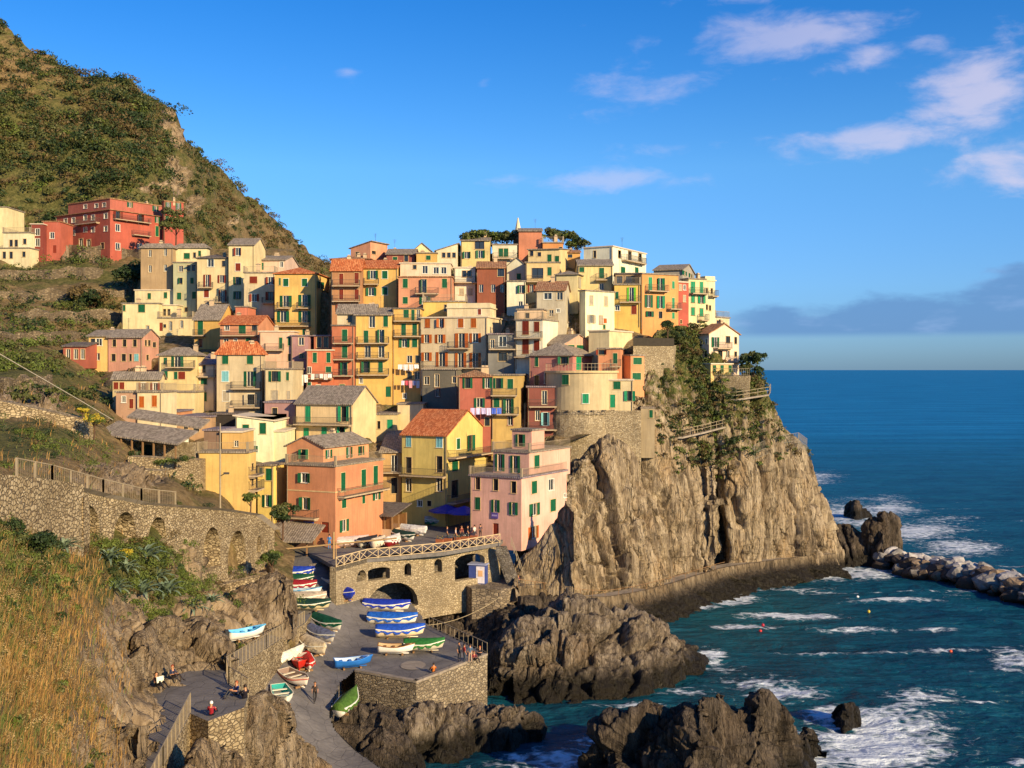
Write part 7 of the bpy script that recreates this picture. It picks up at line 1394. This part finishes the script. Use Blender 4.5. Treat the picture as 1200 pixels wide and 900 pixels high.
# single trees and bushes
def tree(name, label, px, py, d, r, h, mi, n=5, leaf=.16, cnt=420, cat='tree', flat=.9, grp=None):
    x, y, z = P(px, py, d); root = empty(name, (x, y, z), 0, label, cat, grp); m = MB(); m.bar((0, 0, -1.5), (.1, 0, h*.55), .05*h**.6+.05, n=7, r2=.05*h**.5); cs = []; rs = []
    for k in range(n):
        a = 2*math.pi*k/n+rnd.random(); q = (math.cos(a)*r*rnd.uniform(.25, .6), math.sin(a)*r*rnd.uniform(.25, .6), h*rnd.uniform(.55, .95)); m.bar((.05, 0, h*.35), q, .06, n=5, r2=.02); cs.append(q); rs.append(r*rnd.uniform(.42, .65))
    cs.append((0, 0, h*.75)); rs.append(r*.7)
    m.obj('trunk', plain('bark', '5A4434', .9), root); leafobj('crown', [clumps(cs, rs, cnt, leaf, rng.choice(mi, len(cs)), flat)], LEAF, root); return root
tree('broadleaf_tree', 'dark green tree beside the lower left corner of the orange corner house', 331, 622, 122, 1.6, 2.4, [0, 1])
tree('broadleaf_tree', 'rusty green tree standing against the right wing of the big red building', 206, 288, 232, 3.4, 6, [1, 2, 2], leaf=.22)
tree('shrub', 'large russet shrub on the terraces below the big red building', 107, 372, 202, 3.6, 4.2, [2, 2, 0], leaf=.2, cat='shrub')
tree('shrub', 'dark green shrub left of the russet shrub on the terrace', 88, 368, 204, 2.4, 3, [0, 0, 1], leaf=.2, cat='shrub')
tree('shrub', 'dark overgrown thicket in the gap beside the tall tan house', 155, 352, 212, 4, 6, [0, 0], leaf=.22, cat='shrub')
tree('broadleaf_tree', 'green tree on the cliff edge right of the spur house', 882, 458, 174, 2.2, 5.4, [0, 3, 1], leaf=.2)
tree('cypress_like_shrub', 'dark green bush uppermost in the gully below the orange cliff row', 782, 395, 168, 1.3, 2.2, [0, 1], cat='shrub', leaf=.14, cnt=230)
tree('cypress_like_shrub', 'dark green bush in the middle of the gully below the cliff row', 796, 412, 168, 1.5, 2.4, [0, 1, 1], cat='shrub', leaf=.14, cnt=230)
tree('cypress_like_shrub', 'dark green bush lowest in the gully beside the spur house', 808, 438, 169, 1.4, 2.4, [3, 1, 1], cat='shrub', leaf=.14, cnt=230)
for k, (a, b, c, e) in enumerate([(549, 284, 200, 'leftmost green bush on the skyline above the pale yellow house'), (566, 282, 204, 'green bush on the skyline left of the white house'), (580, 284, 204, 'long dark green bush on the skyline behind the white house'), (593, 284, 205, 'green bush on the skyline nearest the stone spire'), (648, 279, 206, 'dark green tree on the skyline behind the pergola balcony'), (666, 283, 206, 'green tree on the skyline right of the pergola'), (676, 290, 203, 'bright green bush on the skyline left of the large white house')]):
    tree('skyline_bush', e, a, b+9, c, 2.3, 2.6, [0, 1, 3], cat='bush', leaf=.2, cnt=260)
x, y, z = P(607, 284, 206); sp = empty('church_spire', (x, y, z), 0, 'small pale stone spire on the skyline left of the topmost coral house', 'spire'); m = MB(); m.box(-.9, .9, -.9, .9, -2, 1.6); m.obj('base', STONEL, sp)
m = MB(); m.bar((0, 0, 1.6), (0, 0, 4.6), .75, n=8, r2=.12); m.obj('pinnacle', plaster('D8C8A8'), sp)
def agave(label, px, py, r=1.1):
    r *= 1.15; x, y, z = hill_xyz(px, py); root = empty('agave', (x, y-.3, z+.45), rnd.uniform(0, 6), label, 'agave', 'agaves on the bank below the viaduct'); m = MB()
    for k in range(26):
        a = k*2.4; el = R(20+55*(k/26)); L_ = r*rnd.uniform(.8, 1.1)*(1-.25*k/26); dx, dy = math.cos(a), math.sin(a); px_, py_ = -dy, dx; prev = None; nseg = 5; pts = []
        for i in range(nseg+1):
            t = i/nseg; e2 = el-t*t*.5; q = Vector((dx*L_*t*math.cos(e2), dy*L_*t*math.cos(e2), L_*t*math.sin(e2)+.05)); w = .085*r*(math.sin(math.pi*min(1, .25+t*.75))**.8)*(1 if t < 1 else .02)+.004; pts += [q+Vector((px_, py_, .25))*w, q-Vector((0, 0, .02)), q-Vector((px_, py_, -.25))*w]
        m.add(pts, [(i*3+j, i*3+j+1, (i+1)*3+j+1, (i+1)*3+j) for i in range(nseg) for j in range(2)])
    m.obj('leaves', leafmat('agave_leaf', [(0, (.07, .11, .07)), (.5, (.16, .22, .14)), (1, (.30, .34, .20))], .9, .45), root, smooth=True)
for a in [('big agave directly under the third blind arch', 171, 662, 1.7), ('agave left of the big agave under the blind arches', 130, 664, 1.3), ('agave beside the yellow green bush at the top of the bank', 150, 676, 1.2), ('large pale agave at the lower edge of the bank', 168, 704, 1.7), ('agave right of the large pale agave at the lower edge', 197, 702, 1.6), ('agave lowest on the bank toward the pale rock', 226, 722, 1.4), ('small agave at the far left end of the bank beside the dry grass', 78, 652, 1.1), ('agave above the two lowest large agaves', 186, 684, 1.2), ('small agave near the sloping stone wall panel', 250, 712, 1.1), ('agave half hidden in olive scrub mid bank', 138, 700, 1.1)]: agave(*a)
tree('shrub', 'yellow green bush among the agaves under the arches', 146, 664, 76, .9, .9, [3, 5, 3], leaf=.07, cat='shrub')
tree('flowering_shrub', 'yellow flowering bush on the rubble wall, the right hand one', 110, 505, 106, 1.0, 1.1, [5, 5, 3], leaf=.08, cat='shrub')
tree('flowering_shrub', 'small yellow flowering bush on the rubble wall, the left hand one', 96, 490, 108, .7, .9, [5, 3], leaf=.08, cat='shrub')
tree('shrub', 'dark leafy shrub in front of the leftmost blind arches', 34, 668, 54, 1.3, 1.9, [0, 0, 1], leaf=.07, cat='shrub', cnt=700)
tree('shrub', 'green shrub beside the harbour hut wall on the crag', 318, 672, 104, 1.2, 1.6, [0, 3], leaf=.09, cat='shrub')
tree('shrub', 'green climber at the foot of the big yellow house', 293, 600, 117, .9, 1.8, [0, 3], leaf=.09, cat='shrub')
# ---------------- sheds, hedge, lamp, cable, buoys ----------------
sx0 = empty('restaurant_shed', P(165, 530, 119), R(-16), 'long low restaurant shed with two overlapping grey roofs on the left terraces', 'shed')
m = MB(); m.add([(-5.0, -1.0, 1.9), (5.2, -1.0, .9), (5.2, 3.0, 2.1), (-5.0, 3.0, 3.1), (-5.0, -1.0, 2.05), (5.2, -1.0, 1.05), (5.2, 3.0, 2.25), (-5.0, 3.0, 3.25)], [(0, 3, 2, 1), (4, 5, 6, 7), (0, 1, 5, 4), (1, 2, 6, 5), (2, 3, 7, 6), (3, 0, 4, 7)]); m.obj('roof', roofmat('slate'), sx0)
m = MB(); m.add([(-4.2, 3.4, 3.5), (5.2, 3.4, 2.4), (5.2, 5.4, 3.2), (-4.2, 5.4, 4.3), (-4.2, 3.4, 3.7), (5.2, 3.4, 2.6), (5.2, 5.4, 3.4), (-4.2, 5.4, 4.5)], [(0, 3, 2, 1), (4, 5, 6, 7), (0, 1, 5, 4), (1, 2, 6, 5), (2, 3, 7, 6), (3, 0, 4, 7)]); m.obj('upper_roof', roofmat('slate'), sx0)
for xx in np.linspace(-4.6, 4.8, 8): q = MB(); q.box(xx-.07, xx+.07, -.85, -.7, -1.6, 1.85-(xx+5)*.098); q.obj('post', WOOD, sx0)
m = MB(); m.box(-4.8, 5.0, 2.6, 2.8, -1.6, 1.0); m.obj('wall', STONEL, sx0)
m = MB(); m.box(-1.2, -.2, 2.5, 2.59, -1.5, .6); m.obj('door', SHC['k'], sx0)
H('white signboard screen beside the restaurant shed', 209, 220, 221, 510, 520, 121, 0, 'ECE6DA', 'flat', '', 'white', LB=.3, chim=0, kind='t', cat='screen', name='white_screen', ext=2, ov=.02)
hg = P(178, 540, 115); leafobj('hedge', [clumps([P(px, 548-(px-135)*.10, 115) for px in np.linspace(135, 222, 26)], .55, 160, .09, rng.choice([0, 0, 1, 3], 26))], LEAF, label='low dark hedge along the terrace in front of the restaurant shed', cat='hedge')
lp = P(258, 598, 106); lm = empty('lamp_post', lp, 0, 'tall pale lamp post in front of the big yellow house', 'lamp post'); m = MB(); m.bar((0, 0, -1), (0, 0, 8.4), .09, n=8, r2=.06); m.obj('pole', RAILM, lm); m = MB(); m.bar((0, 0, 3.3), (.6, -.2, 3.6), .05); m.box(.4, .9, -.35, -.05, 3.5, 3.68); m.obj('lamp_head', IRON, lm)
m = MB(); m.bar(P(-40, 392, 88), P(95, 470, 110), .05, n=5); m.bar(P(95, 470, 110), P(132, 492, 118), .05, n=5); tag(m.obj('overhead_cable', plain('cable', 'B8AE9C', .7)), 'pale cable slanting down across the left hillside', 'cable')
m = MB(); a = Vector(G(489, 733, 6.5)); b = Vector(G(585, 700, 7.6)); 
pr = a
for i in range(1, 17): t = i/16; q = a+(b-a)*t-Vector((0, 0, 1.6*4*t*(1-t)*.5)); m.bar(pr, q, .03); pr = q
tag(m.obj('mooring_rope', plain('rope', 'A89878', .9)), 'slack mooring rope between the terrace railing and the pier', 'rope')
for px, py, c, l in ((891, 740, 'C02A2A', 'red buoy on the left of the bay'), (1114, 764, 'D8502A', 'orange buoy on the right of the bay'), (1018, 717, 'C8B040', 'small yellow buoy in the middle of the bay'), (1005, 700, 'EDEDE8', 'white buoy near the foot of the pointed rock'), (894, 733, 'A82038', 'crimson buoy just behind the red buoy')):
    x, y, z = G(px, py, .1); o = empty('buoy', (x, y, 0.15), 0, l, 'buoy'); m = MB(); n_ = 10; vs = [(.22*math.sin(math.pi*i/6)*math.cos(2*math.pi*j/n_), .22*math.sin(math.pi*i/6)*math.sin(2*math.pi*j/n_), .22*math.cos(math.pi*i/6)) for i in range(7) for j in range(n_)]; m.add(vs, [(i*n_+j, (i+1)*n_+j, (i+1)*n_+(j+1) % n_, i*n_+(j+1) % n_) for i in range(6) for j in range(n_)]); m.obj('float', paint(c), o, smooth=True); m = MB(); m.bar((0, 0, .18), (0, 0, .36), .03); m.obj('ring', IRON, o)
